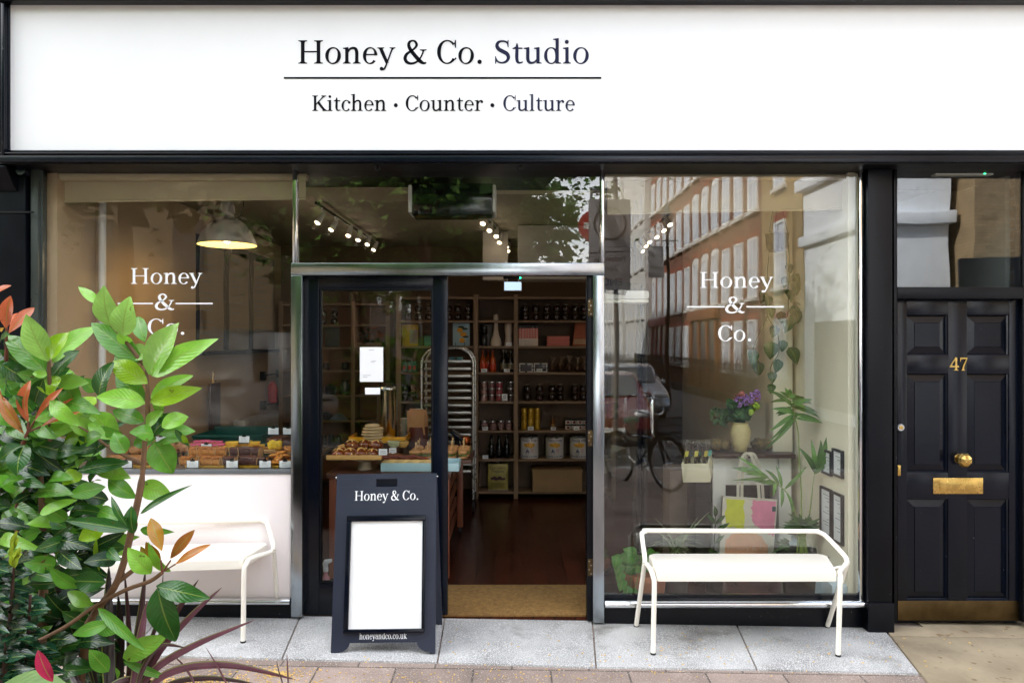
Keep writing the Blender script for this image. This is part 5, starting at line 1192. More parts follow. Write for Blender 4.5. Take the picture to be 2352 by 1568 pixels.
pinkc = Kind(mk_square('iced_cake', 'iced cake', M('almond_sponge', C(190,130,70), .6, var=.3, vs=30), M('pink_icing', C(214,92,128), .25, var=.2, vs=15), .056, .05, .045, .1, True))
food(pinkc, '%s pink iced cake square from the left in the front row', [(X(p,.4), .40, zu+.001) for p in (448,462,478,494,508)], 'pink iced cakes')
food(pinkc, '%s pink iced cake square from the left in the back row', [(X(p,.48), .48, zu+.012) for p in (455,470,486,502)], 'pink iced cakes')
stand('oval wooden platter raising the yellow cakes', 508, 612, .34, .2, zu+.01, oakb, True)
yel = Kind(mk_square('yellow_cake', 'cake', M('yellow_sponge', C(232,176,36), .55, var=.3, vs=20, c2=C(206,140,24)), M('yellow_glaze', C(240,196,60), .3, var=.2, vs=15), .085, .05, .026, .2))
food(yel, '%s yellow lemon cake on the oval wooden platter', [(X(p,.4), .4+.05*(i%2), zu+.011+.026*(i > 3)) for i, p in enumerate((528,546,568,588,534,558,582))], 'yellow lemon cakes', rz=.6)
stand('oak board raising the sliced loaf cakes by the doorway post', 605, 668, .34, .24, zu+.008, oakb)
lf = thing('loaf_cake', 'yellow cut loaf cake with nut topping by the doorway post', 'loaf cake', (X(634,.4), .4, zu))
MB().blob((X(634,.4), .44, zu+.048), .058,.085,.042, .12, 3, 22, 12, .1, p=.55).build('crumb', M('loaf_crumb', C(226,182,30), .7, var=.3, vs=40, bump=.2), lf, smooth=70)
MB().blob((X(634,.4), .45, zu+.076), .06,.09,.022, .35, 6, 22, 8, p=.6).build('nut_topping', M('dark_topping', C(84,40,24), .4, var=.5, vs=40), lf)
lf = thing('loaf_cake', 'dark chocolate loaf cake half behind the doorway post', 'loaf cake', (X(664,.4), .4, zu))
MB().blob((X(664,.4), .44, zu+.045), .045,.085,.04, .12, 3, 22, 12, .1, p=.55).build('crumb', M('choc_loaf', C(54,26,20), .5, var=.3, vs=30), lf, smooth=70)
MB().box(X(606,.34), X(633,.34), .335, .34, zu+.012, zu+.02).build('paper_edge', parch, lf)
def mk_label():
    r = thing('price_card', 'card', 'price card'); w_, h_ = .072, .050
    MB().box(-w_/2, w_/2, -.002, 0, .006, h_).build('card', paper, r, bevel=.001)
    MB().box(-w_/2-.003, w_/2+.003, .0002, .005, .0, h_*.96).box(-w_/2-.003, w_/2+.003, -.012, .0001, .0, .005).build('holder', M('dark_holder', C(24,34,44), .4), r)
    MB().box(-.013,.013,-.005,.006,h_-.004,h_+.006).cyl((0,-.002,h_+.006),(0,-.002,h_+.014),.004).build('bulldog_clip', blackplain, r)
    q = MB()
    for k in range(3): q.box(-w_*.3, w_*(.25-.08*k), -.0026, -.0021, h_*.35+.009*k, h_*.35+.0025+.009*k)
    q.build('print', M('pale_print', (.5,.5,.5), .7) if 'pale_print' not in bpy.data.materials else bpy.data.materials['pale_print'], r)
    return r
K = Kind(mk_label())
for px, py, yy, lab in ((442.5,1079.5,.065,'in front of the crumble bars'),(533,1080,.065,'in front of the brownies'),(609,1081,.065,'beside the round cookies'),(655,1082,.062,'at the foot of the doorway post'),(290,1079,.065,'behind the laurel at the counter front')):
    K.put((X(px,yy), yy, zl), 'white clipped price card '+lab, 'white price cards in the window', .04)
for px, py, yy, lab in ((474,1036,.335,'in front of the pink iced cakes'),(561,1018,.37,'above the yellow lemon cakes'),(628,999,.38,'over the yellow loaf cake'),(662,999,.40,'over the dark loaf cake'),(370,1019,.33,'by the paper lined basket')):
    zz = Z(py, yy); o = K.put((X(px,yy), yy, zz), 'white clipped price card '+lab, 'white price cards in the window', -.05)
gc = thing('green_crate', 'dark green plastic crate behind the yellow cakes', 'crate', (X(520,.62), .7, CZ))
q = MB(); gx0, gx1 = X(440,.6), X(598,.6); gz1 = Z(999,.62)
q.box(gx0, gx1, .62, .628, zl, gz1); q.box(gx0, gx1, 1.0, 1.008, zl-.0, gz1+.02); q.box(gx0, gx0+.008, .6282, .9998, zl, gz1); q.box(gx1-.008, gx1, .6282, .9998, zl, gz1); q.box(gx0-.006, gx1+.006, .612, .6198, gz1-.02, gz1)
q.build('crate_body', M('dark_green_plastic', C(16,70,62), .4, var=.15), gc, bevel=.003)
tag(MB().box(XL+.06, X(667), .665, 1.15, CZ-.03, CZ-.002).build('side_table', steel, bevel=.003), 'steel side table under the green crate', 'table')
# left wall: menu boards, ledge, brackets, radiator, hanging board
ms_paper = M('aged_menu_paper', C(142,126,108), .7, var=.08, vs=4)
def wallbox(mb, y0, y1, z0, z1, d0, d1, xw=XL): return mb.box(xw+d0, xw+d1, y0, y1, z0, z1)
for i, (ya, yb2, lab) in enumerate(((2.06,2.72,'nearest the window'),(2.77,3.42,'in the middle'),(3.47,4.28,'farthest from the window'))):
    r = thing('menu_board', 'black menu board with curling printed sheet, %s of the three' % lab, 'menu board', (XL, ya, 1.68), 'menu boards on the beige wall')
    wallbox(MB(), ya, yb2, 1.67, 2.74, .001, .03).build('board', blackplain, r, bevel=.004)
    q = MB(); n = 14; vs = []
    for k in range(n+1):
        u = k/n; z = 1.72+(2.70-.08*0-1.72)*u - .05; b = .035+.008*math.sin(u*math.pi*1.6)**2
        for yy in (ya+.06, yb2-.04): vs += [(XL+b, yy, z), (XL+b-.002, yy, z)]
    fs = []
    for k in range(n): a, c = 4*k, 4*k+4; fs += [(a,a+2,c+2,c),(a+1,c+1,c+3,a+3),(a,c,c+1,a+1),(a+2,a+3,c+3,c+2)]
    q.add(vs, fs).build('menu_sheet', ms_paper, r, smooth=80)
    q = MB()
    for k in range(15):
        u = .93-.055*k; 
        if k in (1,6,11): continue
        b = .035+.008*math.sin(u*math.pi*1.6)**2+.0012; z = 1.72+.98*u-.05; L_ = (.22,.30,.26,.34,.2)[k%5]*(1.1 if i < 2 else 1.4); h_ = .012 if k else .022
        q.box(XL+b, XL+b+.001, ya+.09, ya+.09+L_, z, z+h_)
        q.box(XL+b, XL+b+.001, yb2-.10, yb2-.075, z, z+h_)
    q.build('print', greyink, r)
tag(wallbox(MB(), 2.0, 4.5, 1.63, 1.662, .001, .12).build('ledge', blackplain, bevel=.004), 'black ledge along the beige wall under the menu boards', 'shelf')
for z_, nm in ((1.36,'upper'),(1.02,'lower')):
    q = MB(); wallbox(q, 3.82, 4.55, z_, z_+.02, .06, .08); wallbox(q, 3.84, 3.9, z_-.05, z_+.05, .001, .06); wallbox(q, 4.42, 4.48, z_-.05, z_+.05, .001, .06)
    tag(q.build('rail', blackplain, bevel=.003), '%s black wall rail below the menu boards' % nm, 'rail')
rf = thing('red_flask', 'red flask standing on the lower black wall rail', 'flask', (XL+.09, 4.02, 1.041))
MB().lathe([(.05,0),(.055,.01),(.055,.19),(.04,.22),(.03,.23)], (XL+.09,4.02,1.041), 20).build('body', M('red_enamel', C(190,30,40), .3), rf, smooth=50); MB().lathe([(.031,.23),(.031,.25),(0,.252)], (XL+.09,4.02,1.041), 16).build('cap', redink, rf)
hb = thing('hanging_board', 'long dark wooden board hanging from a hook on the beige wall', 'chopping board', (XL+.03, 2.4, .95))
wallbox(MB(), 2.28, 2.52, .92, 1.36, .05, .075).build('board', wood_d, hb, bevel=.012)
MB().tube([(XL+.06,2.36,1.355),(XL+.05,2.4,1.47),(XL+.06,2.44,1.355)], .004, 6).tube([(XL+.005,2.4,1.47),(XL+.06,2.4,1.465)], .005, 6).build('hook_loop', steel, hb)
rd = thing('radiator', 'grey panel radiator on the beige wall below the flask', 'radiator', (XL+.05, 3.4, .3))
q = MB(); wallbox(q, 2.9, 4.0, .3, .95, .05, .17); q.build('panel', M('radiator_grey', C(178,176,172), .4), rd, bevel=.012)
q = MB()
for k in range(24): wallbox(q, 2.94+.044*k, 2.962+.044*k, .33, .92, .1702, .176)
q.build('fins', M('radiator_fin', C(164,160,156), .4), rd, bevel=.002)
# ------------------------------------------------------------------ planted window
YM = .85; m = mpp(YM)
mt = thing('mantelpiece', 'cream wooden fire surround with dark shelf carrying the flower vase', 'mantelpiece', (X(1728,YM), YM, 0))
zs_ = Z(1040,YM)
MB().box(X(1636,YM), X(1822,YM), YM-.06, YM+.30, zs_-.03, zs_).build('mantel_shelf', wood_d, mt, bevel=.006)
MB().box(X(1637,YM), X(1667,YM), YM, YM+.2, 0, zs_-.0305).build('leg', offwhite, mt, bevel=.004)
MB().box(X(1789,YM), X(1818,YM), YM, YM+.2, 0, zs_-.0305).build('leg', offwhite, mt, bevel=.004)
MB().box(X(1667,YM)+.0005, X(1789,YM)-.0005, YM+.012, YM+.18, zs_-.24, zs_-.0307).build('frieze', offwhite, mt, bevel=.003)
MB().box(X(1667,YM)-.001, X(1789,YM)+.001, YM+.19, YM+.21, 0, zs_-.05).build('fireback', blackplain, mt)
cp = MB().box(X(1772,YM+.1), X(1816,YM+.1), YM+.06, YM+.24, zs_+.0005, ZC-.003)
tag(cp.build('column', cream, bevel=.004), 'cream square column rising from the mantel shelf', 'column')
va = thing('flower_vase', 'cream stoneware vase standing on the dark mantel shelf', 'vase', (X(1701,.9), .9, zs_))
my = mpp(.9)
MB().lathe([(11*my,0),(13*my,.004),(18*my,20*my),(22.5*my,40*my),(22.5*my,48*my),(18*my,61*my),(16*my,64*my),(18.5*my,67*my),(17*my,68*my),(14*my,64*my),(0,60*my)], (X(1701,.9),.9,zs_+.001), 30).build('body', M('cream_stoneware', C(216,198,140), .45, var=.12, vs=9, fleck=(90,.66,C(180,160,110))), va, smooth=70)
# bouquet
bq = thing('bouquet', 'bouquet of pink, lilac and lime flowers with broad leaves in the cream vase', 'flowers', P(1701, 970, .9))
stm = MB(); lv = MB(); 
def tint(a, v=.25): k = 1+random.uniform(-v, v); return tuple(max(0, c*k) for c in a)
base = P(1701, 972, .9)
heads = {'rose_bloom':[], 'lilac_bloom':[], 'lime_bloom':[], 'orange_bloom':[]}
rngf = [('rose_bloom',1692,910),('rose_bloom',1702,906),('lilac_bloom',1697,922),('lilac_bloom',1712,918),('lilac_bloom',1725,914),('lilac_bloom',1738,908),('lime_bloom',1731,938),('lime_bloom',1682,934),('lime_bloom',1722,946),('orange_bloom',1735,913),('lilac_bloom',1704,930),('lime_bloom',1738,932)]
cols = {'rose_bloom':M('pink_petal', C(224,150,140), .6, var=.2, vs=40),'lilac_bloom':M('lilac_petal', C(170,130,196), .6, var=.3, vs=60),'lime_bloom':M('lime_floret', C(176,206,80), .6, var=.25, vs=60),'orange_bloom':M('apricot_petal', C(226,150,90), .6, var=.2, vs=40)}
for nm, px, py in rngf:
    t = P(px, py, .9+random.uniform(-.07,.05)); stm.tube([base, base.lerp(t,.5)+Vector((0,.01,.02)), t], .0028, 5)
    q = MB()
    for k in range(12 if nm != 'lilac_bloom' else 18):
        d = Vector((random.gauss(0,1), random.gauss(0,1), random.gauss(0,1))).normalized()
        rr = .020 if nm != 'lilac_bloom' else .022
        c_ = t+Vector((d.x*rr, d.y*rr, d.z*rr*(1 if nm != 'lilac_bloom' else 1.7)))
        q.blob(c_, .012,.012,.010, .4, 40, 8, 5, seed=k) if nm in ('lime_bloom','lilac_bloom') and k < 18 else q.leaf(t+d*.004, t+d*.034, .026, d.orthogonal(), .25, .4, (1,1,1), 1.5, 4, 2)
    if q.uv is not None: q.uv = None; q.c = None
    q.build(nm, cols[nm], bq)
stm.build('stems', M('stem_green', C(80,110,50), .6), bq)
for i in range(34):
    a = random.uniform(-1.2, 1.2); L_ = random.uniform(.06,.13); b = base+Vector((random.uniform(-.06,.05), random.uniform(-.06,.05), random.uniform(.0,.1)))
    lv.leaf(b, b+Vector((math.sin(a)*L_, random.uniform(-.05,.04), math.cos(a)*L_*.7)), random.uniform(.04,.085), (random.uniform(-.4,.4),-1,.4), .15, .15, tint((.03,.11,.02)), .8, 6, 4)
for i in range(26):
    b = P(1652+random.uniform(-18,16), 975-random.uniform(0,35), .95); a = random.uniform(0,6.28)
    lv.leaf(b, b+Vector((math.cos(a)*.05, random.uniform(-.04,.04), math.sin(a)*.04)), .03, (0,-1,.4), .1, .1, tint((.05,.12,.02),.4), 1, 5, 2)
lv.build('leaves', leaf_s, bq)
# garden produce on the shelf beside the vase
for i, (px, r_, w_) in enumerate(((1645,.05,1),(1664,.055,1),(1742,.05,1.1),(1762,.05,1.2))):
    q = MB(); q.blob((0,0,.045), .05*w_,.05,.048, .35, 3, 16, 10, .1, seed=i); o = q.build('dried_posy', M('straw_%d' % i if False else 'dried_straw_'+'abcd'[i], C(150,120,66), .8, var=.6, vs=60, bump=.5, bs=90, c2=C(66,60,26)), smooth=80); o.location = (X(px,.98), .98, zs_+.0005)
    tag(o, 'straw coloured dried bundle on the mantel shelf, %s' % ('outermost on the bouquet side','beside the leafy stems','just past the vase','against the cream column')[i], 'dried bundle')
# small cabinet, tilted drawer crate with lavender bags
tag(MB().box(X(1597,.7), X(1633,.7), .7, .95, 0, Z(1106,.7)).build('dark_stool', blackplain, bevel=.006), 'dark narrow stool under the pale wooden crate', 'stool')
tag(MB().box(X(1540,1.15), X(1594,1.15), 1.15, 1.45, .0, Z(1080,1.15)).build('grey_cabinet', M('grey_brown_board', C(128,112,96), .6, var=.1), bevel=.004), 'grey brown cabinet behind the pale wooden crate', 'cabinet')
crt = thing('wooden_crate', 'pale wooden crate tilted forward, packed with bagged lavender', 'crate', (0,0,0))
wpale = M('pale_crate_wood', C(214,206,176), .55, var=.1, vs=4, stretch=(.2,1,1))
q = MB(); W_, D_, H_ = .19, .26, .135
q.box(-W_/2, W_/2, -.012, 0, 0, H_); q.box(-W_/2, W_/2, D_, D_+.012, 0, H_); q.box(-W_/2, -W_/2+.012, .0002, D_-.0002, 0, H_); q.box(W_/2-.012, W_/2, .0002, D_-.0002, 0, H_); q.box(-W_/2+.0125, W_/2-.0125, .0004, D_-.0004, .0, .01)
q.build('crate_body', wpale, crt, bevel=.003)
crt.location = (X(1602,.58), .60, Z(1106,.6)); crt.rotation_euler = (R(9), R(-4), R(-20))
lavm = M('dried_lavender', C(120,90,76), .8, var=.8, vs=70, c2=C(60,60,50)); 
for i in range(6):
    r = thing('lavender_bag', '%s clear bag of dried lavender from the outer side of the pale crate' % ORD[i], 'dried flowers', (X(1575+11*i,.66), .66+.03*(i%2), Z(1064,.66)), 'lavender bags in the crate')
    q = MB(); b = r.location.copy()
    for k in range(16):
        t = b+Vector((random.uniform(-.035,.03)-.012*(2-i)*-1, random.uniform(-.02,.03), random.uniform(.07,.15))); q.tube([b+Vector((random.uniform(-.01,.01),0,0)), b.lerp(t,.6), t], [.0016,.002,.0052], 5)
    q.build('stalks', lavm, r)
    q = MB(); q.lathe([(.012,0),(.03,.05),(.036,.13),(.03,.17),(.037,.175)], b, 9); 
    q.build('wrapper', thinglass, r)
    q = MB(); q.obox(b+Vector((0,-.03,.075)), (.012,0,0),(0,.001,0),(.004,0,.02)); q.build('tag', M('lav_tag_'+'abcdef'[i], C(*((190,180,60),(60,150,150),(200,190,80),(70,140,120),(190,170,60),(80,160,150))[i]), .5), r)
# tote bag
yt2 = .74; tbg = thing('tote_bag', 'natural canvas tote bag printed with yellow, pink and peach patches', 'tote bag', P(1722, 1040, yt2))
canvas = M('canvas', C(216,208,188), .85, var=.06, vs=5, bump=.12, bs=160)
def tp(u, v): return 1654+(u*131)+ (1-v)*0+ -7*v*0 + (1-u)*0, 1140+ (v*138) + u*6
def tote_grid(u0, u1, v0, v1, off, n=12, shape=None):
    vs = []; fs = []
    for j in range(n+1):
        for i in range(n+1):
            u = u0+(u1-u0)*i/n; v = v0+(v1-v0)*j/n
            px = 1661+u*124-v*9; py = 1140+v*132+u*8
            yy = yt2-.018*math.sin(math.pi*u)*math.sin(math.pi*min(1,v*1.1))-.006*math.sin(u*7+v*3)-off
            p = P(px, py, yt2); vs.append((p.x, yy, p.z))
    for j in range(n):
        for i in range(n):
            if shape and not shape(u0+(u1-u0)*(i+.5)/n, v0+(v1-v0)*(j+.5)/n): continue
            a = j*(n+1)+i; fs.append((a,a+n+1,a+n+2,a+1))
    return vs, fs
v1_, f1_ = tote_grid(0,1,0,1,0,14); n = len(v1_)
q = MB(); q.add(v1_+[(x,yt2+.035,z) for x,y,z in v1_], f1_+[tuple(i+n for i in reversed(f)) for f in f1_]); k = 15
for i in range(14):
    q.f += [(i,i+1,i+1+n,i+n),(14*k+i+1,14*k+i,14*k+i+n,14*k+i+1+n),((i+1)*k,i*k,i*k+n,(i+1)*k+n),(i*k+14,(i+1)*k+14,(i+1)*k+14+n,i*k+14+n)]
q.build('bag_body', canvas, tbg, smooth=50)
def nz_(u, v, s): return .025*mnoise.noise(Vector((u*9+s, v*9, s)))
for nm, c_, box_, fn in (('yellow_patch', C(206,208,50), (.04,.42,.0,.62), lambda u,v: (.06+nz_(u,v,1) < u < .39+nz_(u,v,2)+.05*v) and .03 < v < .5+.10*u+nz_(u,v,3)*2),
        ('pink_patch', C(232,140,166), (.5,1.,.0,.75), lambda u,v: u < .975 and u > .54+.12*max(0,v-.3)*1.5+.05*abs(v-.25)+nz_(u*2,v*2,5)*2 and v > .02+nz_(u,v,4) and v < .46+.5*max(0,u-.62)+nz_(u*2,v*2,6)*2),
        ('peach_patch', C(226,166,124), (.1,.95,.5,1.), lambda u,v: ((u-.47)/.42)**2+((v-.92)/.36)**2 < 1+nz_(u*2,v*2,8)*6 and v < .985)):
    a, b = tote_grid(*box_, .0012, 60, fn); q = MB(); used = sorted({i for f in b for i in f}); mp_ = {o: i for i, o in enumerate(used)}
    q.add([a[i] for i in used], [tuple(mp_[i] for i in f) for f in b]); q.build(nm, M(nm+'_ink', c_, .8, var=.08, vs=20), tbg)
p0 = P(1668, 1262, yt2); p1 = P(1768, 1262, yt2)
text_mb('Honey & Co.', p0.x, p1.x, p0.z+.004, .046, yt2-.0205, .0006).build('lettering', M('faint_bag_ink', C(226,196,170), .8), tbg, smooth=0)
for dx, dd in ((0,-.018),(9,.03)):
    q = MB(); 
    for s_ in (0,):
        path = [P(1695+dx,1143,yt2+dd),P(1696+dx,1095,yt2+dd),P(1702+dx,1058,yt2+dd),P(1709+dx,1044,yt2+dd),P(1716+dx,1041,yt2+dd),P(1725+dx,1046,yt2+dd),P(1734+dx,1068,yt2+dd),P(1741+dx,1105,yt2+dd),P(1744+dx,1146,yt2+dd)]
        path = [Vector(p) for p in cat_rom([tuple(p) for p in path], 4)]
        for a, b in zip(path[:-1], path[1:]):
            t = (b-a); L_ = t.length/2*1.15; t.normalize(); sd = Vector((t.z,0,-t.x))
            q.obox((a+b)/2, sd*.0105, (0,.0018,0), t*L_)
    q.build('handle', canvas, tbg)
tg = MB(); tg.pbox(1774, 1782, 1163, 1174, yt2-.012, .004); tg.build('sewn_tag', M('tag_teal', C(60,120,120), .6, var=.5, vs=90, c2=C(20,20,20)), tbg)
tag(MB().cyl(P(1716,1041,yt2+.02)-Vector((0,.02,.008)), P(1716,1041,yt2+.02)+Vector((0,.10,-.008)), .005, n=8).build('hook', blackplain), 'black hook holding the tote bag under the mantel shelf', 'hook')
# white heater behind palm
h2 = thing('panel_heater', 'white slim upright heater standing behind the palm', 'heater', P(1840, 1200, 1.0))
MB().pbox(1822, 1857, 1016, 1235, 1.0, .16).build('casing', white_p, h2, bevel=.012)
q = MB()
for k in range(5): q.box(X(1824+6.5*k,1.0), X(1828+6.5*k,1.0), 1.01, 1.15, Z(1016,1.0)-.002, Z(1016,1.0)+.004)
q.build('vents', M('vent_grey', (.25,.25,.25), .5), h2)
MB().pbox(1824, 1835, 1040, 1062, .996, .006).build('control_panel', blackplain, h2)
# framed sheets on the cream wall
def fram(label, px0, px1, py0, py1):
    y0 = XR*F/(px1-1176)-CD; y1 = XR*F/(px0-1176)-CD
    zt = Z(py0, y1); zb = Z(py1, y1)
    r = thing('framed_sheet', label, 'picture frame', (XR, (y0+y1)/2, zb), 'framed sheets on the cream wall')
    q = MB(); t = .014; d0, d1 = XR-.022, XR-.001
    q.box(d0,d1,y0,y0+t,zb,zt); q.box(d0,d1,y1-t,y1,zb,zt); q.box(d0,d1,y0+t+.0002,y1-t-.0002,zb,zb+t); q.box(d0,d1,y0+t+.0002,y1-t-.0002,zt-t,zt); q.build('frame', blackplain, r, bevel=.002)
    MB().box(XR-.012, XR-.001, y0+t+.0004, y1-t-.0004, zb+t+.0004, zt-t-.0004).build('sheet', paper, r)
    q = MB(); n = int((zt-zb)/.022)-2
    for k in range(n):
        if k % 4 == 3: continue
        q.box(XR-.0128, XR-.0121, y0+.04, y1-.04-.03*(k%3), zt-.05-k*.02, zt-.046-k*.02)
    q.build('print', greyink, r)
fram('small framed sheet, upper row, farther from the glass', 1893, 1914, 1030, 1085); fram('small framed sheet, upper row, nearer the glass', 1917, 1940, 1028, 1090)
fram('tall framed sheet, lower row, farther from the glass', 1889, 1914, 1114, 1220); fram('tall framed sheet, lower row, nearer the glass', 1917, 1940, 1127, 1240)
tag(MB().prismx([(.06,0),(1.6,0),(1.6,.34),(.06,.20)], XR-.10, XR-.001).build('wall_ledge', M('pale_blue_ledge', C(190,206,214), .5, var=.05), bevel=.004), 'pale blue sloping ledge along the foot of the cream wall', 'ledge')
# ---------------------------------------------------- indoor plants
LEAFG = (.045,.14,.022)
def heart(mb, b, d, s, tn): mb.leaf(b, b+d*s, s*.78, (random.uniform(-.3,.3), -1, random.uniform(.1,.6)), .1, .12, tn, .62, 6, 4)
tv = thing('trailing_plant', 'trailing heart leaved vine hanging down beside the cream column', 'plant', (X(1790,.82), .82, 2.5))
zq = lambda a, b, y=.84: P(1354.8+.312*a, 357.5+.312*b, y)
vine = MB(); lvm = MB()
for path in ([(1455,560),(1470,800),(1462,1000),(1490,1050),(1540,1090),(1580,1100)], [(1440,620),(1462,1100),(1440,1200)], [(1330,560),(1300,1000),(1310,1180),(1380,1300),(1390,1450),(1330,1560),(1345,1700)], [(1310,1180),(1200,1430),(1250,1520)], [(1390,1400),(1440,1400)]):
    vine.tube([zq(*p) for p in cat_rom(path, 5)], .0032, 6)
for a, b, s in ((1465,805,.08),(1505,880,.11),(1490,935,.12),(1455,1000,.1),(1310,1040,.1),(1480,1120,.11),(1560,1135,.12),(1400,1160,.09),(1515,1180,.1),(1465,1225,.11),(1312,1120,.1),(1365,1265,.1),(1345,1385,.14),(1458,1430,.14),(1190,1440,.13),(1380,1510,.11),(1240,1530,.11),(1430,1370,.09),(1330,1600,.09),(1345,1690,.08),(1290,1010,.1),(1440,900,.09),(1505,1150,.1)):
    b_ = zq(a, b-int(150*s)); heart(lvm, b_+Vector((0,random.uniform(-.03,.03),0)), Vector((random.uniform(-.45,.45), random.uniform(-.4,.1), -1)).normalized(), s, tint((.03,.10,.02)))
vine.build('vine', M('vine_stem', C(70,90,40), .6), tv); lvm.build('leaves', leaf_s, tv)
c_ = Vector((X(1785,.84), .84, 2.42)); MB().lathe([(.05,0),(.075,.02),(.085,.13),(.09,.135),(.08,.13),(.0,.11)], c_, 20).build('pot', blackplain, tv)
q = MB(); [q.tube([c_+Vector((.08*math.cos(a),.08*math.sin(a),.13)), c_+Vector((0,0,.5))], .002, 5) for a in (0,2.1,4.2)]; q.build('hanger', blackplain, tv)
# palm
yp = .45; pa = thing('potted_palm', 'kentia palm with long arching fronds in a black pot', 'palm', (X(1843,yp), yp, 0))
zp = lambda a, b, y=yp: P(1599.4+.3*a, 846.7+.3*b, y)
MB().lathe([(.11,0),(.12,.01),(.168,Z(1268,yp)-.02),(.176,Z(1268,yp)-.015),(.178,Z(1268,yp)),(.165,Z(1268,yp)),(.158,Z(1268,yp)-.03),(0,Z(1268,yp)-.04)], (X(1843,yp),yp,.001), 36).build('pot', M('matt_black_pot', (.014,.014,.015), .45), pa, smooth=50)
stq = MB(); plv = MB()
def blade(b, t, wd, tn, sag=.12, nrm=(0,-1,.35)): plv.leaf(b, t, wd, nrm, sag, .22, tn, .75, 9, 2)
root = P(1840, 1270, yp)
def frond(path, leafs, wd=.022):
    pts = [Vector(p) for p in cat_rom([tuple(p) for p in path], 6)]; stq.tube(pts, [.006-.004*i/len(pts) for i in range(len(pts))], 7)
    return pts
def fr_(path, tips, w_=.022):
    pts = frond(path, None); n = len(pts)
    for f, tx_, ty_, dy in tips:
        b = pts[min(n-1, int(f*(n-1)))]; t = zp(tx_, ty_, yp+dy); blade(b, t, w_*random.uniform(.85,1.2), tint((.09,.21,.03),.35), random.uniform(.05,.2), (random.uniform(-.3,.3),-1,random.uniform(.1,.6)))
fr_([root, zp(805,1000), zp(790,700), zp(778,480), zp(735,290), zp(700,190,yp-.03)],
    [(.72,530,620,-.05),(.74,560,560,0),(.8,605,345,.05),(.76,600,305,-.05),(.82,545,150,.05),(.85,615,200,.02),(.88,560,250,.06),(.97,680,145,-.03),(.72,970,410,-.05),(.76,955,400,.04),(.8,940,330,-.04),(.84,905,260,.05),(.88,860,250,0),(.92,800,205,.04),(.95,765,200,-.03),(.78,610,360,.08),(.70,760,330,.1),(.82,900,350,.06),(.73,640,480,.02),(.75,560,480,-.03),(.79,590,300,.02),(.83,640,200,0),(.9,640,170,.02),(.94,720,150,.04),(.80,960,370,.02),(.86,890,230,-.02),(.90,840,220,.03),(.84,850,300,-.05)], .026)
fr_([root, zp(860,1150,yp-.02), zp(885,960,yp-.04), zp(905,790,yp-.05)],
    [(1,795,600,-.1),(1,885,545,-.06),(1,965,540,0),(1,1030,465,-.08),(1,1090,440,0),(1,1115,515,-.05),(.98,1130,580,-.02),(.98,905,620,.03),(.98,990,600,.05)], .034)
fr_([root, zp(760,1130,yp-.04), zp(715,980,yp-.06), zp(620,880,yp-.1), zp(520,820,yp-.12)],
    [(1,320,665,-.14),(1,280,757,-.16),(.95,300,852,-.16),(.92,385,800,-.16),(.9,330,740,-.08),(.85,515,880,-.1),(.8,590,975,-.12),(.7,655,1060,-.12),(.7,615,740,-.05),(.66,850,745,-.05),(.72,530,760,-.02),(.75,420,850,-.12),(.6,745,1140,-.1)], .024)
for i in range(34):
    a = -.5+i*.13; L_ = random.uniform(110,185); b = zp(812+random.uniform(-12,12), 1205+random.uniform(-25,25), yp-.05); t = zp(812+math.cos(a)*L_, 1190-math.sin(a)*L_*.7+30, yp-.05+random.uniform(-.1,.06)); blade(b, t, .026, tint((.03,.10,.016)), .12)
for i in range(12):
    a = 1.6+i*.17; b = zp(705, 1330, yp-.08); t = zp(705-random.uniform(90,200)*abs(math.cos(a*.7)), 1330-60*math.sin(i*1.7)+20, yp-.1); blade(b, t, .022, tint((.025,.07,.014)), .1)
for px in (770,795,815,835,850): stq.tube([zp(px,1420,yp), zp(800+.25*(px-800),1200,yp-.02)], .006, 6)
stq.build('stems', M('palm_stem', C(130,150,70), .5), pa); plv.build('fronds', leaf_s, pa)
# pothos in terracotta pot
yq = .27; po = thing('potted_plant', 'leafy heart leaved plant spilling from a terracotta pot', 'plant', (X(1478,yq), yq, 0)); m = mpp(yq)
MB().lathe([(42*m,0),(44*m,.01),(51*m,Z(1322,yq)),(56*m,Z(1322,yq)+.001),(57*m,Z(1309,yq)),(52*m,Z(1309,yq)),(50*m,Z(1315,yq)),(0,Z(1316,yq))], (X(1478,yq),yq,.001), 36).build('pot', terracotta, po, smooth=45)
q = MB(); sq = MB(); c_ = P(1478, 1305, yq)
for i in range(46):
    a = random.uniform(0, 6.28); rr = random.uniform(.02,.17); b = c_+Vector((math.cos(a)*rr*.95, math.sin(a)*rr*.7, random.uniform(.0,.12)-.04*rr/.1*.5)); sq.tube([c_, c_.lerp(b,.5)+Vector((0,0,.04)), b], .002, 5)
    heart(q, b, Vector((math.cos(a), math.sin(a)*.5-.3, random.uniform(-.7,.4))).normalized(), random.uniform(.06,.1), tint((.06,.22,.02),.35))
for px, py in ((1424,1300),(1432,1335),(1445,1352),(1460,1358),(1428,1318),(1420,1285)):
    b = P(px, py-8, yq-.16); sq.tube([c_, P(px+10,1300,yq-.15), b], .002, 5); heart(q, b, Vector((-.3,-.3,-.8)).normalized(), .085, tint((.07,.26,.02)))
sq.build('stems', M('pothos_stem', C(100,140,60), .6), po); q.build('leaves', leaf_s, po)
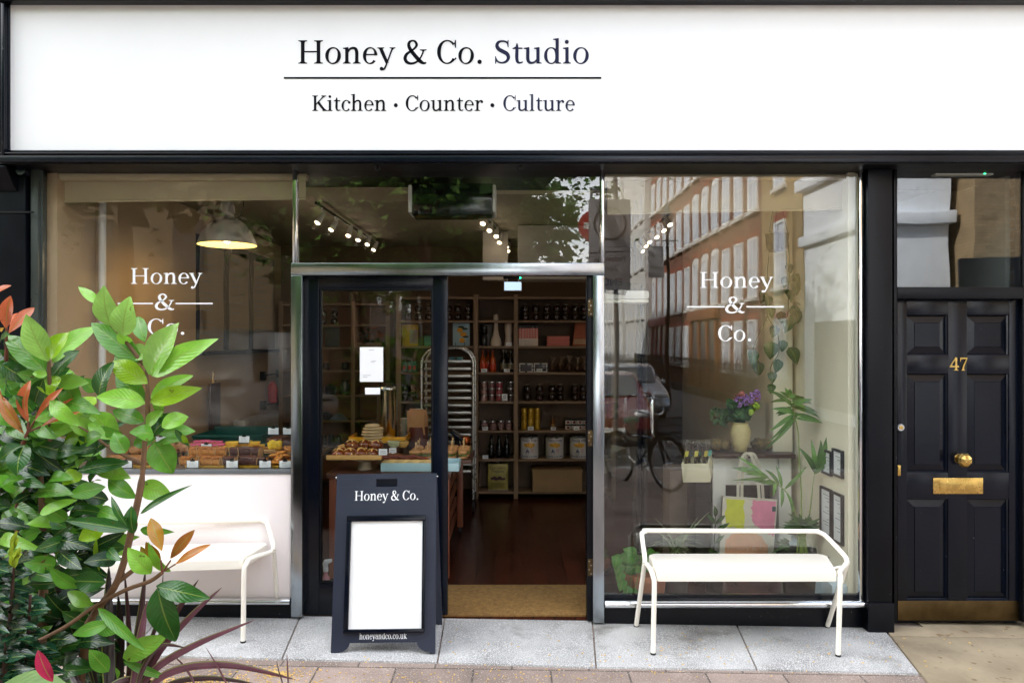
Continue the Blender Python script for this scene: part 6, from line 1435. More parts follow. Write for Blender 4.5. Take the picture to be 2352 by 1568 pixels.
# spider plant
ys_ = .42; spd = thing('potted_plant', 'spider plant with thin striped arching leaves behind the bench rail', 'plant', (X(1552,ys_), ys_, 0)); m = mpp(ys_)
MB().lathe([(.07,0),(.075,.01),(.095,Z(1285,ys_)),(.088,Z(1285,ys_)),(0,Z(1290,ys_))], (X(1552,ys_),ys_,.001), 28).build('pot', M('grey_pot', C(90,86,84), .6, var=.1), spd, smooth=50)
q = MB(); c_ = P(1552, 1283, ys_)
for i in range(60):
    a = random.uniform(0,6.28); L_ = random.uniform(.10,.26); q.leaf(c_+Vector((random.uniform(-.03,.03),random.uniform(-.03,.03),0)), c_+Vector((math.cos(a)*L_*.75, math.sin(a)*L_*.6, random.uniform(.06,.2))), .009, (0,0,1), .35, .2, tint((.20,.26,.10),.4), 1, 8, 2)
for tx_, ty_ in ((1500,1206),(1625,1170),(1515,1190),(1600,1185)): q.leaf(c_, P(tx_,ty_,ys_), .008, (0,-.5,.6), .22, .2, (.22,.26,.12), 1, 9, 2)
q.build('leaves', leaf_s, spd)
# slender sprig plant before the tote bag
yz = .5; zzp = thing('potted_plant', 'slender upright plant with paired dark leaves in front of the tote bag', 'plant', (X(1642,yz), yz, 0))
q = MB(); s2 = MB(); zz_ = lambda a, b, dy=0: P(1599.4+.3*a, 846.7+.3*b, yz+dy)
s2.tube([zz_(130,1500), zz_(138,1300), zz_(145,1180), zz_(148,1120)], [.006,.005,.004,.002], 7)
for b, t, w_ in (((148,1130),(142,1050),.026),((145,1185),(88,1115),.026),((145,1185),(222,1120),.02),((150,1235),(255,1178),.022),((145,1330),(215,1270),.018),((140,1410),(165,1405),.03),((135,1420),(95,1380),.03)):
    q.leaf(zz_(*b), zz_(*t,-.03), w_*1.3, (0,-1,.3), .06, .2, tint((.025,.09,.02)), .9, 7, 4)
s2.build('stem', M('dark_stem', C(60,60,40), .6), zzp); q.build('leaves', leaf_m, zzp)
MB().lathe([(.05,0),(.055,.01),(.07,.20),(.062,.20),(0,.18)], (X(1640,yz),yz,.001), 24).build('pot', M('small_dark_pot', (.02,.02,.02), .5), zzp, smooth=50)

# ------------------------------------------------------------------ benches
def mk_bench(label):
    r = thing('bench', label, 'bench', (1.34, -.25, gz(1.34,-.25)), 'cream metal benches by the shop windows'); o0 = r.location.copy()
    fl, frr = G(1500,1502), G(1925,1506); bl, br = G(1461,1437), G(1900,1439)
    T_ = .0142
    def legs(a, pts, nm='leg'):
        q = MB(); q.tube(cat_rom([tuple(p) for p in pts], 6), T_, 14); l = q.build(nm, benchm, r, smooth=60)
        f = MB(); d = (Vector(pts[1])-Vector(pts[0])).normalized(); f.cyl(Vector(pts[0])-d*.0, Vector(pts[0])+d*.012, T_+.0015, T_+.0015, 14); f.build('rubber_foot', rubber, l, bevel=.002)
    zs2 = .43
    legs(0, [fl, fl.lerp(Vector((.812,-.435,zs2-.06)),.5), (.812,-.435,zs2-.06),(.808,-.42,zs2-.02),(.806,-.38,zs2-.002),(.805,-.27,zs2),(.803,-.245,zs2)])
    legs(1, [frr, frr.lerp(Vector((1.872,-.435,zs2-.06)),.5), (1.872,-.435,zs2-.06),(1.880,-.42,zs2-.02),(1.895,-.38,zs2-.002),(1.975,-.27,zs2),(1.985,-.25,zs2)])
    q = MB(); pts = [(.79,-.25,.44),(.792,-.235,.475),(.80,-.10,.560),(.808,-.075,.572),(.835,-.06,.580),(.90,-.06,.582),(1.82,-.06,.578),(1.885,-.06,.576),(1.915,-.075,.57),(1.935,-.11,.555),(1.99,-.225,.475),(1.998,-.245,.44)]
    q.tube(cat_rom(pts, 6), T_, 14); q.build('back_rail', benchm, r, smooth=60)
    legs(2, [bl, bl.lerp(Vector((.79,-.25,.44)),.6), (.79,-.25,.439)]); legs(3, [br, br.lerp(Vector((1.998,-.245,.44)),.6), (1.998,-.245,.439)])
    # seat: sheet with rounded corners and rolled edges
    vs = []; fs = []; nx, ny = 26, 12; x0, x1, y0, y1 = .828, 1.862, -.425, -.075
    q = MB(); ring_ = []
    def corner(cx, cy, rr, a0): return [(cx+rr*math.cos(R(a0+k*15)), cy+rr*math.sin(R(a0+k*15))) for k in range(7)]
    rr = .05; sk = .07        # the back is a little wider than the front
    pts = corner(x1-.02, y0+.02, .02, -90)+corner(x1+sk-rr, y1-rr, rr, 0)+corner(x0+.01+rr, y1-rr, rr, 90)+corner(x0+.02, y0+.02, .02, 180)
    n = len(pts); cx = sum(p[0] for p in pts)/n; cy = sum(p[1] for p in pts)/n
    def ring_at(ins, z): return [(x+(cx-x)*ins/.5, y+(cy-y)*ins/.18*.6, z) for x, y in pts]
    R0 = ring_at(.0, .385); R1 = ring_at(.0, .436); R2 = ring_at(.002, .442); R3 = ring_at(.008, .445)
    vs = R0+R1+R2+R3+[(x,y,.380) for x,y,_ in R0]
    vs = vs[:4*n]
    fs = [(k*n+i, k*n+(i+1)%n, (k+1)*n+(i+1)%n, (k+1)*n+i) for k in range(3) for i in range(n)]+[tuple(3*n+i for i in range(n))]
    Ri = [(x+(cx-x)*.012, y+(cy-y)*.03, .386) for x,y in pts]; Rt = [(x,y,.4405) for x,y,_ in Ri]; o = len(vs)
    vs += Ri+Rt; fs += [(i, (i+1)%n, o+(i+1)%n, o+i)[::-1] for i in range(n)]+[(o+i, o+(i+1)%n, o+n+(i+1)%n, o+n+i)[::-1] for i in range(n)]+[tuple(o+n+i for i in range(n))[::-1]]
    q.add(vs, fs).build('seat', benchm, r, smooth=50)
    q = MB(); q.tube([(x0-.02,-.30,.42),(x0+.06,-.30,.42)], .009, 10); q.tube([(x1+.02,-.30,.42),(x1+.12,-.27,.425)], .009, 10); q.build('bracket', benchm, r)
    return r
b1 = mk_bench('cream metal bench with curved back rail in front of the planted window')
dx = -3.437; b2 = dup(b1, (b1.location.x+dx+.0, b1.location.y, b1.location.z - dx*.016*1.0), 'cream metal bench half hidden behind the leafy shrubs', R(6))

# ------------------------------------------------------------------ folding pavement board
ab = thing('pavement_board', 'dark blue folding pavement board with blank white poster before the door', 'sandwich board', (0,0,0))
board_m = M('board_blue_black', C(34,39,54), .42, var=.12, vs=4, bump=.03, bs=60); Wd = .588; Hh = 1.0
def panel(front=True):
    """board in local x,z, front face at y=0"""
    o = []; x0, x1 = -Wd/2, Wd/2
    pts = [(x0,0),(x0+.028,0)]
    pts += [(x0+.028+.075*math.sin(a*math.pi/16)*1.0+.0, .010+.052*(1-math.cos(a*math.pi/16))) for a in range(0,9)]
    pts += [(x1-.103,.062)]+[(x1-.028-.075*math.sin(a*math.pi/16), .010+.052*(1-math.cos(a*math.pi/16))) for a in range(7,-1,-1)]
    pts += [(x1-.028,0),(x1,0),(x1,Hh),(x0,Hh)]
    return pts
sl0 = (Hh-.058, .118, .028)
q = MB(); pts = panel(); base_ = [(x,z) for x,z in pts if z <= .07]
# lower outline piece, side strips and top pieces leave a real hand slot
q.prism([(x,z) for x,z in pts[:-2]]+[(Wd/2,Hh-.075),(-Wd/2,Hh-.075)], 0, .016)
q.box(-Wd/2,-.062,0.0002,.0158,Hh-.0749,Hh-.03); q.box(.062,Wd/2,.0002,.0158,Hh-.0749,Hh-.03); q.box(-Wd/2,Wd/2,0,.016,Hh-.0299,Hh)
q.build('front_panel', board_m, ab)
mS = .0025
pxx = lambda px: (px-882)*.002535; pzz = lambda py: Hh-(py-1094)*.002495
MB().box(pxx(804),pxx(967),-.0045,.0,pzz(1440),pzz(1203)).build('poster', whitesign, ab)
q = MB()
def bar(x0, x1, z0, z1): q.box(x0, x1, -.018, .0, z0, z1)
bar(pxx(793),pxx(974),pzz(1203)+.0002,pzz(1189)); bar(pxx(793),pxx(974),pzz(1449),pzz(1440)-.0002); bar(pxx(793),pxx(804)-.0002,pzz(1440),pzz(1203)); bar(pxx(967)+.0002,pxx(974),pzz(1440),pzz(1203))
q.build('poster_frame', blackgloss, ab, bevel=.006)
text_mb('Honey & Co.', pxx(809), pxx(957), pzz(1155), 21.5/.69*.0025, -.0002, .0015).build('lettering', vinyl, ab, smooth=0)
text_mb('honeyandco.co.uk', pxx(829), pxx(934), pzz(1466)+.010, 15/.74*.0025, -.0002, .0015).build('lettering', vinyl, ab, smooth=0)
q = MB(); q.cyl((-Wd/2-.008,.008,Hh-.02),(-Wd/2-.0001,.008,Hh-.02),.006); q.cyl((Wd/2+.0001,.008,Hh-.02),(Wd/2+.008,.008,Hh-.02),.006); q.build('hinge_bolt', steel, ab)
fp = G(882, 1501); topz = Z(1094, -.20)
_abloc = (fp.x-.006, fp.y, fp.z-.002)
th = math.asin(.20/ Hh)
# rear panel leaning the other way: local frame of the same empty
c2, s2_ = math.cos(2*th), math.sin(2*th)
q = MB(); q.prism(pts, .0, .016)
vs = []
for x, y, z in q.v:
    zz = Hh-z; vs.append((x, .018+y*c2+zz*s2_, Hh-zz*c2+y*s2_*0))
q.v = vs; q.build('rear_panel', board_m, ab, bevel=.002)
ab.location = _abloc; ab.rotation_euler = (-th, R(-.7), 0)
# ------------------------------------------------------------------ foreground shrubs in a planter
YP = -2.65
za = lambda x, y, d=0.: P(.3*x, 621+.3*y, YP+d)               # first reading sheet
zb = lambda x, y, d=0.: P(.3042*x, 1091+.3042*y, YP+d)        # second reading sheet
mP = mpp(YP)
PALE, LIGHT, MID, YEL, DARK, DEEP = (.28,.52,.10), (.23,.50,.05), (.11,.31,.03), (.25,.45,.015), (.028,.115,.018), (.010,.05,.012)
RED, ORG, AMB, CRIM = (.56,.13,.05), (.52,.19,.035), (.44,.21,.02), (.52,.02,.09)
def pleaf(mb, z, b, t, w_, c, k, dy=None, nrm=None, curl=None, fold=None, shp=None, wave=.035):
    d0 = random.uniform(-.05,.05); d1 = d0+(random.uniform(-.07,.05) if dy is None else dy)
    n = nrm or (random.uniform(-.35,.35), -1, random.uniform(.15,.75))
    mb.leaf(z(b[0],b[1],d0), z(t[0],t[1],d1), w_*k*mP*1.05, n, random.uniform(.03,.12) if curl is None else curl, random.uniform(.12,.3) if fold is None else fold, tint(c,.15), shp or random.uniform(.7,1.0), 12, 6, wave)
planter = thing('planter', 'low dark timber planter holding the shrubs on the pavement', 'planter', (-1.3, YP, gz(-1.3,YP)))
MB().box(-2.6, -.55, YP-.42, YP+.35, gz(-1.5,YP)-.05, .62).build('planter_box', blackplain, planter, bevel=.01)
MB().box(-2.57, -.58, YP-.39, YP+.32, .6201, .64).build('soil', M('soil', (.03,.022,.015), .95, bump=.6, bs=40), planter)
# laurel
la = thing('laurel_shrub', 'bright green cherry laurel with broad glossy leaves and one tall upright stem', 'shrub', (-1.05, YP, .64))
q = MB(); K3 = .3
A = lambda b, t, w_, c, **k: pleaf(q, za, b, t, w_, c, .3, **k)
B = lambda b, t, w_, c, **k: pleaf(q, zb, b, t, w_, c, .3042, **k)
for b, t, w_, c in (((845,425),(785,122),170,PALE),((760,255),(597,120),70,LIGHT),((940,500),(985,200),185,PALE),((1112,548),(1050,345),110,MID),((1095,712),(692,395),170,MID),((900,480),(1010,560),90,LIGHT),
    ((1150,800),(1360,395),270,PALE),((1160,805),(1655,512),170,LIGHT),((1130,865),(850,690),160,YEL),((1080,880),(870,650),150,MID),((755,965),(850,700),170,DARK),((1110,1015),(735,958),150,LIGHT),((1105,1000),(880,790),150,MID),
    ((1150,978),(1470,795),140,LIGHT),((1150,1005),(1532,900),130,YEL),((1105,1160),(850,1065),120,MID),((1205,1115),(1255,968),125,LIGHT),((1165,1262),(1365,1085),140,DARK),((1205,1245),(1495,1225),120,MID),((1240,1200),(1440,1110),130,LIGHT),((1180,1312),(1325,1560),205,MID),
    ((725,1250),(515,1118),130,LIGHT),((905,1292),(690,1085),190,LIGHT),((960,1395),(870,1235),130,MID),((1175,1255),(1000,1235),120,MID),((1020,1330),(1195,1280),110,MID),((1340,1215),(1450,1350),50,DARK),((1060,700),(950,560),110,LIGHT),((1010,620),(1160,640),130,PALE),
    ((370,695),(195,345),175,PALE),((380,675),(520,470),165,YEL),((400,705),(735,412),150,LIGHT),((352,775),(25,475),165,MID),((400,805),(595,612),140,DARK),((400,812),(385,950),170,YEL),((490,822),(592,1075),150,MID),((360,800),(245,785),60,LIGHT),((335,830),(245,1085),120,DARK),((380,1000),(600,1180),110,LIGHT),((300,1260),(600,1190),110,LIGHT),((1190,1330),(1420,1290),60,MID),((1400,1250),(1445,1345),40,YEL),
    ((590,1535),(985,1465),120,DARK),((570,1405),(805,1340),120,DARK),((780,1260),(640,1330),110,MID),((1120,1190),(1250,1060),90,LIGHT)): A(b, t, w_, c)
for b, t, w_, c in (((1030,172),(800,25),125,MID),((1058,78),(1295,155),150,LIGHT),((520,152),(795,85),120,MID),((300,292),(575,180),90,LIGHT),((975,412),(488,335),100,DARK),((805,380),(590,485),130,YEL),((962,385),(828,155),55,DARK),((1010,440),(985,238),105,DARK),((1060,412),(1295,428),70,MID),((1060,292),(1425,72),45,DARK),
    ((1140,742),(968,555),130,LIGHT),((1285,725),(1108,528),90,LIGHT),((800,805),(550,795),150,DARK),((622,845),(365,705),120,MID),((700,965),(495,880),110,LIGHT),((720,975),(555,1040),85,MID),((1180,838),(1565,925),140,DARK),((1190,852),(1320,1265),215,DARK),((740,1000),(1095,1325),80,MID),((930,1382),(1255,1212),150,LIGHT),((930,1402),(1258,1530),65,MID),((822,1112),(545,1205),95,MID),((820,1480),(675,1322),115,MID),((800,1570),(880,1450),130,LIGHT),
    ((560,430),(770,500),110,DARK),((420,480),(660,540),120,DEEP),((820,560),(900,640),80,DARK),((750,720),(720,460),45,YEL),((880,640),(640,650),120,DEEP),((960,320),(900,430),90,DARK)): B(b, t, w_, c)
for i in range(95):
    x = random.uniform(-60,760); y = random.uniform(820,1560); d = random.uniform(.03,.2); a = random.uniform(-1.2,1.2)+(math.pi if random.random() < .4 else 0); L_ = random.uniform(150,290)
    if x > 620 and y < 1150: continue
    q.leaf(za(x,y,d), za(x+L_*math.cos(a),y-L_*math.sin(a)*.9,d+random.uniform(-.1,.06)), random.uniform(90,150)*.3*mP, (random.uniform(-.6,.6),-1,random.uniform(.1,.8)), random.uniform(.03,.14), .2, tint(random.choice((MID,LIGHT,DARK,MID,YEL)),.25), random.uniform(.7,1), 10, 4, .035)
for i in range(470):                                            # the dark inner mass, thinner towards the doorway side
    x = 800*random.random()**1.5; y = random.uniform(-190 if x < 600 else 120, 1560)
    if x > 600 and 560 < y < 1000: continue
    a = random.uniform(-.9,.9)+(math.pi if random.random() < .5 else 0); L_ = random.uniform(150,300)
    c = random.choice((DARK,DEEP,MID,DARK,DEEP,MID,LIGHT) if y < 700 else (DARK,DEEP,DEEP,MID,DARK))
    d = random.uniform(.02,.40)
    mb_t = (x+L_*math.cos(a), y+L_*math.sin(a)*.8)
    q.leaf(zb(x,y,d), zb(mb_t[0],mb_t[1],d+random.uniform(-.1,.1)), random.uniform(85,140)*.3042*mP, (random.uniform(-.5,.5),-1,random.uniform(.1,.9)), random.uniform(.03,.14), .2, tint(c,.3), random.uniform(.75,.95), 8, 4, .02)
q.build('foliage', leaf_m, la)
s_ = MB()
s_.tube(cat_rom([tuple(zb(560,1900,.08)),tuple(zb(640,1300,.06)),tuple(zb(700,1060,.03)),tuple(zb(860,850,.0)),tuple(zb(940,640)),tuple(zb(985,450)),tuple(zb(1040,200)),tuple(za(1090,1568)),tuple(za(1110,1300)),tuple(za(1130,1150)),tuple(za(1128,900)),tuple(za(1118,712))], 4), [.0125]*8+[.0092]*20+[.0065]*12+[.005]*5, 9)
s_.tube([zb(870,820),zb(1020,705)], [.007,.006], 8)
s_.tube(cat_rom([tuple(zb(250,1270,.03)),tuple(zb(500,1140)),tuple(zb(720,985)),tuple(zb(960,860,-.02)),tuple(zb(1130,800,-.03)),tuple(zb(1225,735,-.04))], 4), .0055, 7)
s_.tube([za(1100,720),za(1000,590),za(930,505),za(850,420)], [.006,.005,.004,.003], 7)
s_.tube([za(385,1300,.05),za(382,1000,.02),za(378,800),za(374,690)], [.007,.006,.005,.004], 7)
s_.tube([za(1085,1480),za(980,1430),za(830,1350),za(700,1250),za(600,1190)], [.006,.005,.004,.003,.002], 6)
s_.tube([zb(310,1400,.1),zb(330,800,.1),zb(320,300,.1),zb(300,-100,.1)], [.014,.012,.009,.006], 7)
s_.tube([zb(200,1700,.2),zb(180,900,.2),zb(160,200,.2)], .010, 7)
s_.build('stems', bark, la)
# photinia
ph = thing('photinia_shrub', 'photinia with coral red young leaves above dark green ones', 'shrub', (-1.75, YP-.1, .64))
q = MB()
for b, t, w_, c in (((48,445),(72,198),100,RED),((65,482),(260,278),85,RED),((85,440),(140,315),55,RED),((-60,225),(68,108),60,RED),((218,1160),(205,845),120,RED),((268,1145),(475,895),65,RED),((318,1192),(600,1078),48,RED),((328,1155),(545,975),36,RED),((185,1250),(-10,955),90,ORG),((105,1125),(-20,1000),70,ORG),((40,990),(0,920),60,RED),((10,470),(30,430),60,AMB)):
    pleaf(q, za, b, t, w_, c, .3, shp=1.15, fold=.35)
for b, t, w_, c in (((190,1335),(120,1560),165,DARK),((195,1310),(650,1430),140,DARK),((185,1320),(-30,1235),100,DEEP),((170,1335),(-20,1455),120,DARK),((200,1335),(490,1545),120,DEEP),((10,715),(245,862),130,DARK),((-20,880),(165,850),110,MID),((40,500),(180,645),120,DEEP),((0,560),(60,480),90,DARK),((-10,700),(40,600),100,DEEP),((100,960),(40,820),100,DARK),((250,1080),(130,960),90,DARK),((60,1120),(-30,1180),110,DEEP)):
    pleaf(q, za, b, t, w_, c, .3)
for b, t, w_, c in (((1222,570),(1135,318),100,AMB),((1215,645),(1100,508),85,AMB),((1165,690),(1055,535),60,(.34,.22,.02)),((1288,628),(1462,415),85,ORG),((1322,672),(1580,520),60,ORG)): pleaf(q, zb, b, t, w_, c, .3042, shp=1.1)
q.leaf(zb(398,1556,-.3), zb(282,1330,-.34), 88*.3042*mP, (.2,-1,.3), .06, .2, CRIM, 1.1, 10, 6, .03)
for i in range(150):
    x = random.uniform(-250,330); y = random.uniform(700,1560)+500*(random.random() < .5); a = random.uniform(0,6.28); L_ = random.uniform(150,260); d = random.uniform(.05,.35)
    q.leaf(za(x,y,d), za(x+L_*math.cos(a), y+L_*.8*math.sin(a), d+random.uniform(-.1,.1)), random.uniform(70,110)*.3*mP, (random.uniform(-.5,.5),-1,random.uniform(.1,.9)), .1, .2, tint(random.choice((DARK,DEEP,DEEP,MID)),.3), 1, 8, 4)
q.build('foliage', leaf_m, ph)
s_ = MB(); s_.tube([za(160,1600,.1),za(175,1330,.02),za(215,1230),za(218,1165)], [.007,.006,.004,.003], 7); s_.tube([za(215,1235),za(265,1150)], .0025, 6); s_.tube([za(215,1235),za(320,1190)], .0025, 6); s_.tube([za(50,900,.1),za(48,640,.02),za(50,440)], [.006,.005,.003], 6); s_.tube([zb(150,2200,.2),za(150,1600,.12)], .012, 7)
s_.tube([zb(1225,735,-.04),zb(1290,640,-.04)], .0025, 6); s_.tube([zb(1225,735,-.04),zb(1215,640,-.04)], .0025, 6); s_.tube([zb(1235,725,-.04),zb(1325,670,-.04)], .002, 6)
s_.build('stems', M('red_brown_bark', C(110,60,44), .7, var=.3, vs=20), ph)
# dark small leaved evergreen low in the corner
os_ = thing('evergreen_shrub', 'low dark evergreen with small wavy leaves and a lime shoot', 'shrub', (-1.95, YP-.2, .64))
q = MB(); s_ = MB()
for (x0, y0, x1, y1, n) in ((20,1560,110,640,11),(170,1700,230,900,9),(-120,1500,-60,560,9),(330,1750,300,1250,6),(60,1900,40,1250,7)):
    s_.tube([zb(x0,y0,-.10), zb((x0+x1)/2+10,(y0+y1)/2,-.10), zb(x1,y1,-.12)], [.006,.005,.003], 6)
    for k in range(n):
        f = (k+.5)/n; x = x0+(x1-x0)*f; y = y0+(y1-y0)*f
        for sgn in (-1,1,.6,-.6):
            L_ = random.uniform(150,240)*(1.1-.4*f)*abs(sgn); a = random.uniform(-.35,.45)
            q.leaf(zb(x,y,-.10), zb(x+sgn/abs(sgn)*L_*math.cos(a), y-L_*math.sin(a), -.10+random.uniform(-.09,.05)), random.uniform(60,85)*.3042*mP, (random.uniform(-.3,.3),-.7,random.uniform(.4,1)), .05, .25, tint((.010,.055,.026),.3), .9, 8, 4, .05)
for k in range(14):
    f = k/13; b = zb(95+random.uniform(-14,14), 700-190*f*.8, -.13); t = zb(125+random.uniform(-60,50)*(1-f*.6), 620-200*f, -.15); q.leaf(b, t, 38*.3042*mP, (random.uniform(-.6,.6),-1,.2), .05, .3, tint((.34,.46,.02),.15), 1, 6, 3)
q.build('foliage', leaf_d, os_); s_.build('stems', M('dark_stems', C(66,40,30), .7), os_)
# round pale leaf at the very bottom
gl_ = thing('broadleaf_plant', 'single broad pale green leaf at the foot of the shrubs', 'plant', (-1.4, YP-.25, .64))
q = MB(); q.leaf(zb(-60,1640,-.2), zb(560,1640,-.24), 260*.3042*mP, (0,-.5,1), .10, .1, (.13,.24,.05), .9, 10, 6); q.build('leaf', leaf_s, gl_)
MB().tube([(zb(250,1640,-.2).x, YP-.2, .64), zb(-60,1640,-.2)], .006, 6).build('stem', bark, gl_)
# purple cordyline
co = thing('cordyline', 'purple cordyline with long strap leaves fanning over the pavement', 'plant', (-.72, YP+.05, .64))
q = MB(); PUR, PUL, PUD = (.055,.016,.022), (.16,.05,.075), (.022,.010,.012)
def strap(pts, w_, c, d=.05):
    p3 = [tuple(zb(x,y,d+.12*k/len(pts))) for k, (x,y) in enumerate(pts)]; p = [Vector(a) for a in cat_rom(p3, 6)]; n = len(p); vs = []; uv = []
    nrm = Vector((random.uniform(-.3,.3),-1,.2))
    for i, a in enumerate(p):
        u = i/(n-1); t = (p[min(i+1,n-1)]-p[max(i-1,0)]).normalized(); sd = t.cross(nrm).normalized(); hw = w_*.3042*mP*.5*min(1, .55+u*1.2)*(1-max(0,(u-.55)/.45)**1.6)*1.0+.0004
        for j in (-1,0,1): vs.append(a+sd*(hw*j)+nrm.normalized()*(-.25*hw*(abs(j)))); uv.append((.5+.25*j+.2, .13*u))
    fs = [(i*3+j, i*3+j+1, i*3+3+j+1, i*3+3+j) for i in range(n-1) for j in (0,1)]
    if q.uv is None: q.uv = []; q.c = []
    q.add(vs, fs); q.uv += uv; q.c += [tint(c,.2)]*len(vs)
for pts, w_, c in (([(830,1900),(815,1500),(810,1100),(822,680)],95,PUD),([(900,1900),(895,1500),(900,1150),(890,900)],85,PUD),([(900,1900),(970,1500),(965,1100),(938,720)],48,PUR),([(920,1900),(1000,1450),(1060,1050),(1098,715)],60,PUR),([(950,1900),(1030,1400),(1070,1150),(1112,940)],62,PUL),
    ([(960,1900),(1080,1400),(1200,1060),(1232,740)],30,PUR),([(980,1900),(1150,1350),(1350,1000),(1500,785)],50,PUR),([(980,1900),(1160,1400),(1420,1080),(1675,845)],50,PUL),([(950,1850),(1130,1500),(1450,1290),(1920,1092)],55,PUL),([(960,1800),(1250,1500),(1700,1430),(2230,1540)],58,PUL),([(960,1850),(1250,1590),(1600,1530),(2000,1590)],40,PUR),
    ([(800,1900),(700,1500),(520,1050),(370,740)],70,PUD),([(800,1900),(720,1500),(640,1200),(560,950)],60,PUD),([(1500,1750),(1460,1560),(1380,1430),(1300,1350)],16,PUL),([(1760,1750),(1720,1600),(1640,1440),(1555,1300)],13,PUL),([(2160,1700),(2130,1560),(2105,1480),(2088,1400)],10,PUR),([(2180,1700),(2172,1500),(2165,1340)],14,PUL),([(1000,1800),(1060,1500),(1200,1290),(1400,1300)],38,PUR),([(860,1900),(860,1600),(780,1350),(700,1200)],60,PUD),([(1020,1900),(1110,1500),(1190,1250),(1260,1090)],44,PUR),([(700,1750),(600,1600),(540,1500),(520,1430)],60,PUR),([(760,1640),(900,1560),(1050,1545),(1250,1600)],60,PUR)):
    strap(pts, w_, c, random.uniform(-.03,.08))
q.build('leaves', leafmat('strap_leaf', .35, .15), co); b = zb(900,1750,.05); MB().tube([(b.x,b.y,.64), (b.x,b.y,b.z)], [.05,.035], 12).build('stem', bark, co)
# fallen seeds on the pavers
deb = MB()
for i in range(900):
    cx, cy, sx, sy = random.choice(((440,1562,45,9),(440,1562,45,9),(640,1543,16,4),(620,1560,60,18),(1000,1555,300,12),(560,1550,140,20),(1500,1500,420,26)))
    g = G(random.gauss(cx,sx), min(1600,max(1516 if cy > 1520 else 1445,random.gauss(cy,sy)))); a = random.uniform(0,6.28); l = random.uniform(.003,.007)
    deb.obox((g.x,g.y,g.z-(.008 if cy > 1520 else -.002)), (l*math.cos(a),l*math.sin(a),0), (-l*.4*math.sin(a),l*.4*math.cos(a),0), (0,0,.0015))
tag(deb.build('fallen_seeds', M('tan_seed', C(214,176,100), .8, var=.3), smooth=0), 'scatter of tan fallen seeds and bits on the pavers', 'debris', None, 'stuff')
# ------------------------------------------------------------------ the street behind the viewer (seen in the glass)
def C3(x, y, z): return Vector((x,y,z))
redbrick = bricks('red_brown_brick', C(132,80,60), C(106,62,46), C(120,100,84), 1., .225, .075, .5, .9, 'yz', .012)
yelbrick = bricks('yellow_london_brick', C(176,146,92), C(146,118,74), C(140,128,104), 1., .225, .075, .5, .9, 'yz', .012)
brownbrick = bricks('brown_stock_brick', C(150,130,98), C(128,108,80), C(120,104,84), 1., .225, .075, .5, .9, 'xz', .012)
stone = M('white_stucco', C(206,204,198), .7, var=.08, vs=1.2)
bluewhite = M('grey_white_stucco', C(226,232,240), .7, var=.1, vs=1.2)
darkglass = M('window_dark', C(70,74,80), .08, var=.2)
paleglass = M('net_curtained_pane', C(206,210,222), .08, var=.2)
arch_m = M('rubbed_red_arch', C(140,72,50), .8, var=.1, vs=8)
RZ = -.42
def house_x(name, label, y0, y1, xf, h, wall_m, rows, nw, arched=False, ground=None, band=None):
    """terrace house on the right hand side of the side street, front on x = xf facing -x, between y1 (near) and y0 (far)"""
    r = thing(name, label, 'house', (xf, (y0+y1)/2, RZ))
    wl = MB().box(xf, xf+8, y0+.01, y1-.01, RZ, h).build('wall', wall_m, r)
    MB().box(xf-.18, xf+.3, y0+.012, y1-.012, h-.35, h+.35).build('parapet', wall_m if not band else stone, r, bevel=.03)
    ww = 1.05; L_ = y1-y0
    for (zb_, wh) in rows:
        for k in range(nw):
            yc = y0+L_*(k+.5)/nw; e = .05
            fr = MB()
            def vb(a, b, c, d, p0=-.07, p1=.0): fr.box(xf+p0, xf+p1-.001, a, b, c, d)
            t = .09; ya, yb = yc-ww/2, yc+ww/2
            vb(ya, ya+t, zb_, zb_+wh); vb(yb-t, yb, zb_, zb_+wh); vb(ya+t+.001, yb-t-.001, zb_, zb_+t); vb(ya+t+.001, yb-t-.001, zb_+wh-t, zb_+wh)
            vb(ya+t+.001, yb-t-.001, zb_+wh*.5-.035, zb_+wh*.5+.035, -.06); vb(yc-.02, yc+.02, zb_+t+.001, zb_+wh*.5-.036, -.05); vb(yc-.02, yc+.02, zb_+wh*.5+.036, zb_+wh-t-.001, -.05)
            if arched:
                n = 10; pts = [(yc+ww/2*math.cos(math.pi*i/n), zb_+wh+.001+.22*math.sin(math.pi*i/n)) for i in range(n+1)]; fr.prismx(pts, xf-.07, xf-.001)
            f_ = fr.build('window', white_p, r)
            MB().box(xf-.035, xf-.002, ya+t+.002, yb-t-.002, zb_+t+.002, zb_+wh-t-.002).build('pane', paleglass, f_)
            MB().box(xf-.16, xf-.001, ya-.1, yb+.1, zb_-.13, zb_-.001).build('sill', stone, f_)
            hd_ = MB(); hh = zb_+wh+(.24 if arched else .002); hd_.box(xf-.012, xf-.001, ya-.12, yb+.12, hh, hh+.26); hd_.build('window_arch', arch_m if wall_m is not stone else stone, f_)
    if ground:
        MB().box(xf-.25, xf-.001, y0+.02, y1-.02, 2.75, 3.25).build('shop_fascia', ground, r, bevel=.02)
        q = MB()
        for k in range(4): yy = y0+.3+(L_-.9)*k/3; q.box(xf-.12, xf-.002, yy, yy+.3, RZ, 2.74)
        q.build('shop_pier', ground, r); MB().box(xf-.05, xf-.003, y0+.32, y1-.6, .35, 2.7).build('shop_window', darkglass, r)
    return r
rw = [(.55,2.0),(3.4,2.2),(6.6,2.1),(9.7,1.8)]
house_x('brick_house', 'yellow brick corner house reflected nearest the panelled door', -22, -18.2, 9, 13.0, yelbrick, [(.6,1.9),(3.6,2.2),(6.9,2.0),(10,1.6)], 1, False)
house_x('brick_house', 'red brown brick house with square headed sash windows', -27.2, -22.02, 9, 13.2, redbrick, rw, 3, False)
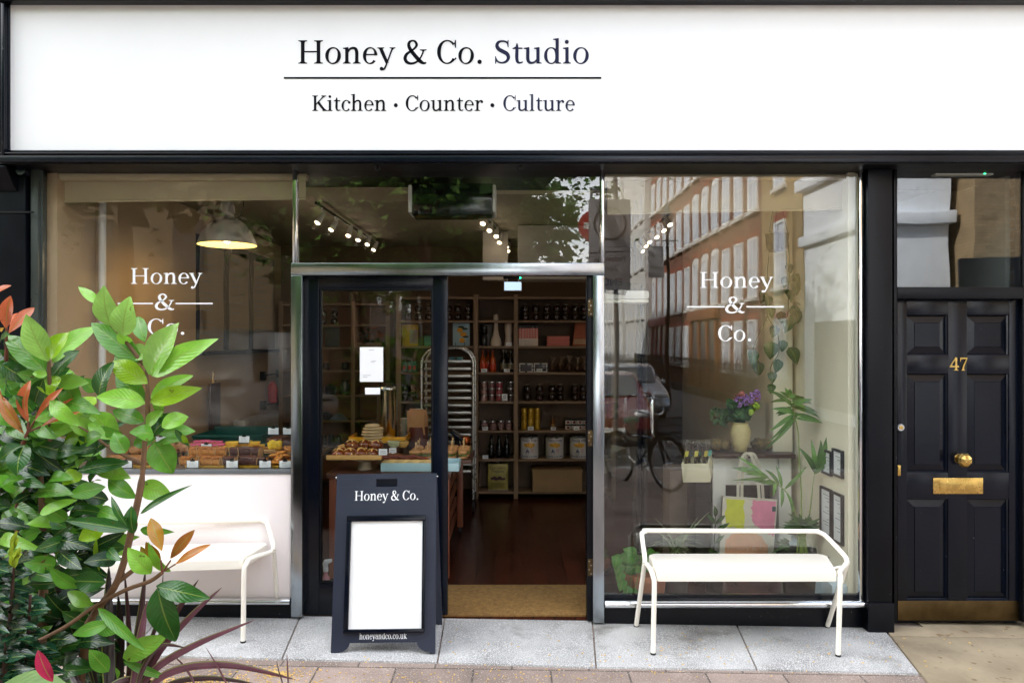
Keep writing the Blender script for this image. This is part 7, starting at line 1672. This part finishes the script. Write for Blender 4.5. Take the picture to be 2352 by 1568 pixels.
house_x('brick_house', 'red brown brick house with round headed windows above a wooden shopfront', -32.4, -27.22, 9, 13.8, redbrick, rw[1:], 3, True, M('brown_shopfront', C(136,84,46), .5))
house_x('brick_house', 'red brick house with square headed windows down to the railings', -37.6, -32.42, 9, 13.3, redbrick, rw, 3, False)
house_x('brick_house', 'last red brick house with round headed windows in the terrace', -43, -37.62, 9, 13.8, redbrick, rw[1:], 3, True, M('red_shopfront', C(120,40,40), .5))
house_x('stone_house', 'white stucco house beyond the brick terrace', -52, -43.02, 8.6, 15.5, stone, rw, 4, False, None, stone)
house_x('stone_house', 'tall white stone building closing the side street', -66, -52.02, 8.4, 18.5, stone, rw+[(12.8,1.8)], 6, True, None, stone)
# low white building and brown brick flank facing the shop
wb = thing('white_building', 'low white stucco building with stepped cornices', 'building', (10, -15, RZ))
MB().box(8.8, 10.6, -17.6, -13.2, RZ, 6.2).build('wall', bluewhite, wb)
MB().box(8.6, 10.8, -17.8, -12.9, 6.21, 6.6).build('cornice', bluewhite, wb, bevel=.05); MB().box(8.65, 10.7, -17.7, -13.0, 4.6, 4.9).build('string_course', bluewhite, wb, bevel=.04)
MB().box(8.75, 10.6, -13.28, -13.18, 2.4, 3.0).build('fascia', blackplain, wb); MB().box(8.78, 8.84, -16.8, -13.6, -.1, 2.3).build('shop_window', darkglass, wb)
bb = thing('brick_building', 'brown brick building with a blank flank wall', 'building', (20, -15, RZ))
sgb = thing('sign_box', 'dark sign box on legs in front of the pale rendered wall', 'sign', (10.9,-12,RZ)); MB().box(10.2,11.9,-12.2,-12.05,2.6,3.7).build('sign_body', blackplain, sgb, bevel=.05)
for x in (10.5,10.9,11.5): MB().box(x,x+.08,-12.16,-12.08,RZ,2.599).build('leg', blackplain, sgb)
if 1: pass
MB().box(10.82, 30, -22, -12.6, RZ, 14).build('wall', brownbrick, bb); MB().box(10.7, 30.1, -22.1, -12.45, 14.01, 14.4).build('parapet', bluewhite, bb, bevel=.04)
MB().box(12.4, 29, -12.62, -12.5, RZ, 3.7).build('rendered_base', stone, bb)
fh = thing('far_terrace', 'pale terrace on the opposite side of the side street', 'house', (-9, -45, RZ))
MB().box(-20, -7.5, -75, -34, RZ, 12).build('wall', M('grey_brick_far', C(130,116,100), .9, var=.2, vs=2), fh); MB().box(-20.1, -7.3, -75.1, -33.9, 12.01, 12.5).build('parapet', stone, fh)
q = MB()
for k in range(9):
    for z in (3.8,7.2): q.box(-7.51, -7.42, -37-4.2*k, -35.8-4.2*k, z, z+2)
for k in range(2):
    for j in range(3): q.box(-18+3.4*j, -16.8+3.4*j, -34.0, -33.9, 3.8+3.4*k, 5.8+3.4*k)
q.build('windows', white_p, fh)
mb_ = thing('sky_blocking_building', 'added brown brick block across the road, keeping bright sky out of the glass', 'building', (-25,-26,RZ))  # added building, blocks bright sky from the pastry window's reflection
MB().box(-48,-9.6,-34,-25,RZ,17).build('wall', brownbrick, mb_); MB().box(-48.1,-9.5,-34.1,-24.85,17.01,17.4).build('parapet', brownbrick, mb_)
q = MB()
for k in range(10):
    for j in range(4): q.box(-46+3.6*k,-44.8+3.6*k,-25.0,-24.93,1.+3.6*j,3.+3.6*j)
q.build('windows', darkglass, mb_)
# trees
tree_leaf = leafmat('street_tree_leaf', .5, .5)
def tree(label, x, y, h, rad, n, zc, seed):
    random.seed(seed); r = thing('street_tree', label, 'tree', (x,y,RZ)); t = MB(); top = Vector((x,y,zc))
    t.tube(cat_rom([(x,y,RZ),(x+.1,y,RZ+1.5),(x-.05,y+.1,zc*.6),(x,y,zc+rad*.4)], 4), [.24,.23,.22,.2,.19,.18,.17,.16,.15,.13,.11,.08,.04][:13], 9)
    lf_ = MB(); cl = []
    for k in range(26):
        d = Vector((random.gauss(0,1), random.gauss(0,1), random.gauss(0,.8))).normalized(); c_ = top+Vector((d.x*rad, d.y*rad, d.z*rad*.85))*random.uniform(.45,.95); cl.append(c_)
        if k < 12: t.tube([Vector((x,y,zc*.62+.3*(k%4))), top.lerp(c_,.5)+Vector((0,0,.2)), c_], [.09,.05,.02], 6)
    for k in range(n):
        c_ = random.choice(cl); p = c_+Vector((random.gauss(0,.55), random.gauss(0,.55), random.gauss(0,.45)))*rad*.46; a = random.uniform(0,6.28); s = random.uniform(.14,.27)
        d = Vector((math.cos(a), math.sin(a), random.uniform(-.8,.3))).normalized()
        lf_.leaf(p, p+d*s, s*.75, (random.uniform(-1,1), random.uniform(-1,1), 1), .1, .2, tint((.17,.32,.06),.45), 1, 2, 2)
    for k in range(n//4):
        d = Vector((random.gauss(0,1), random.gauss(0,1), random.gauss(0,.8))).normalized(); p = top+Vector((d.x*rad, d.y*rad, d.z*rad*.85))*random.uniform(.1,.92); a = random.uniform(0,6.28); dd = Vector((math.cos(a), math.sin(a), random.uniform(-.8,.3))).normalized(); s = random.uniform(.4,.75)
        lf_.leaf(p, p+dd*s, s*.8, (random.uniform(-1,1), random.uniform(-1,1), .6), .1, .2, tint((.12,.24,.045),.45), 1, 2, 2)
    t.build('trunk', bark, r); lf_.build('crown', tree_leaf, r); return r
tree('leafy plane tree seen in the glass over the doorway', -2.1, -13.5, 11, 3.9, 9000, 7.2, 3)
tree('leafy tree seen in the glass over the pastry window', -8.9, -12.5, 11, 3.9, 7500, 7.4, 5)
tree('bushy lower tree behind the plane tree', -.7, -19.5, 9, 3.2, 3600, 5.4, 9)
tree('dense tree far along the side street', -4.0, -26, 10, 4.2, 3600, 6.0, 12)
tree('small leafy street tree near the white van', -4.8, -16.5, 9, 2.8, 2600, 5.2, 17)
tree('wide leafy tree far to the side of the white van', -13.6, -11.5, 11, 4.2, 6500, 6.8, 23)
tree('leafy tree at the far kerb between the other two', -5.2, -20, 12, 4.2, 4200, 7.4, 29)
random.seed(21)
# sign post
sgp = thing('zone_sign', 'grey pedestrian zone ends sign board on a post, reflected in the glass', 'traffic sign', (2.0,-9.5,RZ))
MB().cyl((1.98,-9.45,RZ),(1.98,-9.45,4.9),.045,n=12).build('post', M('grey_post', (.10,.10,.10), .5), sgp)
sx0, sx1, sz0, sz1 = 1.45, 2.25, 2.75, 4.45
MB().box(sx0, sx1, -9.40, -9.37, sz0, sz1).build('sign_plate', M('sign_grey_white', (.30,.29,.30), .5, var=.1), sgp, bevel=.01)
ink = M('sign_black', (.03,.03,.035), .5)
for s__, zz, sz in (('Pedestrian', 3.27, .145), ('Zone', 3.10, .145), ('ENDS', 2.83, .20)):
    v, f = sans(s__, sz); MB().add([((sx0+sx1)/2-x, -9.3685-.0+z*.3, zz+y) for x,y,z in v], f).build('lettering', ink, sgp)
q = MB(); rc = [((sx0+sx1)/2+.3*math.cos(a*.1963), -9.366, 3.98+.3*math.sin(a*.1963)) for a in range(33)]; q.tube(rc, .012, 6, False)
for k in range(5): q.tube([(sx0+.12+.05*k,-9.366,4.42),(sx1-.28+.05*k,-9.366,3.52)], .006, 5)
q.box(sx0+.02, sx1-.02, -9.369, -9.366, 3.44, 3.452); q.build('symbol', ink, sgp)
ne = thing('no_entry_sign', 'round red no entry sign beside the zone sign', 'traffic sign', (1.5,-9.3,3.9))
MB().cyl((1.56,-9.46,3.95),(1.56,-9.435,3.95),.30,n=36).build('disc', M('sign_red', C(180,34,30), .45), ne); MB().box(1.36,1.76,-9.434,-9.43,3.89,4.01).build('bar', white_p, ne); MB().box(1.53,1.59,-9.5,-9.461,3.8,4.1).box(1.59,1.95,-9.5,-9.47,3.93,3.97).build('bracket', blackplain, ne)
ec = thing('cycles_plate', 'small except cycles plate on the lamp column', 'traffic sign', (5.1,-20,4))
lp = thing('street_lamp', 'black heritage street lamp column beside the terrace', 'street lamp', (5.2,-20,RZ))
MB().lathe([(.14,0),(.14,.5),(.08,.7),(.06,2.5),(.045,5.6),(.05,5.7)], (5.2,-20,RZ), 14).build('column', blackplain, lp); MB().lathe([(.06,5.7),(.20,6.25),(.24,6.3),(.1,6.55),(.02,6.8),(0,6.85)], (5.2,-20,RZ), 12).tube([(4.85,-20,RZ+5.5),(5.55,-20,RZ+5.5)], .02, 8).build('lantern', M('lantern_glass', (.05,.05,.06), .15), lp)
MB().box(4.55,5.05,-19.95,-19.92,3.9,4.9).build('plate', M('plate_grey', (.34,.34,.34), .5), ec); MB().box(5.05,5.19,-19.96,-19.93,4.3,4.36).build('bracket', blackplain, ec)
for s__, zz in (('Except', 4.55), ('cycles', 4.18)):
    v, f = sans(s__, .16); MB().add([(4.8-x,-19.918+z*.3,zz+y) for x,y,z in v], f).build('lettering', ink, ec)
lp2 = thing('street_lamp', 'modern street lamp with a flat head beyond the zone sign', 'street lamp', (2.7,-20.5,RZ))
MB().cyl((2.75,-21,RZ),(2.75,-21,7.0),.07,.05,12).build('column', M('lamp_grey', (.12,.13,.14), .5), lp2); MB().box(2.75,3.65,-21.15,-20.85,6.9,7.05).build('lamp_head', bpy.data.materials['lamp_grey'], lp2, bevel=.04)
# vehicles
def car(label, x, y, paint, L_=4.1, W_=1.75, H_=1.48, nm='car', van=False):
    r = thing(nm, label, 'van' if van else 'car', (x, y, RZ)); z = RZ
    # side profile in y,z (nose towards the shop)
    if van: prof = [(-L_/2,.35),(-L_/2,H_-.12),(-L_/2+.12,H_),(L_/2-1.25,H_),(L_/2-.95,H_-.15),(L_/2-.45,1.15),(L_/2-.02,.98),(L_/2,.4),(L_/2-.1,.3),(-L_/2+.1,.3)]
    else: prof = [(-L_/2,.45),(-L_/2+.02,.85),(-L_/2+.12,.95),(-L_/2+.42,1.32),(-L_/2+.75,H_-.03),(-L_/2+1.2,H_),(-.1,H_),(.35,H_-.08),(1.05,1.0),(L_/2-.35,.84),(L_/2-.04,.66),(L_/2,.42),(L_/2-.1,.26),(-L_/2+.1,.26)]
    n = len(prof); vs = []
    for sx, ins in ((-1,0),(-.86,1),(.86,1),(1,0)):
        for a, b in prof:
            tap = 1-.16*max(0,(b-.9)/.6) if not van else 1-.05*max(0,(b-1.2)/1.)
            vs.append((x+sx*W_/2*tap, y+a*(1 if ins else .985), z+b*(1 if ins else (.985 if b > .5 else 1.02))))
    fs = [(i*n+k, i*n+(k+1)%n, (i+1)*n+(k+1)%n, (i+1)*n+k) for i in range(3) for k in range(n)]+[tuple(range(n-1,-1,-1)), tuple(range(3*n,4*n))]
    MB().add(vs, fs).build('body', paint, r, bevel=.03, smooth=50)
    gq = MB()
    if van: gq.obox((x,y+L_/2-.68,z+1.58), (W_*.42,0,0),(0,.012,-.0),(0,-.23,.42)); gl = [(L_/2-1.9,L_/2-.9,1.2,H_-.45)]
    else: gq.obox((x,y+.72,z+1.22), (W_*.37,0,0),(0,.012,.012),(0,-.30,.19)); gq.obox((x,y-L_/2+.29,z+1.15),(W_*.36,0,0),(0,-.014,.01),(0,.12,.16)); gl = [(-1.35,-.25,1.0,H_-.12),(-.18,.62,1.0,H_-.14)]
    gq.build('windscreen', darkglass, r)
    for a, b, c, d in gl:
        for s_ in (-1,1):
            xs_ = x+s_*W_/2*(.945 if not van else .985); gq = MB(); gq.obox((xs_,y+(a+b)/2,z+(c+d)/2), (.012,0,0),(0,(b-a)/2,0),(-s_*.04*(0 if van else 1),0,(d-c)/2)); gq.build('side_window', darkglass, r)
    for ya in (-L_/2+.78, L_/2-.82):
        for s_ in (-1,1):
            w0 = MB().tube([(x+s_*(W_/2-.2),y+ya,z+.31),(x+s_*(W_/2+.012),y+ya,z+.31)], [.31,.31], 24).build('wheel', rubber, r, bevel=.03); MB().cyl((x+s_*(W_/2+.0125),y+ya,z+.31),(x+s_*(W_/2+.022),y+ya,z+.31),.2,.17,18).build('rim', steel, w0)
    for s_ in (-1,1):
        MB().blob((x+s_*W_*.36,y+L_/2-.1,z+.72),.18,.1,.09,0,1,12,8).build('headlight', M('lamp_lens_%s' % 'ab'[(s_+1)//2], (.6,.6,.62), .1) if 'lamp_lens_a' not in bpy.data.materials or 'lamp_lens_b' not in bpy.data.materials else bpy.data.materials['lamp_lens_a'], r); MB().blob((x+s_*(W_/2+.08),y+.62,z+1.02),.09,.06,.07,0,1,10,6).build('mirror', paint, r)
    MB().box(x-.26,x+.26,y+L_/2-.02,y+L_/2+.008,z+.36,z+.46).build('number_plate', white_p, r)
    return r
car('silver hatchback parked down the side street', 3.4, -17.2, M('silver_paint', (.42,.44,.47), .25, .6, coat=.6), H_=1.5)
car('dark red car parked nearer the shop', 2.0, -12.0, M('red_paint', (.11,.008,.010), .2, coat=.8), L_=3.8)
car('white van parked across the road', -6.9, -14.0, M('van_white', (.72,.74,.76), .3, coat=.5), 5.2, 2.0, 2.45, 'delivery_van', True).rotation_euler = (0,0,0)
# railings
rl = thing('railings', 'black iron railings in front of the brick terrace', 'railings', (7.6,-28,RZ)); q = MB()
for k in range(150): y = -18.5-.155*k; q.cyl((7.6,y,RZ),(7.6,y,.95),.013,n=5); q.cyl((7.6,y,.95),(7.6,y,1.06),.022,.002,5)
q.build('bars', blackplain, rl, smooth=0); MB().box(7.58,7.62,-42,-18.4,.76,.80).box(7.45,7.75,-42,-18.4,RZ,RZ+.3).build('rails', blackplain, rl)
# bicycle by the kerb
bi = thing('bicycle', 'black town bicycle with wire basket and wide handlebars, reflected in the glass', 'bicycle', (1.75,-5.0,0))
bx, byy = 0, 0; gb = gz(1.75,-5.)-.0
def wheel(y, nm='wheel'):
    w_ = MB(); R_ = .33; w_.tube([(0,y+R_*math.cos(a*.19635),R_+R_*math.sin(a*.19635)) for a in range(33)], .019, 8, False); o = w_.build(nm, rubber, bi, smooth=80)
    s_ = MB(); s_.tube([(0,y+(R_-.03)*math.cos(a*.19635),R_+(R_-.03)*math.sin(a*.19635)) for a in range(33)], .009, 6, False); s_.build('rim', steel, o)
    s_ = MB()
    for k in range(18): a = k*.349; s_.tube([((-1)**k*.02,y,R_),(0,y+(R_-.03)*math.cos(a),R_+(R_-.03)*math.sin(a))], .0016, 4)
    s_.cyl((-.05,y,R_),(.05,y,R_),.02,n=10); s_.build('spokes', steel, o)
    s_ = MB(); s_.tube([(0,y+(R_+.035)*math.cos(R(a)),R_+(R_+.035)*math.sin(R(a))) for a in range(20,190,10)], .02, 6); s_.build('mudguard', blackgloss, o)
bl0 = Vector(bi.location); bi.location = (0,0,0)
wheel(.52); wheel(-.52)
fm = MB(); tb_ = .016; S_, H2, BB, RW, FW = (0,-.18,.80),(0,.36,.86),(0,-.06,.29),(0,-.52,.33),(0,.52,.33)
for a, b in ((S_,BB),(H2,(0,.32,.62)),((0,.32,.66),BB),((0,.34,.78),(0,-.13,.56)),((.05,-.52,.33),BB),((-.05,-.52,.33),BB),((.05,-.52,.33),(0,-.15,.66)),((-.05,-.52,.33),(0,-.15,.66)),((0,.36,.66),(.05,.52,.33)),((0,.36,.66),(-.05,.52,.33))): fm.tube([a,b], tb_, 10)
fm.build('frame', blackgloss, bi)
MB().blob((0,-.2,.86),.09,.13,.045,.1,2,16,8,p=.8).build('saddle', M('green_saddle_cover', C(50,110,70), .5), bi)
MB().tube(cat_rom([(-.30,.12,.99),(-.22,.22,1.0),(-.12,.33,.955),(0,.37,.94),(.12,.33,.955),(.22,.22,1.0),(.30,.12,.99)],5), .012, 10).tube([(0,.365,.86),(0,.37,.945)], .013, 8).build('handlebar', chromev, bi)
q = MB()
for k in range(9):
    t = -.17+.34*k/8; q.tube([(t,.42,.90),(t*.85,.44,.64)], .0025, 4); q.tube([(t,.68,.90),(t*.85,.66,.64)], .0025, 4); q.tube([(t*.85,.44,.64),(t*.85,.66,.64)], .0025, 4)
for k in range(7): y = .42+.26*k/6; q.tube([(-.17,y,.90),(-.145,.44+.22*k/6,.64)], .0025, 4); q.tube([(.17,y,.90),(.145,.44+.22*k/6,.64)], .0025, 4)
for z, s_ in ((.9,1),(.81,.95),(.72,.9),(.64,.85)): q.tube([(-.17*s_,.42,z),(.17*s_,.42,z),(.17*s_,.68,z),(-.17*s_,.68,z),(-.17*s_,.42,z)], .004, 4)
q.build('basket', blackplain, bi)
MB().cyl((.03,-.06,.29),(.045,-.06,.29),.09,n=20).tube([(.05,-.06,.29),(.06,.08,.2),(.12,.08,.2)],.01,6).tube([(-.05,-.06,.29),(-.06,-.2,.38),(-.12,-.2,.38)],.01,6).build('chainset', steel, bi)
MB().blob((0,.6,.60),.04,.05,.04,0).build('front_lamp', white_p, bi)
bi.location = (1.72,-5.05,gz(1.72,-5.05)-.012); bi.rotation_euler = (R(4), 0, R(-28))
